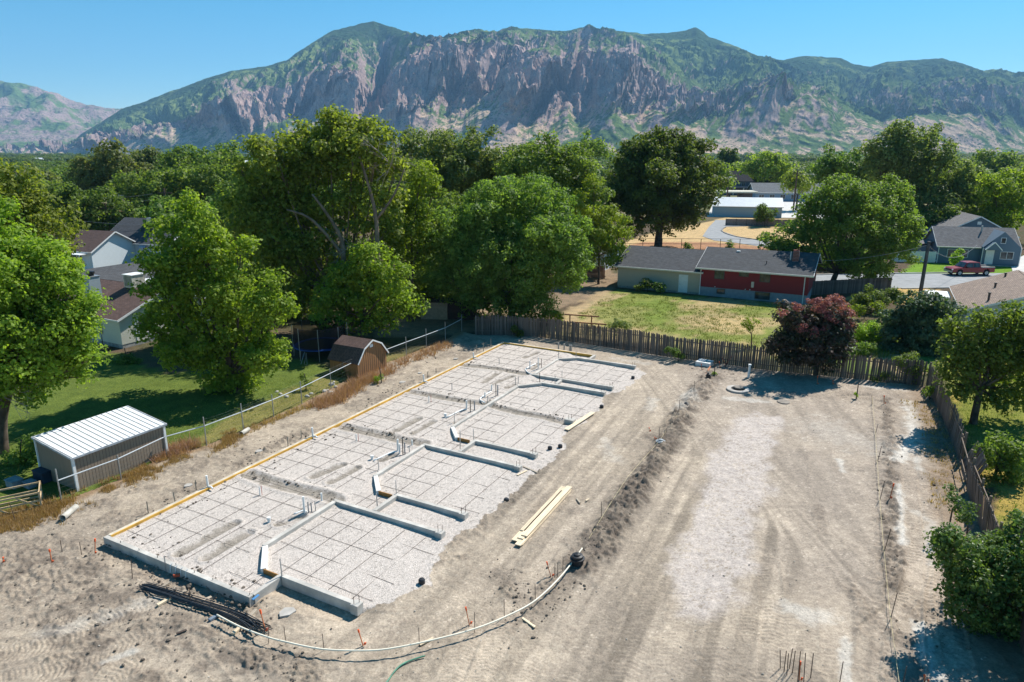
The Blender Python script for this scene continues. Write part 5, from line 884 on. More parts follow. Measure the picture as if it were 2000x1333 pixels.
for x in (-.5, .5):
    for y in (-.5, .5): MB().b2(x-.03, x+.03, y-.03, y+.03, .0, .35).build('stand_leg', darksteel, c_)
for x in (1.4, 3.0): MB().b2(x-.05, x+.05, -.03, -.001, .36, 2.6).build('corner_trim', white, t)
window(t, 2.2, 1.0, 1.1, 1.2, 0); window(t, 5.5, 1.0, 1.3, 1.2, 0)
MB().tube([(-.06, 2.6, 2.3), (-.06, 2.5, 1.5), (-.06, 2.5, 1.1)], .03, 6).b2(-.12, -.001, 2.6, 3.0, 1.0, 1.4).build('service_meter', galv, t)
t = gable('dark_roof_house', 'house with slate grey roof and white patio cover behind the cream house', 'house', (-44.8, 70.0), AY, 13.5, 8, 2.3, 3.7, bluewh_s, greyr, .4, ridge='x'); MB().b2(3, 8, -2.6, -.1, 2.35, 2.48).build('patio_cover', white, t)
for x in (3.1, 7.8): MB().b2(x, x+.1, -2.5, -2.4, 0, 2.349).build('patio_post', white, t)
t = gable('pale_blue_house', 'pale blue house with charcoal roof and window awnings', 'house', (-62.5, 104.5), R(-20), 13, 10, 3.3, 6.3, bluewh_s, greyr, .4, found=(.8, fnd)); 
for x in (2.0, 5.2, 8.4): window(t, x, 1.7, .75, 1.2, frame=white)
for x in (5.2, 8.4): MB().slab([(x-.6, -.6, 2.75), (x+.6, -.6, 2.75), (x+.6, -.05, 3.1), (x-.6, -.05, 3.1)], .05).build('awning', M('awning', (.35, .45, .6), .6), t)
MB().b2(5.4, 6.4, 3.6, 4.6, 5.5, 6.6).build('cooler', galv, t)
t = gable('white_cottage', 'small white cottage with brown roof and picture window at left', 'house', (-67.0, 98.5), R(-20), 8.5, 8, 2.9, 5.2, siding('white_lap', (.66, .72, .74), .2), brn, .4); window(t, 5.6, 1.0, 2.0, 1.4, frame=white); window(t, 2.2, 1.2, .7, .9, frame=white)
MB().b2(6.0, 8.2, -1.6, -.05, 2.5, 2.6).build('porch_roof', white, t); MB().b2(7.9, 8.0, -1.5, -1.4, 0, 2.49).build('porch_post', white, t); door(t, 7.6, .2, .9, 2.0)
t = gable('grey_gable_house', 'far grey gabled house with tv antenna on the left', 'house', (-77, 124), R(-20), 9, 9, 3.0, 5.6, siding('white_lap', (.66, .72, .74)), greyr, .4, ridge='y'); MB().tube([(7, 2, 4), (7, 2, 9.2)], .04, 5).bar((6.0, 2, 8.9), (8.4, 2, 8.9), .04, .04).bar((7.6, 1.4, 9.0), (7.6, 2.6, 9.0), .04, .04).build('antenna', galv, t)
t = gable('orange_roof_house', 'far house with orange tile-coloured roof among the left trees', 'house', (-86, 140), R(-20), 12, 9, 3.0, 5.0, siding('white_lap', (.66, .72, .74)), shingles('orange_shingle', (.42, .20, .12)), .4)
t = gable('carport', 'white carport with slate roof left of the ranch house', 'carport', (8.2, 99), AX, 5.5, 6, 2.5, 3.4, siding('white_lap', (.66, .72, .74)), greyr, .3)
t = gable('long_garage', 'long low pale building with bright white roof beyond the field', 'building', (53.6, 184.5), R(-14), 17.2, 8, 2.8, 4.8, siding('grey_blue_metal', (.34, .42, .46), .6), mtl, .3)
t = gable('office_building', 'low grey building with slate roof beyond the white roofed one', 'building', (86, 246), R(-8), 24, 14, 3.2, 6.0, siding('steel_blue', (.25, .33, .42)), shingles('mid_grey_shingle', (.17, .18, .19)), .8)
for k in range(6): window(t, 2+k*3.6, .9, 1.6, 1.4, frame=white)
t = thing('victorian_house', 'dark victorian house with pointed turret beyond the buildings', 'house', (85.5, 285, 0), R(-5)); vd = siding('slate_blue_siding', (.10, .13, .19)); vr = shingles('black_shingle', (.035, .035, .045))
MB().b2(0, 12, 0, 9, 0, 5.5).build('wall', vd, t); MB().add([(-.5, -.5, 5.501), (12.5, -.5, 5.501), (12.5, 9.5, 5.501), (-.5, 9.5, 5.501), (3, 4.5, 9.5), (9.5, 4.5, 9.5)], [(3, 2, 1, 0), (0, 1, 5, 4), (1, 2, 5), (2, 3, 4, 5), (3, 0, 4)]).build('roof', vr, t)
MB().lathe([(2, 0), (2, 7.5)], 8, (1.5, -.5, 0)).build('turret', vd, t); MB().lathe([(2.4, 7.5), (.02, 12)], 8, (1.5, -.5, 0)).build('turret_roof', vr, t); MB().b2(3, 14, -3, -.1, 3.0, 3.3).build('porch_roof', siding('slate_blue_siding', (.1, .13, .19)), t)
for x in (4, 8, 13): MB().b2(x, x+.3, -2.9, -2.6, 0, 2.99).build('porch_post', white, t)
for x in (5, 8.5): window(t, x, 3.6, 1.2, 1.5, frame=white)
t = thing('drive_canopy', 'flat white canopy on posts with dark wall behind it', 'canopy', (68.5, 232, 0), R(-5)); MB().b2(0, 13, 0, 9, 3.6, 4.1).build('roof', M('canopy_cream', (.62, .58, .46), .6), t)
for x in (1.2, 4, 6.5): MB().b2(x, x+.25, .6, .85, 0, 3.599).build('post', M('brown_post', (.10, .07, .05)), t)
MB().b2(8, 11.5, 1, 6, 0, 3.599).build('wall', M('dark_brown_wall', (.09, .07, .06)), t)
t = thing('block_wall', 'grey brown block wall along the far paved drive', 'wall', (*G(1417, 441)[:2], 0), R(-9)); 
for k in range(8): MB().b2(k*2.3, k*2.3+2.29, 0, .2, 0, 1.55+.0*k).build('wall_panel', M('block_brown', (.26, .215, .20), .9), t); MB().b2(k*2.3-.08, k*2.3+.10, -.08, -.001, 0, 1.6).build('pilaster', M('block_dark', (.17, .14, .13), .9), t)
# paving: street, drives
asph = M('asphalt', (.27, .275, .28), .9, .1, .8); conc_d = M('drive_concrete', (.52, .50, .47), .9, .08, .5)
def sheet(name, L, m, z=.035, world=False):
    pts = [Vector((a, b, z)) for a, b in L] if world else [G(a, b, z) for a, b in L]
    return tag(MB().add([tuple(p) for p in pts], [tuple(range(len(pts)))]).build(name, m), kind='structure')
sheet('street', [(20, 77), (48, 83.2), (100, 88), (100, 95.5), (48, 93.5), (20, 86)][1:5]+[(36, 91.8), (36, 82)], asph, .04, True)
k_ = MB(); k_.bar((36, 92.1, .04), (48, 93.75, .04), .2, .16).bar((48, 93.75, .04), (66, 95.0, .04), .2, .16).bar((48, 82.9, .04), (100, 87.7, .04), .2, .16); tag(k_.build('kerb', conc_d), kind='structure')
sheet('driveway', [(1983, 548), (1972, 512), (2040, 480), (2120, 540)], conc_d, .06); sheet('front_walk', [(210, 532), (150, 548), (158, 556), (222, 538)], conc_d, .05)
sheet('school_drive', [(1372, 462), (1384, 444), (1398, 430), (1540, 432), (1540, 441), (1417, 443), (1410, 452), (1440, 462), (1520, 474), (1520, 487), (1440, 475), (1395, 470)], asph, .05); sheet('parking_lot', [(1380, 424), (1396, 392), (1640, 392), (1640, 427)], conc_d, .045)
mb = MB(); pts = smooth([G(x, y, .1) for x, y in [(1417, 444), (1409, 451), (1432, 461), (1475, 468), (1520, 475)]], 4)
for a, b in zip(pts[:-1], pts[1:]): mb.bar(a, b, .22, .14)
tag(mb.build('drive_kerb', M('dark_kerb', (.2, .19, .18))), kind='structure')
# street furniture, poles
darkpole = M('dark_pole', (.10, .095, .09), .8, .2, bmp=0)
t = thing('utility_pole', 'thick dark utility pole standing behind the round blue green tree', 'pole', (46.6, 76.6, 0)); MB().tube([(0, 0, -.2), (.05, 0, 6.6)], [.22, .17], 10).build('shaft', darkpole, t)
for px, py, Y, h, lb, arm in [(1420, 388, 222, 9.6, 'tall brown wooden pole beyond the white roofed building', 0), (1551, 380, 200, 11.5, 'pole with crossarm above the bright tree, far right', 1), (330, 440, 128, 10, 'wooden pole with crossarms among the left trees', 1), (214, 520, 118, 8, 'thin pole above the pale blue house', 1)]:
    x = (px-1000)/FOC*(Y*cP+(CAMH-3)*sP); t = thing('utility_pole', lb, 'pole', (x, Y, 0), 0, 'distant utility poles'); MB().tube([(0, 0, -.2), (0, 0, h)], [.26, .17], 7).build('shaft', M('brown_pole', (.12, .07, .05), .9, bmp=0), t)
    if arm: MB().b2(-1.3, 1.3, -.08, .08, h-.9, h-.75).build('crossarm', M('brown_pole', (.12, .07, .05)), t); MB().b2(-1.0, 1.0, -.08, .08, h-1.9, h-1.78).build('crossarm', M('brown_pole', (.12, .07, .05)), t)
t = thing('street_light', 'slim grey street light pole in the far parking area', 'street light', (73.3, 238, 0)); MB().tube([(0, 0, 0), (0, 0, 8), (.6, 0, 8.6)], .1, 6).build('shaft', galv, t); MB().b2(.4, 1.4, -.2, .2, 8.5, 8.7).build('lamp_head', white, t)
def wire(a, b, sag, label, grp, r=.02):
    a, b = Vector(a), Vector(b); pts = [a.lerp(b, k/10)-Vector((0, 0, sag*4*(k/10)*(1-k/10))) for k in range(11)]
    tag(MB().tube(pts, r, 4).build('overhead_wire', M('wire_grey', (.30, .30, .30), .6, bmp=0)), label, 'wire', grp)
wire((46.6, 76.6, 6.2), (68, 100, 3.2), 1.6, 'twisted service wire from the dark pole to the blue bungalow', 'service wires'); wire((46.6, 76.6, 6.2), (30.5, 78, 4.4), .8, 'service wire from the dark pole toward the ranch house', 'service wires')
wire((-96, 122, 7.9), (-66, 128, 9.0), .7, 'upper wire between the poles among the left trees', 'wires on the left'); wire((-96, 122, 6.9), (-66, 128, 8.0), .7, 'lower wire between the poles among the left trees', 'wires on the left'); wire((-52, 100, 6.5), (-34, 62, 4.5), 1.2, 'service wire running to the cream house roof', 'wires on the left', .014); wire((-80, 112, 7), (-41, 101, 6.2), 1.0, 'pale wire crossing above the pale blue house', 'wires on the left', .018)
wire((88, 222, 9), (200, 240, 9), 1.5, 'wire leaving the far brown pole to the right', 'far wires', .035); wire((82, 200, 10.6), (230, 215, 11), 1.5, 'wire leaving the far crossarm pole to the right', 'far wires', .035)
# yard fences far away
def board_fence(name, label, a, b, h, m, step=.14, gap=.02, cat='fence', post=None):
    A, B = Vector((*a, 0)), Vector((*b, 0)); d = B-A; L = d.length; t = thing(name, label, cat, A, math.atan2(d.y, d.x)); n = int(L/step); me = MB().b2(0, step-gap, -.012, .012, .03, h).mesh('board'); me.materials.append(m)
    for k in range(n): link('board', me, None, t, (k*step, 0, random.Random(k).uniform(-.03, .02)))
    for z in (.3, h-.3): MB().b2(0, L, .02, .06, z-.04, z+.04).build('rail', m, t)
    return t
board_fence('vinyl_fence', 'white vinyl fence panel left of the blue bungalow', (58.5, 104.8), (65.0, 103.9), 1.7, white, .3, .012); board_fence('board_fence', 'shaded grey board fence under the tree right of the ranch house', (33.5, 78.5), (46, 81.5), 1.7, wood_grey, .15); board_fence('board_fence', 'reddish board fence left of the ranch house garage', (8.5, 92.0), (12.4, 90.0), 1.7, M('red_board', (.30, .14, .09), .8, rnd=.2), .15)
board_fence('board_fence', 'dark board fence left of the blue bungalow side room', (60.5, 111), (64.5, 110), 1.8, M('dark_board', (.035, .035, .04), .8), .16)
t = thing('field_fence', 'dark chain-link field fence behind the ranch house roof', 'fence', (15, 117, 0)); A, B = G(1180, 487), G(1520, 489)
t.location = A; d = B-A; t.rotation_euler = (0, 0, math.atan2(d.y, d.x)); L = d.length
for k in range(10): MB().tube([(k*L/9, 0, 0), (k*L/9, 0, 1.9)], .05, 6).build('post', darksteel, t)
for z in (1.88, 1.0, .1): MB().tube([(0, 0, z), (L, 0, z)], .03, 4).build('rail', darksteel, t)
# ---------------------------------------------------------------- vehicles
def wheel(par, x, y, r=.4, w_=.26):
    t = MB().lathe([(r*.62, -w_/2), (r*.97, -w_/2), (r, -w_/3), (r, w_/3), (r*.97, w_/2), (r*.62, w_/2)], 20).build('wheel', M('tyre', (.02, .02, .022), .8, bmp=0), par, (x, y, r)); t.rotation_euler = (math.pi/2, 0, 0)
    MB().lathe([(r*.63, -w_/2+.02), (r*.5, -w_/2+.04), (.05, -w_/2+.03)], 14).lathe([(r*.63, w_/2-.02), (r*.5, w_/2-.04), (.05, w_/2-.03)], 14).build('rim', galv, t)
def ext(prof, w0, w1, name, m, par, bev=.04):
    n = len(prof); vs = [(x, -w0/2 if z < 1.15 else -w1/2, z) for x, z in prof]+[(x, w0/2 if z < 1.15 else w1/2, z) for x, z in prof]
    return MB().add(vs, [tuple(range(n)), tuple(range(2*n-1, n-1, -1))]+[(i, n+i, n+(i+1) % n, (i+1) % n) for i in range(n)]).build(name, m, par, bevel=bev)
redp, n_, l_, b_, o_ = newmat('red_car_paint'); b_.inputs['Base Color'].default_value = (.26, .02, .025, 1); b_.inputs['Roughness'].default_value = .3; b_.inputs['Coat Weight'].default_value = .5
t = thing('pickup_truck', 'dark red crew cab pickup parked along the street kerb', 'pickup', (62.7, 92.9, .04), R(182))
ext([(-2.9, .5), (-2.88, 1.1), (-.95, 1.12), (-.92, 1.14), (1.25, 1.14), (2.6, 1.05), (2.9, .9), (2.92, .5), (2.35, .45), (2.25, .8), (1.9, .95), (1.55, .8), (1.45, .42), (-1.35, .42), (-1.45, .8), (-1.8, .95), (-2.15, .8), (-2.25, .45)], 1.95, 1.95, 'body', redp, t)
ext([(-.95, 1.14), (-.85, 1.78), (-.5, 1.84), (.65, 1.84), (.95, 1.78), (1.5, 1.14)], 1.9, 1.55, 'cab', redp, t)
MB().b2(-2.8, -1.05, -.82, .82, 1.121, 1.125).build('bed_floor', M('dark_liner', (.05, .05, .05), .8), t)
for s_ in (-1, 1):
    MB().b2(-2.88, -.97, s_*.9-.07, s_*.9+.07, 1.122, 1.22).build('bed_rail', M('pale_trim', (.45, .42, .38), .5), t)
    MB().add([(-.8, s_*.955, 1.17), (.1, s_*.955, 1.17), (.1, s_*.82, 1.72), (-.72, s_*.82, 1.72)], [(0, 1, 2, 3)]).build('side_window', glass_m, t); MB().add([(.16, s_*.955, 1.17), (1.28, s_*.955, 1.17), (.88, s_*.82, 1.72), (.16, s_*.82, 1.72)], [(0, 1, 2, 3)]).build('side_window', glass_m, t)
    MB().b2(2.78, 2.935, s_*.82-.12, s_*.82+.12, .75, .93).build('headlight', white, t); MB().b2(.95, 1.15, s_*1.05-.08, s_*1.05+.08, 1.12, 1.3).build('mirror', darksteel, t)
    for x in (-1.8, 1.9): wheel(t, x, s_*.86)
MB().add([(1.52, -.86, 1.17), (1.52, .86, 1.17), (.99, .74, 1.765), (.99, -.74, 1.765)], [(0, 1, 2, 3)]).build('windscreen', glass_m, t); MB().b2(2.93, 2.97, -.9, .9, .45, .68).build('bumper', galv, t); MB().b2(2.925, 2.95, -.55, .55, .70, .93).build('grille', darksteel, t)
def car(P, rz, col, label, group=None):
    t = thing('parked_car', label, 'car', P, rz, group); m, n, l, b, o = newmat('car_paint'); b.inputs['Base Color'].default_value = (*col, 1); b.inputs['Roughness'].default_value = .3
    ext([(-2.2, .35), (-2.22, .9), (-1.5, .95), (1.0, .95), (2.1, .75), (2.2, .35), (1.75, .35), (1.4, .68), (1.05, .35), (-1.05, .35), (-1.4, .68), (-1.75, .35)], 1.75, 1.75, 'body', m, t); ext([(-1.6, .94), (-1.1, 1.4), (.2, 1.42), (1.0, .94)], 1.6, 1.35, 'cabin', glass_m, t); MB().b2(-1.05, .2, -.62, .62, 1.41, 1.45).build('roof', m, t)
    for x in (-1.4, 1.4):
        for y in (-.8, .8): wheel(t, x, y, .32, .2)
car((86.5, 111, .06), R(100), (.55, .62, .64), 'silver car parked at the right of the blue bungalow', 'parked cars'); car((58, 122, 0), R(70), (.35, .38, .40), 'pale car half hidden beyond the dark board fence', 'parked cars'); car((86.8, 208, .05), R(40), (.35, .38, .42), 'grey car in the far parking area, nearer one', 'parked cars'); car((76, 232, .05), R(20), (.30, .31, .33), 'dark grey car parked in front of the victorian house', 'parked cars')
# white sheet metal roofs and warehouses in the far valley
for px, py, Y, w_, d_, h_, lb in [(92, 334, 1050, 75, 30, 8, 'long white warehouse far away on the left'), (96, 355, 520, 16, 12, 5, 'small far house with pale roof on the left'), (105, 365, 420, 12, 10, 4, 'small far house with red roof on the left'), (470, 330, 900, 40, 20, 6, 'white far building glimpsed between trees')]:
    x = (px-1000)/FOC*(Y*cP+16*sP); t = thing('far_building', lb, 'building', (x-w_/2, Y, 0)); MB().b2(0, w_, 0, d_, 0, h_).build('wall', siding('white_lap', (.66, .72, .74)), t); MB().add([(-1, -1, h_+.01), (w_+1, -1, h_+.01), (w_+1, d_+1, h_+.01), (-1, d_+1, h_+.01), (0, d_/2, h_+3), (w_, d_/2, h_+3)], [(0, 1, 5, 4), (1, 2, 5), (2, 3, 4, 5), (3, 0, 4), (3, 2, 1, 0)]).build('roof', mtl if 'white' in lb or 'pale' in lb else shingles('orange_shingle', (.42, .2, .12)), t)
# ---------------------------------------------------------------- trees
def leafmat(name, c, c2, trans=.32, rough=.55):
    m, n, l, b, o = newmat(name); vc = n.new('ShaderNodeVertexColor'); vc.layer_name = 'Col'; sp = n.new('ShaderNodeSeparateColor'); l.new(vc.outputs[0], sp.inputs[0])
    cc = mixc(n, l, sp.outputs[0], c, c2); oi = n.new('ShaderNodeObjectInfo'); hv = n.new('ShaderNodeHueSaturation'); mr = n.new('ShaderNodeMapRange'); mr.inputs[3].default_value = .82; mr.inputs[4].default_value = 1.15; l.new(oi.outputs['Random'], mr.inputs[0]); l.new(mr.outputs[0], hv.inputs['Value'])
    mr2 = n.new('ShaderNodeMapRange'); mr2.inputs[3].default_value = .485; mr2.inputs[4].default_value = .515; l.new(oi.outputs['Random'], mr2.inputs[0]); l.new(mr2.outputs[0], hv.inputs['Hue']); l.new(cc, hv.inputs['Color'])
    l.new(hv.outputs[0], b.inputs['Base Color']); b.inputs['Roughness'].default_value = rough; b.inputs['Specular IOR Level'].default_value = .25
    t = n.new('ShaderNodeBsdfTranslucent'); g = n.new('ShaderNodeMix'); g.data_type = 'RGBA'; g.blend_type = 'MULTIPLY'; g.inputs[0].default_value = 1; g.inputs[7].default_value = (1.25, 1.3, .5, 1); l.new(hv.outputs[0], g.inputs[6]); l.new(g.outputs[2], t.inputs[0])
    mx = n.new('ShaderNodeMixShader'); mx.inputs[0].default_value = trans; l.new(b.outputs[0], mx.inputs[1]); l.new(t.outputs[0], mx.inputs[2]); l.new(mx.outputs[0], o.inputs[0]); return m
LM = {'maple': leafmat('maple_leaves', (.15, .235, .026), (.31, .41, .055), .55), 'elm': leafmat('elm_leaves', (.115, .175, .036), (.23, .31, .07), .55), 'dark': leafmat('dark_leaves', (.085, .135, .03), (.18, .25, .05), .5),
      'olive': leafmat('olive_leaves', (.16, .22, .036), (.32, .39, .075), .55), 'blue': leafmat('bluegreen_leaves', (.055, .10, .05), (.13, .18, .10), .35), 'pear': leafmat('glossy_leaves', (.07, .125, .034), (.16, .25, .06), .42, .4),
      'smoke': leafmat('purple_green_leaves', (.045, .062, .03), (.11, .07, .06), .3), 'pink': leafmat('pink_plumes', (.34, .11, .11), (.50, .22, .20), .35), 'lime': leafmat('lime_leaves', (.19, .28, .025), (.32, .42, .05), .5),
      'willow': leafmat('willow_leaves', (.125, .165, .055), (.23, .27, .09), .5), 'far': leafmat('distant_leaves', (.08, .125, .034), (.17, .23, .06), .4)}
bark = M('bark', (.12, .09, .07), .95, .3, 2, bmp=.3, bsc=8); bark_l = M('pale_bark', (.21, .155, .115), .95, .25, 2, bmp=.2, bsc=8); deadw = M('dead_wood', (.34, .30, .27), .95, .1, 2, bmp=0)
def crown_mesh(name, lobes, ls, dens, mt, seed, cr=.55, flat=.85, droop=.0, asp=.75):
    """lobes: (centre xyz, radius). Leaves sit in puffs spread over each lobe."""
    r = np.random.RandomState(seed); Vs = []; Cs = []
    def cards(p, nm, s, sh):
        n = len(p); nm = nm/np.linalg.norm(nm, axis=1)[:, None]; t = np.cross(nm, r.randn(n, 3)); t /= np.linalg.norm(t, axis=1)[:, None]+1e-9; b = np.cross(nm, t)
        Vs.append(np.stack([p-t*s*.5-b*s*asp*.2, p+t*s*.1-b*s*asp*.5-nm*s*.06, p+t*s*.5+b*s*asp*.15, p-t*s*.15+b*s*asp*.5-nm*s*.06], 1).reshape(-1, 3)); Cs.append(np.repeat(np.clip(sh, 0, 1), 4))
    for (c, R_) in lobes:
        c = np.array(c); nc = max(7, int(4.2*(R_/cr)**2)); d = r.randn(nc, 3); d[:, 2] = d[:, 2]*.9+.12; d /= np.linalg.norm(d, axis=1)[:, None]
        rad = R_*(.66+.42*r.rand(nc)); cc = c+d*rad[:, None]*np.array([1, 1, flat]); crr = cr*(.6+.75*r.rand(nc)); shade = np.clip(.5+.3*r.randn(nc), 0, 1)
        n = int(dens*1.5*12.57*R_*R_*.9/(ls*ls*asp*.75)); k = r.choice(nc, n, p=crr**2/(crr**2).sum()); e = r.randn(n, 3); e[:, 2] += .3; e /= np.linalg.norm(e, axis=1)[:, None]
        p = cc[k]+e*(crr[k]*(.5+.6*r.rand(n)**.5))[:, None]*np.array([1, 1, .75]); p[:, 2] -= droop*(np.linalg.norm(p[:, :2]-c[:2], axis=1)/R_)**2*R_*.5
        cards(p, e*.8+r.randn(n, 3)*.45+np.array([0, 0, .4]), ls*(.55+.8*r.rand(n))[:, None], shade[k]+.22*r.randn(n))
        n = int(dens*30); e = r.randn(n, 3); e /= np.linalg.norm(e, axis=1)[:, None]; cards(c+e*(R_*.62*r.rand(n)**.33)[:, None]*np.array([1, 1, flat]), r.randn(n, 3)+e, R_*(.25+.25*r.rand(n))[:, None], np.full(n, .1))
    V = np.concatenate(Vs); C = np.concatenate(Cs); me = meshnp(name, V, np.arange(len(V)).reshape(-1, 4), mt, False); vcol(me, np.stack([C, C, C], 1)); return me
NT = [0]
def tree(label, base, lobes, kind, Y=None, ls=.2, dens=1.0, cr=.55, trunk=.28, bk=None, seed=None, name='tree', group=None, flat=.85, droop=0, cat='tree', limbs=True, asp=.75):
    """base: pixel of the trunk foot or a world (x, y); lobes: pixel x, y, radius [, depth offset]"""
    NT[0] += 1; sd = seed or NT[0]*7+3; r = random.Random(sd)
    if Y is None: Y = G(*base).y
    bx = at(base[0], base[1], Y).x if base[1] > 303 else at(base[0], 500, Y).x
    O = Vector((bx, Y, 0)); L = []; L2 = []
    for i, q in enumerate(lobes):
        dy = q[3] if len(q) > 3 else r.uniform(-.6, .6)*q[2]/ppm(Y)*1.2
        P = at(q[0], q[1], Y+dy); R0 = q[2]/ppm(Y+dy, P.z)*1.1; L.append((P-O, R0))
        if R0 > .5:
            for _ in range(3):
                e = Vector((r.gauss(0, 1), r.gauss(0, 1), abs(r.gauss(.2, .8)))).normalized(); L2.append((P-O+e*R0*r.uniform(.85, 1.2), R0*r.uniform(.22, .38)))
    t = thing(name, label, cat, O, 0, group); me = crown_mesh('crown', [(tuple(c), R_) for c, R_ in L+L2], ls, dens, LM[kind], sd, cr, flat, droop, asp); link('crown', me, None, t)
    if trunk:
        mb = MB(); cen = sum((c for c, _ in L), Vector())/len(L); low = min(c.z-R_*.6 for c, R_ in L); fork = Vector((cen.x*.35, cen.y*.35, max(1.2, min(cen.z*.55, low+1.2)))); bk = bk or bark
        mb.tube(smooth([(0, 0, -.2), (fork.x*.3, fork.y*.3, fork.z*.5), tuple(fork)], 3), [trunk*1.25]+[trunk*(1-.05*k) for k in range(6)], 8)
        if limbs:
            for c, R_ in L:
                m_ = fork.lerp(c, .5)+Vector((r.uniform(-.4, .4), r.uniform(-.4, .4), -.1*abs(c.z-fork.z))); pts = smooth([tuple(fork), tuple(m_), tuple(c)], 3); mb.tube(pts, [trunk*.42*(1-.8*k/(len(pts)-1)) for k in range(len(pts))], 6)
                for j in range(3):
                    e = Vector((r.gauss(0, 1), r.gauss(0, 1), r.gauss(.3, .8))).normalized()*R_*.85; mb.tube([tuple(m_.lerp(c, .6)), tuple(c+e*.5), tuple(c+e)], [trunk*.1, trunk*.06, trunk*.02], 4)
        mb.build('trunk', bk, t, smooth=True)
    return t
def twigs(par, c, R_, n, m, seed, r0=.03, gen=3):
    r = random.Random(seed); mb = MB()
    def br(p, d, L, rad, g):
        q = p+d*L; mb.tube([tuple(p), tuple(p.lerp(q, .5)+Vector((r.uniform(-.05, .05), r.uniform(-.05, .05), r.uniform(-.05, .05)))*L), tuple(q)], [rad, rad*.8, rad*.5], 4)
        if g:
            for _ in range(3): e = (d+Vector((r.gauss(0, .55), r.gauss(0, .55), r.gauss(0, .45)))).normalized(); br(p.lerp(q, r.uniform(.4, 1)), e, L*.62, rad*.55, g-1)
    for _ in range(n):
        d = Vector((r.gauss(0, 1), r.gauss(0, 1), r.gauss(.1, .7))).normalized(); br(Vector(c), d, R_*.5, r0, gen)
    return mb.build('bare_branch', m, par)
# near trees
T1 = tree('bright green maple with dead lower twigs at the left edge', (8, 905), [(60, 560, 70), (-30, 600, 110), (125, 640, 50), (165, 655, 20), (180, 700, 16), (90, 500, 26), (30, 500, 34), (140, 560, 18), (165, 735, 14), (150, 620, 24), (60, 775, 18), (40, 690, 80), (150, 690, 38), (-40, 500, 80), (95, 545, 50), (140, 600, 38), (70, 735, 42), (20, 640, 70), (-60, 700, 90), (110, 715, 36), (-10, 740, 50)], 'maple', 35, .19, 1.0, .50, .33)
twigs(T1, (.9, -1.0, 4.3), 3.4, 6, deadw, 4, .035)
tree('sparse olive tree with pale bare limbs behind the left maple', (10, 800), [(20, 400, 55), (90, 470, 45), (-40, 430, 90), (105, 520, 38), (40, 355, 28), (125, 440, 30), (0, 480, 60), (60, 430, 40)], 'olive', 50, .25, .55, .55, .3, deadw)
tree('tall light green maple in front of the lawn, centre left', (470, 776), [(370, 420, 30), (350, 455, 34), (395, 470, 40), (345, 515, 52), (420, 520, 42), (470, 480, 22), (385, 560, 55), (320, 575, 38), (440, 580, 44), (345, 625, 48), (405, 650, 55), (525, 605, 38), (555, 600, 24), (485, 655, 48), (515, 695, 42), (435, 710, 55), (370, 690, 44), (465, 745, 38), (300, 515, 22), (530, 545, 20), (295, 640, 24)], 'maple', 45, .22, 1.0, .52, .3)
T4 = tree('huge old tree with tan forked limbs towering over the centre left', (690, 640), [(540, 305, 42), (500, 292, 26), (610, 300, 58), (665, 262, 40), (735, 290, 42), (700, 350, 40), (575, 370, 52), (500, 372, 34), (640, 410, 42), (560, 450, 44), (520, 510, 34), (600, 500, 30), (480, 440, 24), (725, 256, 24), (775, 330, 20), (760, 395, 24), (645, 245, 22), (520, 420, 36), (610, 560, 24), (545, 570, 26), (700, 440, 30), (470, 330, 20), (560, 350, 44), (640, 330, 50), (690, 300, 44), (600, 430, 44), (480, 400, 34), (540, 470, 40), (500, 450, 34), (700, 390, 34), (650, 470, 34), (580, 540, 34), (510, 560, 26), (750, 340, 26), (640, 530, 30), (600, 590, 26), (560, 600, 26), (690, 500, 24), (760, 440, 26), (620, 490, 30), (570, 500, 34), (665, 285, 40), (590, 265, 20)], 'olive', 62, .31, .8, .75, .36, bark_l)
twigs(T4, tuple(at(765, 320, 60)-Vector((T4.location))), 3.8, 9, deadw, 11, .05); twigs(T4, tuple(at(685, 480, 60)-Vector((T4.location))), 2.6, 5, deadw, 12, .04)
mb = MB(); O4 = Vector(T4.location)
for pl, r0, r1 in [([(745, 640), (738, 500), (735, 430), (722, 370), (700, 300)], .26, .09), ([(690, 650), (672, 530), (668, 470), (640, 420), (610, 380)], .27, .09), ([(672, 500), (610, 430), (560, 410)], .18, .07), ([(735, 430), (770, 380), (790, 330)], .13, .05)]:
    pts = smooth([tuple(at(x, y, 59.5)-O4) for x, y in pl], 3); mb.tube(pts, [r0+(r1-r0)*k/(len(pts)-1) for k in range(len(pts))], 7)
mb.build('forked_limb', bark_l, T4, smooth=True)
tree('bright young maple thicket below the huge tree', (705, 660), [(700, 560, 42), (760, 575, 38), (650, 580, 32), (720, 510, 34), (640, 615, 30), (795, 600, 24), (700, 612, 42), (770, 535, 26), (745, 620, 30), (670, 540, 24)], 'maple', 57, .26, 1.0, .55, .2)
tree('bright green tree right of the huge tree', (800, 560), [(822, 345, 28), (800, 395, 30), (780, 440, 36), (845, 368, 16), (835, 462, 26), (856, 445, 16), (760, 485, 34), (800, 500, 30), (820, 420, 20)], 'maple', 66, .24, .9, .6, .25)
tree('big rounded elm with drooping skirts behind the picket fence corner', (1000, 602), [(1000, 440, 80), (905, 455, 58), (1080, 450, 55), (960, 400, 42), (1040, 390, 36), (870, 500, 44), (920, 540, 56), (1000, 545, 72), (1080, 525, 54), (1118, 490, 28), (960, 590, 42), (1035, 590, 36), (885, 560, 36), (1110, 540, 26), (940, 480, 60), (1050, 480, 60), (1000, 500, 60), (920, 590, 28)], 'elm', 67, .30, 1.0, .62, .4, asp=.5)
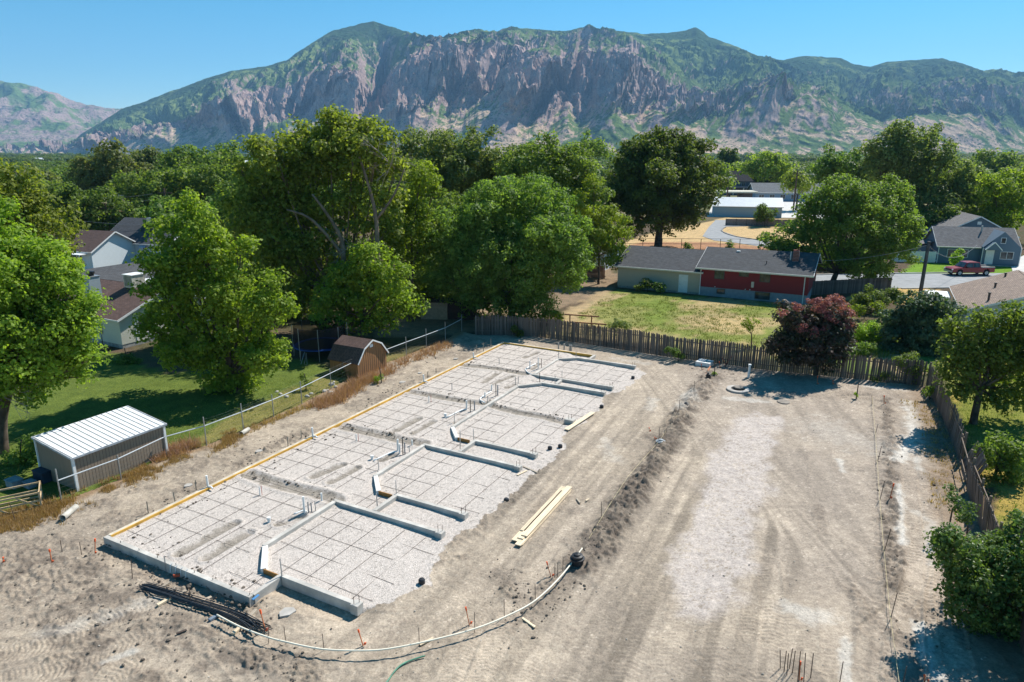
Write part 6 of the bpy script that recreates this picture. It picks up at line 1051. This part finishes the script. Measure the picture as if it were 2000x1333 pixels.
tree('grey green elm standing behind, between the huge tree and the elm', (880, 480), [(830, 305, 42), (880, 288, 32), (930, 298, 36), (980, 325, 36), (805, 275, 18), (900, 345, 54), (850, 365, 40), (960, 360, 36), (800, 330, 30)], 'willow', 98, .36, .95, .9, .3)
tree('wide mixed green tree behind the elm', (1090, 500), [(1060, 325, 45), (1120, 330, 42), (1010, 335, 30), (1150, 375, 36), (1090, 395, 46), (1140, 440, 34), (1095, 300, 18), (1165, 430, 26), (1180, 470, 30)], 'elm', 92, .34, 1, .85, .3)
tree('lime green maple sprays at the right of the elm', (1170, 520), [(1118, 398, 20), (1188, 430, 26), (1214, 455, 16), (1168, 470, 26), (1200, 490, 16), (1160, 360, 12), (1140, 420, 16), (1190, 510, 16), (1150, 500, 18)], 'lime', 86, .26, 1, .6, .15)
tree('massive dark round tree behind the ranch house garage', (1285, 478), [(1280, 355, 66), (1220, 368, 40), (1340, 375, 44), (1280, 300, 38), (1330, 315, 34), (1230, 318, 30), (1260, 415, 46), (1350, 415, 28), (1310, 430, 30), (1198, 398, 24), (1330, 272, 18), (1372, 292, 16), (1370, 340, 26), (1290, 275, 24), (1240, 290, 22), (1380, 390, 16)], 'dark', 122, .42, 1.15, 1.0, .7)
tree('broad leafy tree shading the right end of the ranch house roof', (1622, 575), [(1660, 425, 58), (1600, 440, 42), (1720, 440, 50), (1770, 420, 26), (1640, 380, 36), (1740, 388, 32), (1585, 400, 22), (1560, 470, 36), (1680, 500, 44), (1740, 498, 38), (1620, 500, 38), (1500, 474, 20), (1528, 498, 24), (1785, 450, 18), (1700, 535, 26), (1650, 362, 14), (1690, 400, 34)], 'elm', 83, .27, .95, .7, .4)
tree('tall grey green willow behind the blue bungalow', (1800, 480), [(1790, 290, 40), (1842, 308, 30), (1740, 288, 34), (1760, 328, 42), (1830, 352, 42), (1880, 370, 30), (1718, 318, 28), (1800, 395, 46), (1860, 415, 36), (1772, 264, 22), (1900, 340, 18), (1780, 430, 36), (1840, 440, 34), (1700, 290, 16)], 'willow', 136, .46, 1.05, 1.0, .5, droop=.5)
tree('dark maple far behind the broad leafy tree', (1650, 430), [(1640, 328, 32), (1690, 338, 26), (1602, 338, 22), (1720, 350, 18), (1665, 352, 28), (1625, 318, 14)], 'dark', 158, .5, 1, 1.0, .3)
tree('bright maple at the right edge beside the willow', (1945, 450), [(1940, 368, 32), (1982, 398, 34), (1920, 398, 24), (1992, 350, 24), (1960, 428, 26), (1930, 430, 20)], 'maple', 130, .42, 1, .9, .3)
tree('small round green tree behind the blue garage', (1975, 450), [(1975, 425, 20), (1955, 432, 12)], 'lime', 134, .4, 1, .7, .15)
ST = tree('smoke tree with dusty pink plumes over the far picket fence', (1592, 730), [(1555, 690, 24), (1605, 700, 24), (1530, 695, 16), (1635, 692, 16), (1590, 640, 40), (1628, 640, 30), (1560, 655, 38), (1600, 678, 38), (1638, 668, 24), (1530, 668, 22), (1512, 678, 14), (1622, 610, 20), (1575, 615, 20), (1655, 640, 12), (1540, 625, 20), (1530, 600, 10)], 'smoke', 48.7, .22, 1.1, .42, .15)
tm = crown_mesh('plume', [(tuple(at(x, y, 48.3+random.Random(x).uniform(-.8, .6))-Vector(ST.location)), r_/26.5) for x, y, r_ in [(1556, 600, 9), (1590, 588, 9), (1633, 586, 11), (1645, 606, 13), (1655, 635, 13), (1572, 622, 9), (1600, 604, 10), (1622, 622, 12), (1590, 648, 8), (1642, 655, 9), (1530, 612, 7), (1612, 592, 8), (1660, 615, 8), (1640, 625, 9), (1566, 640, 7), (1610, 640, 7)]], .12, 1.3, LM['pink'], 77, .26); link('plume', tm, None, ST)
tree('round blue green tree by the corner of the picket fence', (1808, 700), [(1800, 628, 42), (1760, 640, 30), (1842, 620, 32), (1790, 598, 28), (1770, 668, 32), (1830, 665, 36), (1738, 622, 14), (1862, 645, 16), (1800, 688, 26), (1728, 650, 13), (1745, 675, 16), (1815, 592, 18)], 'blue', 55.8, .24, 1.15, .48, .2)
tree('yard tree with a leaning trunk right of the side fence', (1900, 828), [(1920, 680, 40), (1960, 640, 36), (1880, 650, 28), (1990, 700, 42), (1930, 738, 38), (1870, 718, 30), (1990, 758, 38), (1872, 768, 22), (1950, 785, 24), (1850, 680, 14), (1992, 620, 28), (1910, 620, 18), (1895, 690, 28), (1960, 700, 40), (2040, 690, 50), (1850, 740, 14)], 'elm', None, .20, .9, .45, .22, limbs=True)
tree('fine-leaved bushy shrub tree right of the leaning fence', (1940, 945), [(1952, 898, 26), (1922, 882, 14), (1980, 882, 22), (1945, 862, 14), (1995, 925, 20), (1962, 925, 18)], 'elm', 31.8, .15, 1, .35, .08)
tree('dark glossy tree filling the bottom right corner', (1995, 1300), [(1960, 1130, 80), (1900, 1110, 50), (1868, 1072, 32), (1838, 1055, 18), (1920, 1180, 50), (1985, 1200, 64), (2004, 1068, 42), (1932, 1085, 28), (1955, 1235, 34), (1905, 1225, 22), (2040, 1120, 80), (1885, 1150, 30), (1860, 1110, 20), (1824, 1062, 10), (1850, 1042, 12), (2000, 1020, 14), (1835, 1085, 10), (1870, 1200, 14)], 'pear', 20.6, .13, 1.0, .30, .13)
# shrubs and lone plants
for lb, base, lobes, kind, Y, ls, cr in [
        ('dark green shrub behind the wire fence at the left edge', (50, 940), [(60, 890, 34), (35, 925, 26), (75, 862, 18), (90, 905, 14)], 'elm', 34, .12, .3), ('pink flowering bush by the cream house corner', (205, 700), [(205, 688, 9), (198, 680, 6), (215, 695, 6)], 'pink', 56, .1, .2),
        ('leafy green shrub overhanging the picket fence near its corner', (1775, 748), [(1775, 715, 20), (1757, 706, 10), (1795, 722, 14), (1785, 740, 12)], 'elm', 47.1, .12, .28), ('big-leaved plant behind the far picket fence', (1075, 628), [(1075, 614, 11), (1062, 618, 8), (1090, 620, 9)], 'maple', 63.5, .22, .3),
        ('tall weeds against the wall of the tan wing, left clump', (1265, 566), [(1262, 556, 10), (1248, 560, 7), (1278, 560, 7)], 'dark', 80.6, .16, .3), ('tall weeds against the wall of the tan wing, right clump', (1290, 569), [(1290, 562, 8), (1282, 558, 5)], 'dark', 79.8, .16, .3),
        ('grey green weeds just behind the picket fence in the dry yard', (1210, 645), [(1208, 634, 10), (1222, 638, 8), (1197, 640, 6)], 'willow', 58.3, .12, .25), ('round clipped evergreen behind the ranch house roof, smaller one', (1345, 492), [(1345, 484, 8)], 'dark', 112, .25, .4),
        ('dark bush in the shade by the ranch house right corner', (1700, 610), [(1700, 590, 24), (1735, 583, 18), (1680, 600, 16), (1745, 575, 10)], 'dark', 70.5, .16, .4), ('bright green overgrown bush behind the smoke tree', (1695, 680), [(1690, 655, 22), (1718, 650, 16), (1672, 650, 12), (1700, 672, 18)], 'lime', 58, .14, .32),
        ('low green shrub with leafy mounds beside the rubble pile', (1690, 690), [(1680, 682, 13), (1700, 680, 10), (1665, 688, 8)], 'elm', 54.2, .12, .25), ('green patch of tall weeds in the shade by the fence', (1690, 605), [(1672, 608, 12), (1712, 600, 10)], 'maple', 67, .15, .3),
        ('ivy mound on the side fence by the leaning section', (1862, 985), [(1858, 955, 7), (1862, 975, 10), (1870, 992, 9)], 'pear', 26.6, .09, .2), ('ivy clump lower on the side fence', (1895, 1020), [(1888, 1008, 11), (1895, 990, 7), (1878, 1015, 7)], 'pear', 25.2, .09, .2),
        ('green weeds at the fence foot near the lot corner', (1815, 780), [(1812, 768, 7), (1820, 760, 6)], 'lime', 43.5, .1, .2), ('tall green weeds along the inside of the far right fence', (1732, 745), [(1728, 735, 7), (1742, 732, 6), (1710, 742, 5)], 'elm', 47.3, .1, .2),
        ('dark vine on the picket fence left of the concrete box', (1325, 700), [(1318, 690, 8), (1330, 696, 7), (1305, 685, 6)], 'dark', 52.4, .1, .2), ('weeds at the fence foot near the steel gate corner', (1010, 652), [(1006, 645, 8), (1014, 652, 6)], 'dark', 60, .12, .2),
        ('purple flowering plants in front of the barn shed', (660, 722), [(658, 712, 6), (668, 714, 5)], 'blue', 51, .1, .15), ('green garden plants behind the wire fence by the barn shed', (670, 736), [(668, 730, 8), (655, 728, 6), (690, 728, 6)], 'elm', 48.5, .1, .2), ('bushy plant at the lawn edge left of the fence posts', (598, 760), [(598, 745, 8), (590, 735, 5)], 'elm', 45.5, .1, .2),
        ('dark bed of iris leaves on the shaded lawn', (250, 720), [(245, 705, 12), (265, 708, 10), (230, 712, 8)], 'dark', 52, .14, .25), ('low green bush under the brown stump at the lot edge', (745, 745), [(742, 738, 6), (735, 742, 5)], 'maple', 47, .1, .18), ('small weed tuft on the dirt near the far corner stakes', (1673, 775), [(1673, 771, 4)], 'lime', 43.6, .07, .1), ('green weed tuft near the black can and concrete box', (1395, 736), [(1394, 731, 4)], 'lime', 48, .07, .1),
        ('young tree with pale leaves in front of the blue bungalow', (1870, 520), [(1868, 505, 9), (1875, 493, 6), (1865, 512, 6)], 'lime', 99, .2, .3), ('low hedge mass in front of the white cottage', (140, 560), [(150, 545, 18), (130, 552, 14), (170, 540, 10)], 'dark', 84, .2, .4)]:
    tree(lb, base, lobes, kind, Y, ls, 1.1, cr, .04, None, name='shrub', cat='shrub', limbs=False)
tree('thin sapling with a bare bent top in the dry yard', (1468, 672), [(1460, 630, 8), (1468, 640, 7), (1478, 628, 5), (1452, 636, 4)], 'lime', 56.5, .13, .8, .2, .06, name='sapling')
tree('small dark tree standing on the field by the white-roofed building', (1494, 440), [(1490, 408, 9), (1488, 418, 13), (1500, 422, 13), (1484, 426, 9)], 'dark', 158, .3, 1.1, .5, .12)
t = thing('evergreen', 'cone shaped clipped evergreen behind the ranch house roof', 'shrub', at(1424, 495, 108)); t.location.z = 0; link('crown', crown_mesh('crown', [((0, 0, .8), .95), ((0, 0, 1.6), .7), ((0, 0, 2.3), .4), ((0, 0, 2.8), .2)], .2, 1.3, LM['dark'], 9, .3), None, t); MB().tube([(0, 0, -.1), (0, 0, 1)], .1, 6).build('trunk', bark, t)
# trees farther back, each placed by hand
for lb, bx, Y, kind, lobes in [
        ('dark maple behind the pale blue house', 160, 118, 'dark', [(150, 405, 38), (210, 400, 30), (100, 398, 28), (248, 418, 20), (180, 435, 34), (130, 430, 28), (225, 440, 22)]), ('tall grey tree on the far left skyline', 230, 178, 'willow', [(230, 318, 30), (180, 330, 28), (205, 312, 20), (250, 345, 32), (160, 350, 22), (200, 360, 30)]),
        ('pale green spreading tree left of the huge tree', 340, 150, 'elm', [(270, 370, 32), (330, 368, 36), (390, 360, 34), (430, 350, 26), (340, 400, 34), (240, 378, 26), (290, 400, 30), (400, 395, 30)]), ('grey tree on the skyline, right of the tallest left one', 290, 205, 'willow', [(290, 318, 24), (310, 330, 24), (270, 335, 22)]),
        ('wide far tree touching the left of the huge tree', 420, 190, 'elm', [(380, 312, 24), (440, 310, 26), (345, 318, 22), (410, 325, 26), (460, 335, 24), (330, 335, 20)]), ('dark tree behind the left limbs of the huge tree', 450, 84, 'dark', [(455, 380, 28), (462, 425, 34), (440, 465, 24), (482, 352, 16), (490, 480, 34), (455, 510, 26)]),
        ('dark tree filling the shade behind the thicket', 600, 76, 'elm', [(560, 540, 34), (620, 545, 30), (505, 590, 26), (585, 590, 26), (530, 490, 26)]), ('dark tree in the gap beside the big elm', 850, 82, 'elm', [(845, 540, 34), (862, 490, 36), (835, 420, 30), (860, 580, 24), (810, 560, 26), (880, 420, 34)]),
        ('leafy understory tree below the left of the huge tree', 540, 68, 'elm', [(500, 540, 34), (545, 560, 36), (590, 560, 34), (600, 610, 34), (550, 620, 34), (520, 600, 30), (640, 570, 26), (490, 620, 24)]), ('leafy understory tree in the shade right of the thicket', 800, 70, 'elm', [(780, 560, 34), (830, 570, 34), (860, 600, 20), (800, 600, 24), (850, 530, 34), (890, 590, 16)]),
        ('dark elm filling the left edge of the huge tree', 480, 74, 'elm', [(470, 400, 34), (500, 430, 34), (450, 450, 30), (480, 490, 34), (520, 480, 34), (460, 540, 28)]), ('shaded elm behind the lawn, between maple and huge tree', 440, 70, 'elm', [(430, 470, 26), (440, 520, 30), (410, 480, 22), (420, 560, 26)]), ('green tree behind the light green maple, left side', 300, 128, 'elm', [(300, 425, 26), (330, 415, 24), (270, 430, 20), (360, 430, 26), (310, 450, 22), (400, 440, 30)]),
        ('green tree behind the huge tree on the right', 790, 92, 'elm', [(790, 420, 30), (775, 480, 34), (800, 540, 30), (740, 560, 30)]), ('round dark tree far behind the elm', 1155, 240, 'elm', [(1155, 288, 22), (1135, 296, 15), (1175, 296, 16)]), ('small round far tree left of the wide mixed tree', 1030, 250, 'elm', [(1030, 295, 14)]),
        ('round olive tree beyond the white-roofed building', 1500, 268, 'olive', [(1488, 322, 26), (1510, 330, 24), (1470, 335, 18), (1530, 345, 16)]), ('bushy tree beyond the poplars, left', 1390, 200, 'elm', [(1388, 345, 22), (1402, 360, 18), (1375, 330, 18), (1405, 335, 14)]), ('pale bushy tree in front of the pole with crossarm', 1545, 205, 'olive', [(1560, 355, 20), (1545, 362, 16), (1575, 365, 14)]),
        ('dark spruce near the street light', 1415, 262, 'dark', [(1415, 345, 8), (1415, 355, 11), (1415, 366, 13)]), ('light green tree between spruce and victorian house', 1440, 310, 'lime', [(1440, 336, 14), (1455, 340, 12)]), ('dark tree behind the blue garage left side', 1870, 128, 'dark', [(1800, 450, 30), (1840, 430, 30), (1765, 455, 22)]), ('far tree line clump right of the willow', 1940, 330, 'elm', [(1915, 318, 20), (1950, 322, 22), (1985, 325, 20)]),
        ('dark tree behind the ranch house end, under the broad tree', 1640, 98, 'dark', [(1640, 510, 26), (1690, 520, 24), (1600, 520, 18)]), ('left skyline tree above the olive tree', 60, 150, 'elm', [(60, 372, 26), (95, 380, 22), (30, 380, 22), (120, 372, 16)])]:
    tree(lb, (bx, 500), lobes, kind, Y, max(.24, Y*.0036), 1.0, max(.6, Y*.0072), .3 if Y < 150 else .35, name='tree')
for k, (px, w_) in enumerate([(1408, 9), (1419, 10), (1431, 9)]):
    p = at(px, 330, 360); t = thing('poplar', ['left', 'middle', 'right'][k]+' one of three tall dark poplars in the distance', 'tree', (p.x, 360, 0), 0, 'poplars'); link('crown', crown_mesh('crown', [((0, 0, z), 2.0+.5*math.sin(z*.2)) for z in range(3, 19, 2)], 1.0, 1, LM['dark'], 30+k, 1.4), None, t); MB().tube([(0, 0, 0), (0, 0, 10)], .3, 6).build('trunk', bark, t)
# ---------------------------------------------------------------- the wood beyond: single trees first, then the mass
protos = []
rr_ = np.random.RandomState(12)
for k, kd in enumerate(['elm', 'dark', 'maple', 'olive', 'elm', 'willow']):
    L = [((0, 0, 6.2), 3.3)]+[((2.7*math.cos(a)+rr_.rand(), 2.7*math.sin(a)+rr_.rand(), 5.0+2*rr_.rand()), 2.0+rr_.rand()) for a in np.arange(5)*1.256+k]+[((rr_.randn()*.8, rr_.randn()*.8, 8.4), 1.9)]
    me = crown_mesh('crown', L, .85, .8, LM[kd], 50+k, 1.1); tk = MB().tube([(0, 0, -.3), (0, 0, 3.5), (.3, .2, 6)], [.35, .28, .15], 6).mesh('trunk'); tk.materials.append(bark); protos.append((me, tk))
def clear(x, y):
    # pixels of the foot: keep houses, street, field and lot open
    Yc = y*cP+CAMH*sP; px = 1000+FOC*x/Yc; py = 666.5-FOC*(y*sP-CAMH*cP)/Yc
    if y < 96: return False
    if 1150 < px < 1660 and py > 376: return False
    if px >= 1560 and py > 440: return False
    if px < 330 and py > 405: return False
    return True
LOOK = ['green rounded', 'dark crowned', 'bright green', 'olive coloured', 'green rounded', 'grey green']
REG = {'left': 'wood on the left beyond the houses', 'mid': 'wood behind the big centre trees', 'right': 'wood on the right beyond the street'}
cnt = 0; tried = 0; placed = []
while cnt < 250 and tried < 20000:
    tried += 1; y = 100+420*rr_.rand()**1.1; x = (rr_.rand()*2-1)*(.80*y+8)
    if not clear(x, y) or any((x-a)**2+(y-b)**2 < (6+y*.012)**2 for a, b in placed): continue
    placed.append((x, y)); k = rr_.randint(6); g = 'left' if x < -.22*y else ('right' if x > .25*y else 'mid'); s = .72+.45*rr_.rand()
    dp = 'nearer' if y < 170 else ('middle' if y < 300 else 'farther'); lb = f'{LOOK[k]} tree in the {dp} part of the {REG[g]}'; t = thing('tree', lb, 'tree', (x, y, -.1), rr_.rand()*6.28, lb.replace(' tree ', ' trees ')); t.scale = (s*1.05, s*1.05, s*(.85+.3*rr_.rand())); link('crown', protos[k][0], None, t); link('trunk', protos[k][1], None, t); cnt += 1
# mass of the far wood to the foot of the mountains: points carrying instances of one low crown
fm = []
for k in range(2): fm.append(link('distant_wood', crown_mesh('far_crown', [((0, 0, 5), 3.6), ((2.4, 1, 4), 2.4), ((-2.2, -1, 4.4), 2.4), ((.5, -2.4, 4), 2.2), ((0, .5, 7.6), 1.8)], 1.5, .8, LM['far'], 90+k, 1.6), None, None, (-260+k*520, 560, 0)))
P = []; Sx = []
n_try = 15000
ys = 300*np.exp(rr_.rand(n_try)*math.log(3900/300)); xs = (rr_.rand(n_try)*2-1)*(.84*ys+30); dn = fbm(xs/260, ys/260, 3, 400)
for x, y, d_ in zip(xs, ys, dn):
    if y < 520 and not clear(x, y): continue
    if d_ < .40+.00001*y and y > 420: continue
    if y > 2700+400*math.sin(x/700): continue
    P.append((x, y, -.5)); Sx.append((.75+.5*rr_.rand())*(1+max(0, y-600)/1600.0))
me = bpy.data.meshes.new('distant_wood_points'); me.from_pydata(P, [], []); a = me.attributes.new('sc', 'FLOAT', 'POINT'); a.data.foreach_set('value', np.array(Sx, np.float32))
dw = link('distant_wood_mass', me); ng = bpy.data.node_groups.new('scatter_crowns', 'GeometryNodeTree'); ng.interface.new_socket('Geometry', in_out='INPUT', socket_type='NodeSocketGeometry'); ng.interface.new_socket('Geometry', in_out='OUTPUT', socket_type='NodeSocketGeometry')
gi, go = ng.nodes.new('NodeGroupInput'), ng.nodes.new('NodeGroupOutput'); iop = ng.nodes.new('GeometryNodeInstanceOnPoints'); oi_ = ng.nodes.new('GeometryNodeObjectInfo'); oi_.inputs[0].default_value = fm[0]; oi_.transform_space = 'ORIGINAL'
na = ng.nodes.new('GeometryNodeInputNamedAttribute'); na.data_type = 'FLOAT'; na.inputs[0].default_value = 'sc'; rv = ng.nodes.new('FunctionNodeRandomValue'); rv.data_type = 'FLOAT_VECTOR'; rv.inputs[0].default_value = (0, 0, 0); rv.inputs[1].default_value = (0, 0, 6.28)
ng.links.new(gi.outputs[0], iop.inputs['Points']); ng.links.new(oi_.outputs['Geometry'], iop.inputs['Instance']); ng.links.new(na.outputs[0], iop.inputs['Scale']); ng.links.new(rv.outputs[0], iop.inputs['Rotation']); ng.links.new(iop.outputs[0], go.inputs[0])
dw.modifiers.new('scatter', 'NODES').node_group = ng; dw.name = 'distant_wood'; dw['kind'] = 'stuff'
for o in fm: o['kind'] = 'stuff'
# ---------------------------------------------------------------- dry weeds and grass
def tufts(name, pts, h, m, seed, wd=.02, spread=.12, per=9, lean=.5):
    r = np.random.RandomState(seed); P = np.repeat(np.asarray(pts), per, 0); n = len(P); a = r.rand(n)*6.28; rad = spread*r.rand(n)**.5
    x = P[:, 0]+rad*np.cos(a); y = P[:, 1]+rad*np.sin(a); hh = h*(.4+.8*r.rand(n))*(P[:, 2] if P.shape[1] > 2 else 1); b = r.rand(n)*6.28; w_ = wd*(.6+.8*r.rand(n))
    tip = np.stack([x+lean*hh*(r.rand(n)-.5)+.6*rad*np.cos(a), y+lean*hh*(r.rand(n)-.5)+.6*rad*np.sin(a), hh], 1)
    V = np.stack([np.stack([x-w_*np.cos(b), y-w_*np.sin(b), 0*x-.03], 1), np.stack([x+w_*np.cos(b), y+w_*np.sin(b), 0*x-.03], 1), tip], 1).reshape(-1, 3)
    C = np.repeat(r.rand(n), 3); me = meshnp(name, V, np.arange(len(V)).reshape(-1, 3), m, False); vcol(me, np.stack([C, C, C], 1)); return tag(link(name, me), kind='stuff')
dryw = leafmat('dry_weed', (.30, .19, .08), (.58, .41, .20), .3, .9); pinkw = leafmat('pink_weed', (.30, .15, .11), (.44, .25, .19), .3, .9); grn = leafmat('lawn_blades', (.11, .18, .03), (.26, .27, .08), .3, .8)
FP = [(-40, 1050), (20, 1035), (121, 990), (237, 943), (326, 900), (404, 878), (476, 845)]
w1 = [(x, y, .5+.8*fbm(np.array([x]), np.array([y]), 2, 5)[0]) for x, y in near(FP, 3000, .42) if fbm(np.array([x/.9]), np.array([y/.9]), 2, 6)[0] > .45]+[(x, y, 1) for x, y in near([(-60, 1030), (60, 1005), (120, 985)], 700, .5)]; tufts('dry_weeds', w1, .24, dryw, 1, .018, .12, 9)
w2 = [(x, y, 1) for x, y in near([(300, 895), (345, 880), (370, 872)], 260, .4)]+[(x, y, 1.2) for x, y in near([(620, 795), (660, 780), (700, 752), (730, 738)], 500, .36)]+[(x, y, 1) for x, y in near([(730, 738), (780, 712), (840, 690), (880, 672)], 220, .4)]; tufts('tumble_weeds', w2, .42, pinkw, 2, .02, .2, 9, 1.2)
w3 = [(x, y, 1) for x, y in near([(476, 845), (560, 810), (620, 790)], 130, .25)]+[(x, y, .8) for x, y in near([(1790, 790), (1830, 830), (1850, 900), (1845, 1000)], 240, .5)]; tufts('dry_weeds', w3, .22, dryw, 3)
w4 = []
for _ in range(5200):
    x, y = rs.uniform(4, 34), rs.uniform(56, 84); w4.append((x, y, rs.uniform(.5, 1.2)))
w4 = np.array(w4); ymask = inpoly(w4[:, 0], w4[:, 1], [tuple(p) for p in Gl([(1080, 650), (1150, 600), (1205, 572), (1610, 600), (1660, 640), (1560, 700), (1300, 668)])]) & (fbm(w4[:, 0]/3, w4[:, 1]/3, 3, 9) > .42); tufts('yard_grass', w4[ymask], .17, grn, 4, .03, .25, 7)
w5 = near([(1690, 655), (1760, 655), (1720, 690)], 420, 1.6); tufts('yard_grass', [(x, y, 1.3) for x, y in w5], .45, grn, 5, .03, .25, 8)
w6 = near([(1880, 760), (1960, 900), (1990, 1000)], 900, 2.0); w6 = [(x, y, 1) for x, y in w6 if x > np.interp(y, [14, 26, 30, 38, 46], [16, 21.2, 23.0, 26.6, 30])]; tufts('yard_grass', w6, .14, grn, 6, .02, .2, 7)
w7 = near([(-60, 960), (140, 870), (330, 850), (480, 790), (620, 745)], 1200, 1.6); w7 = np.array([(x, y, 1) for x, y in w7]); fl = pdist(w7[:, 0], w7[:, 1], [(p.x, p.y) for p in FENCE_L])[2] < -.3; tufts('lawn_grass', w7[fl], .10, grn, 7, .02, .25, 7)
# rubble pile by the smoke tree
c = G(1652, 682); pts = [(c.x+rs.randn()*.55, c.y+rs.randn()*.6) for _ in range(110)]; o = rocks('rubble_pile', pts, concrete_old, .10, .26, 8); del o['kind']; tag(o, 'heap of pale broken concrete behind the far picket fence', 'rubble', None, 'stuff')
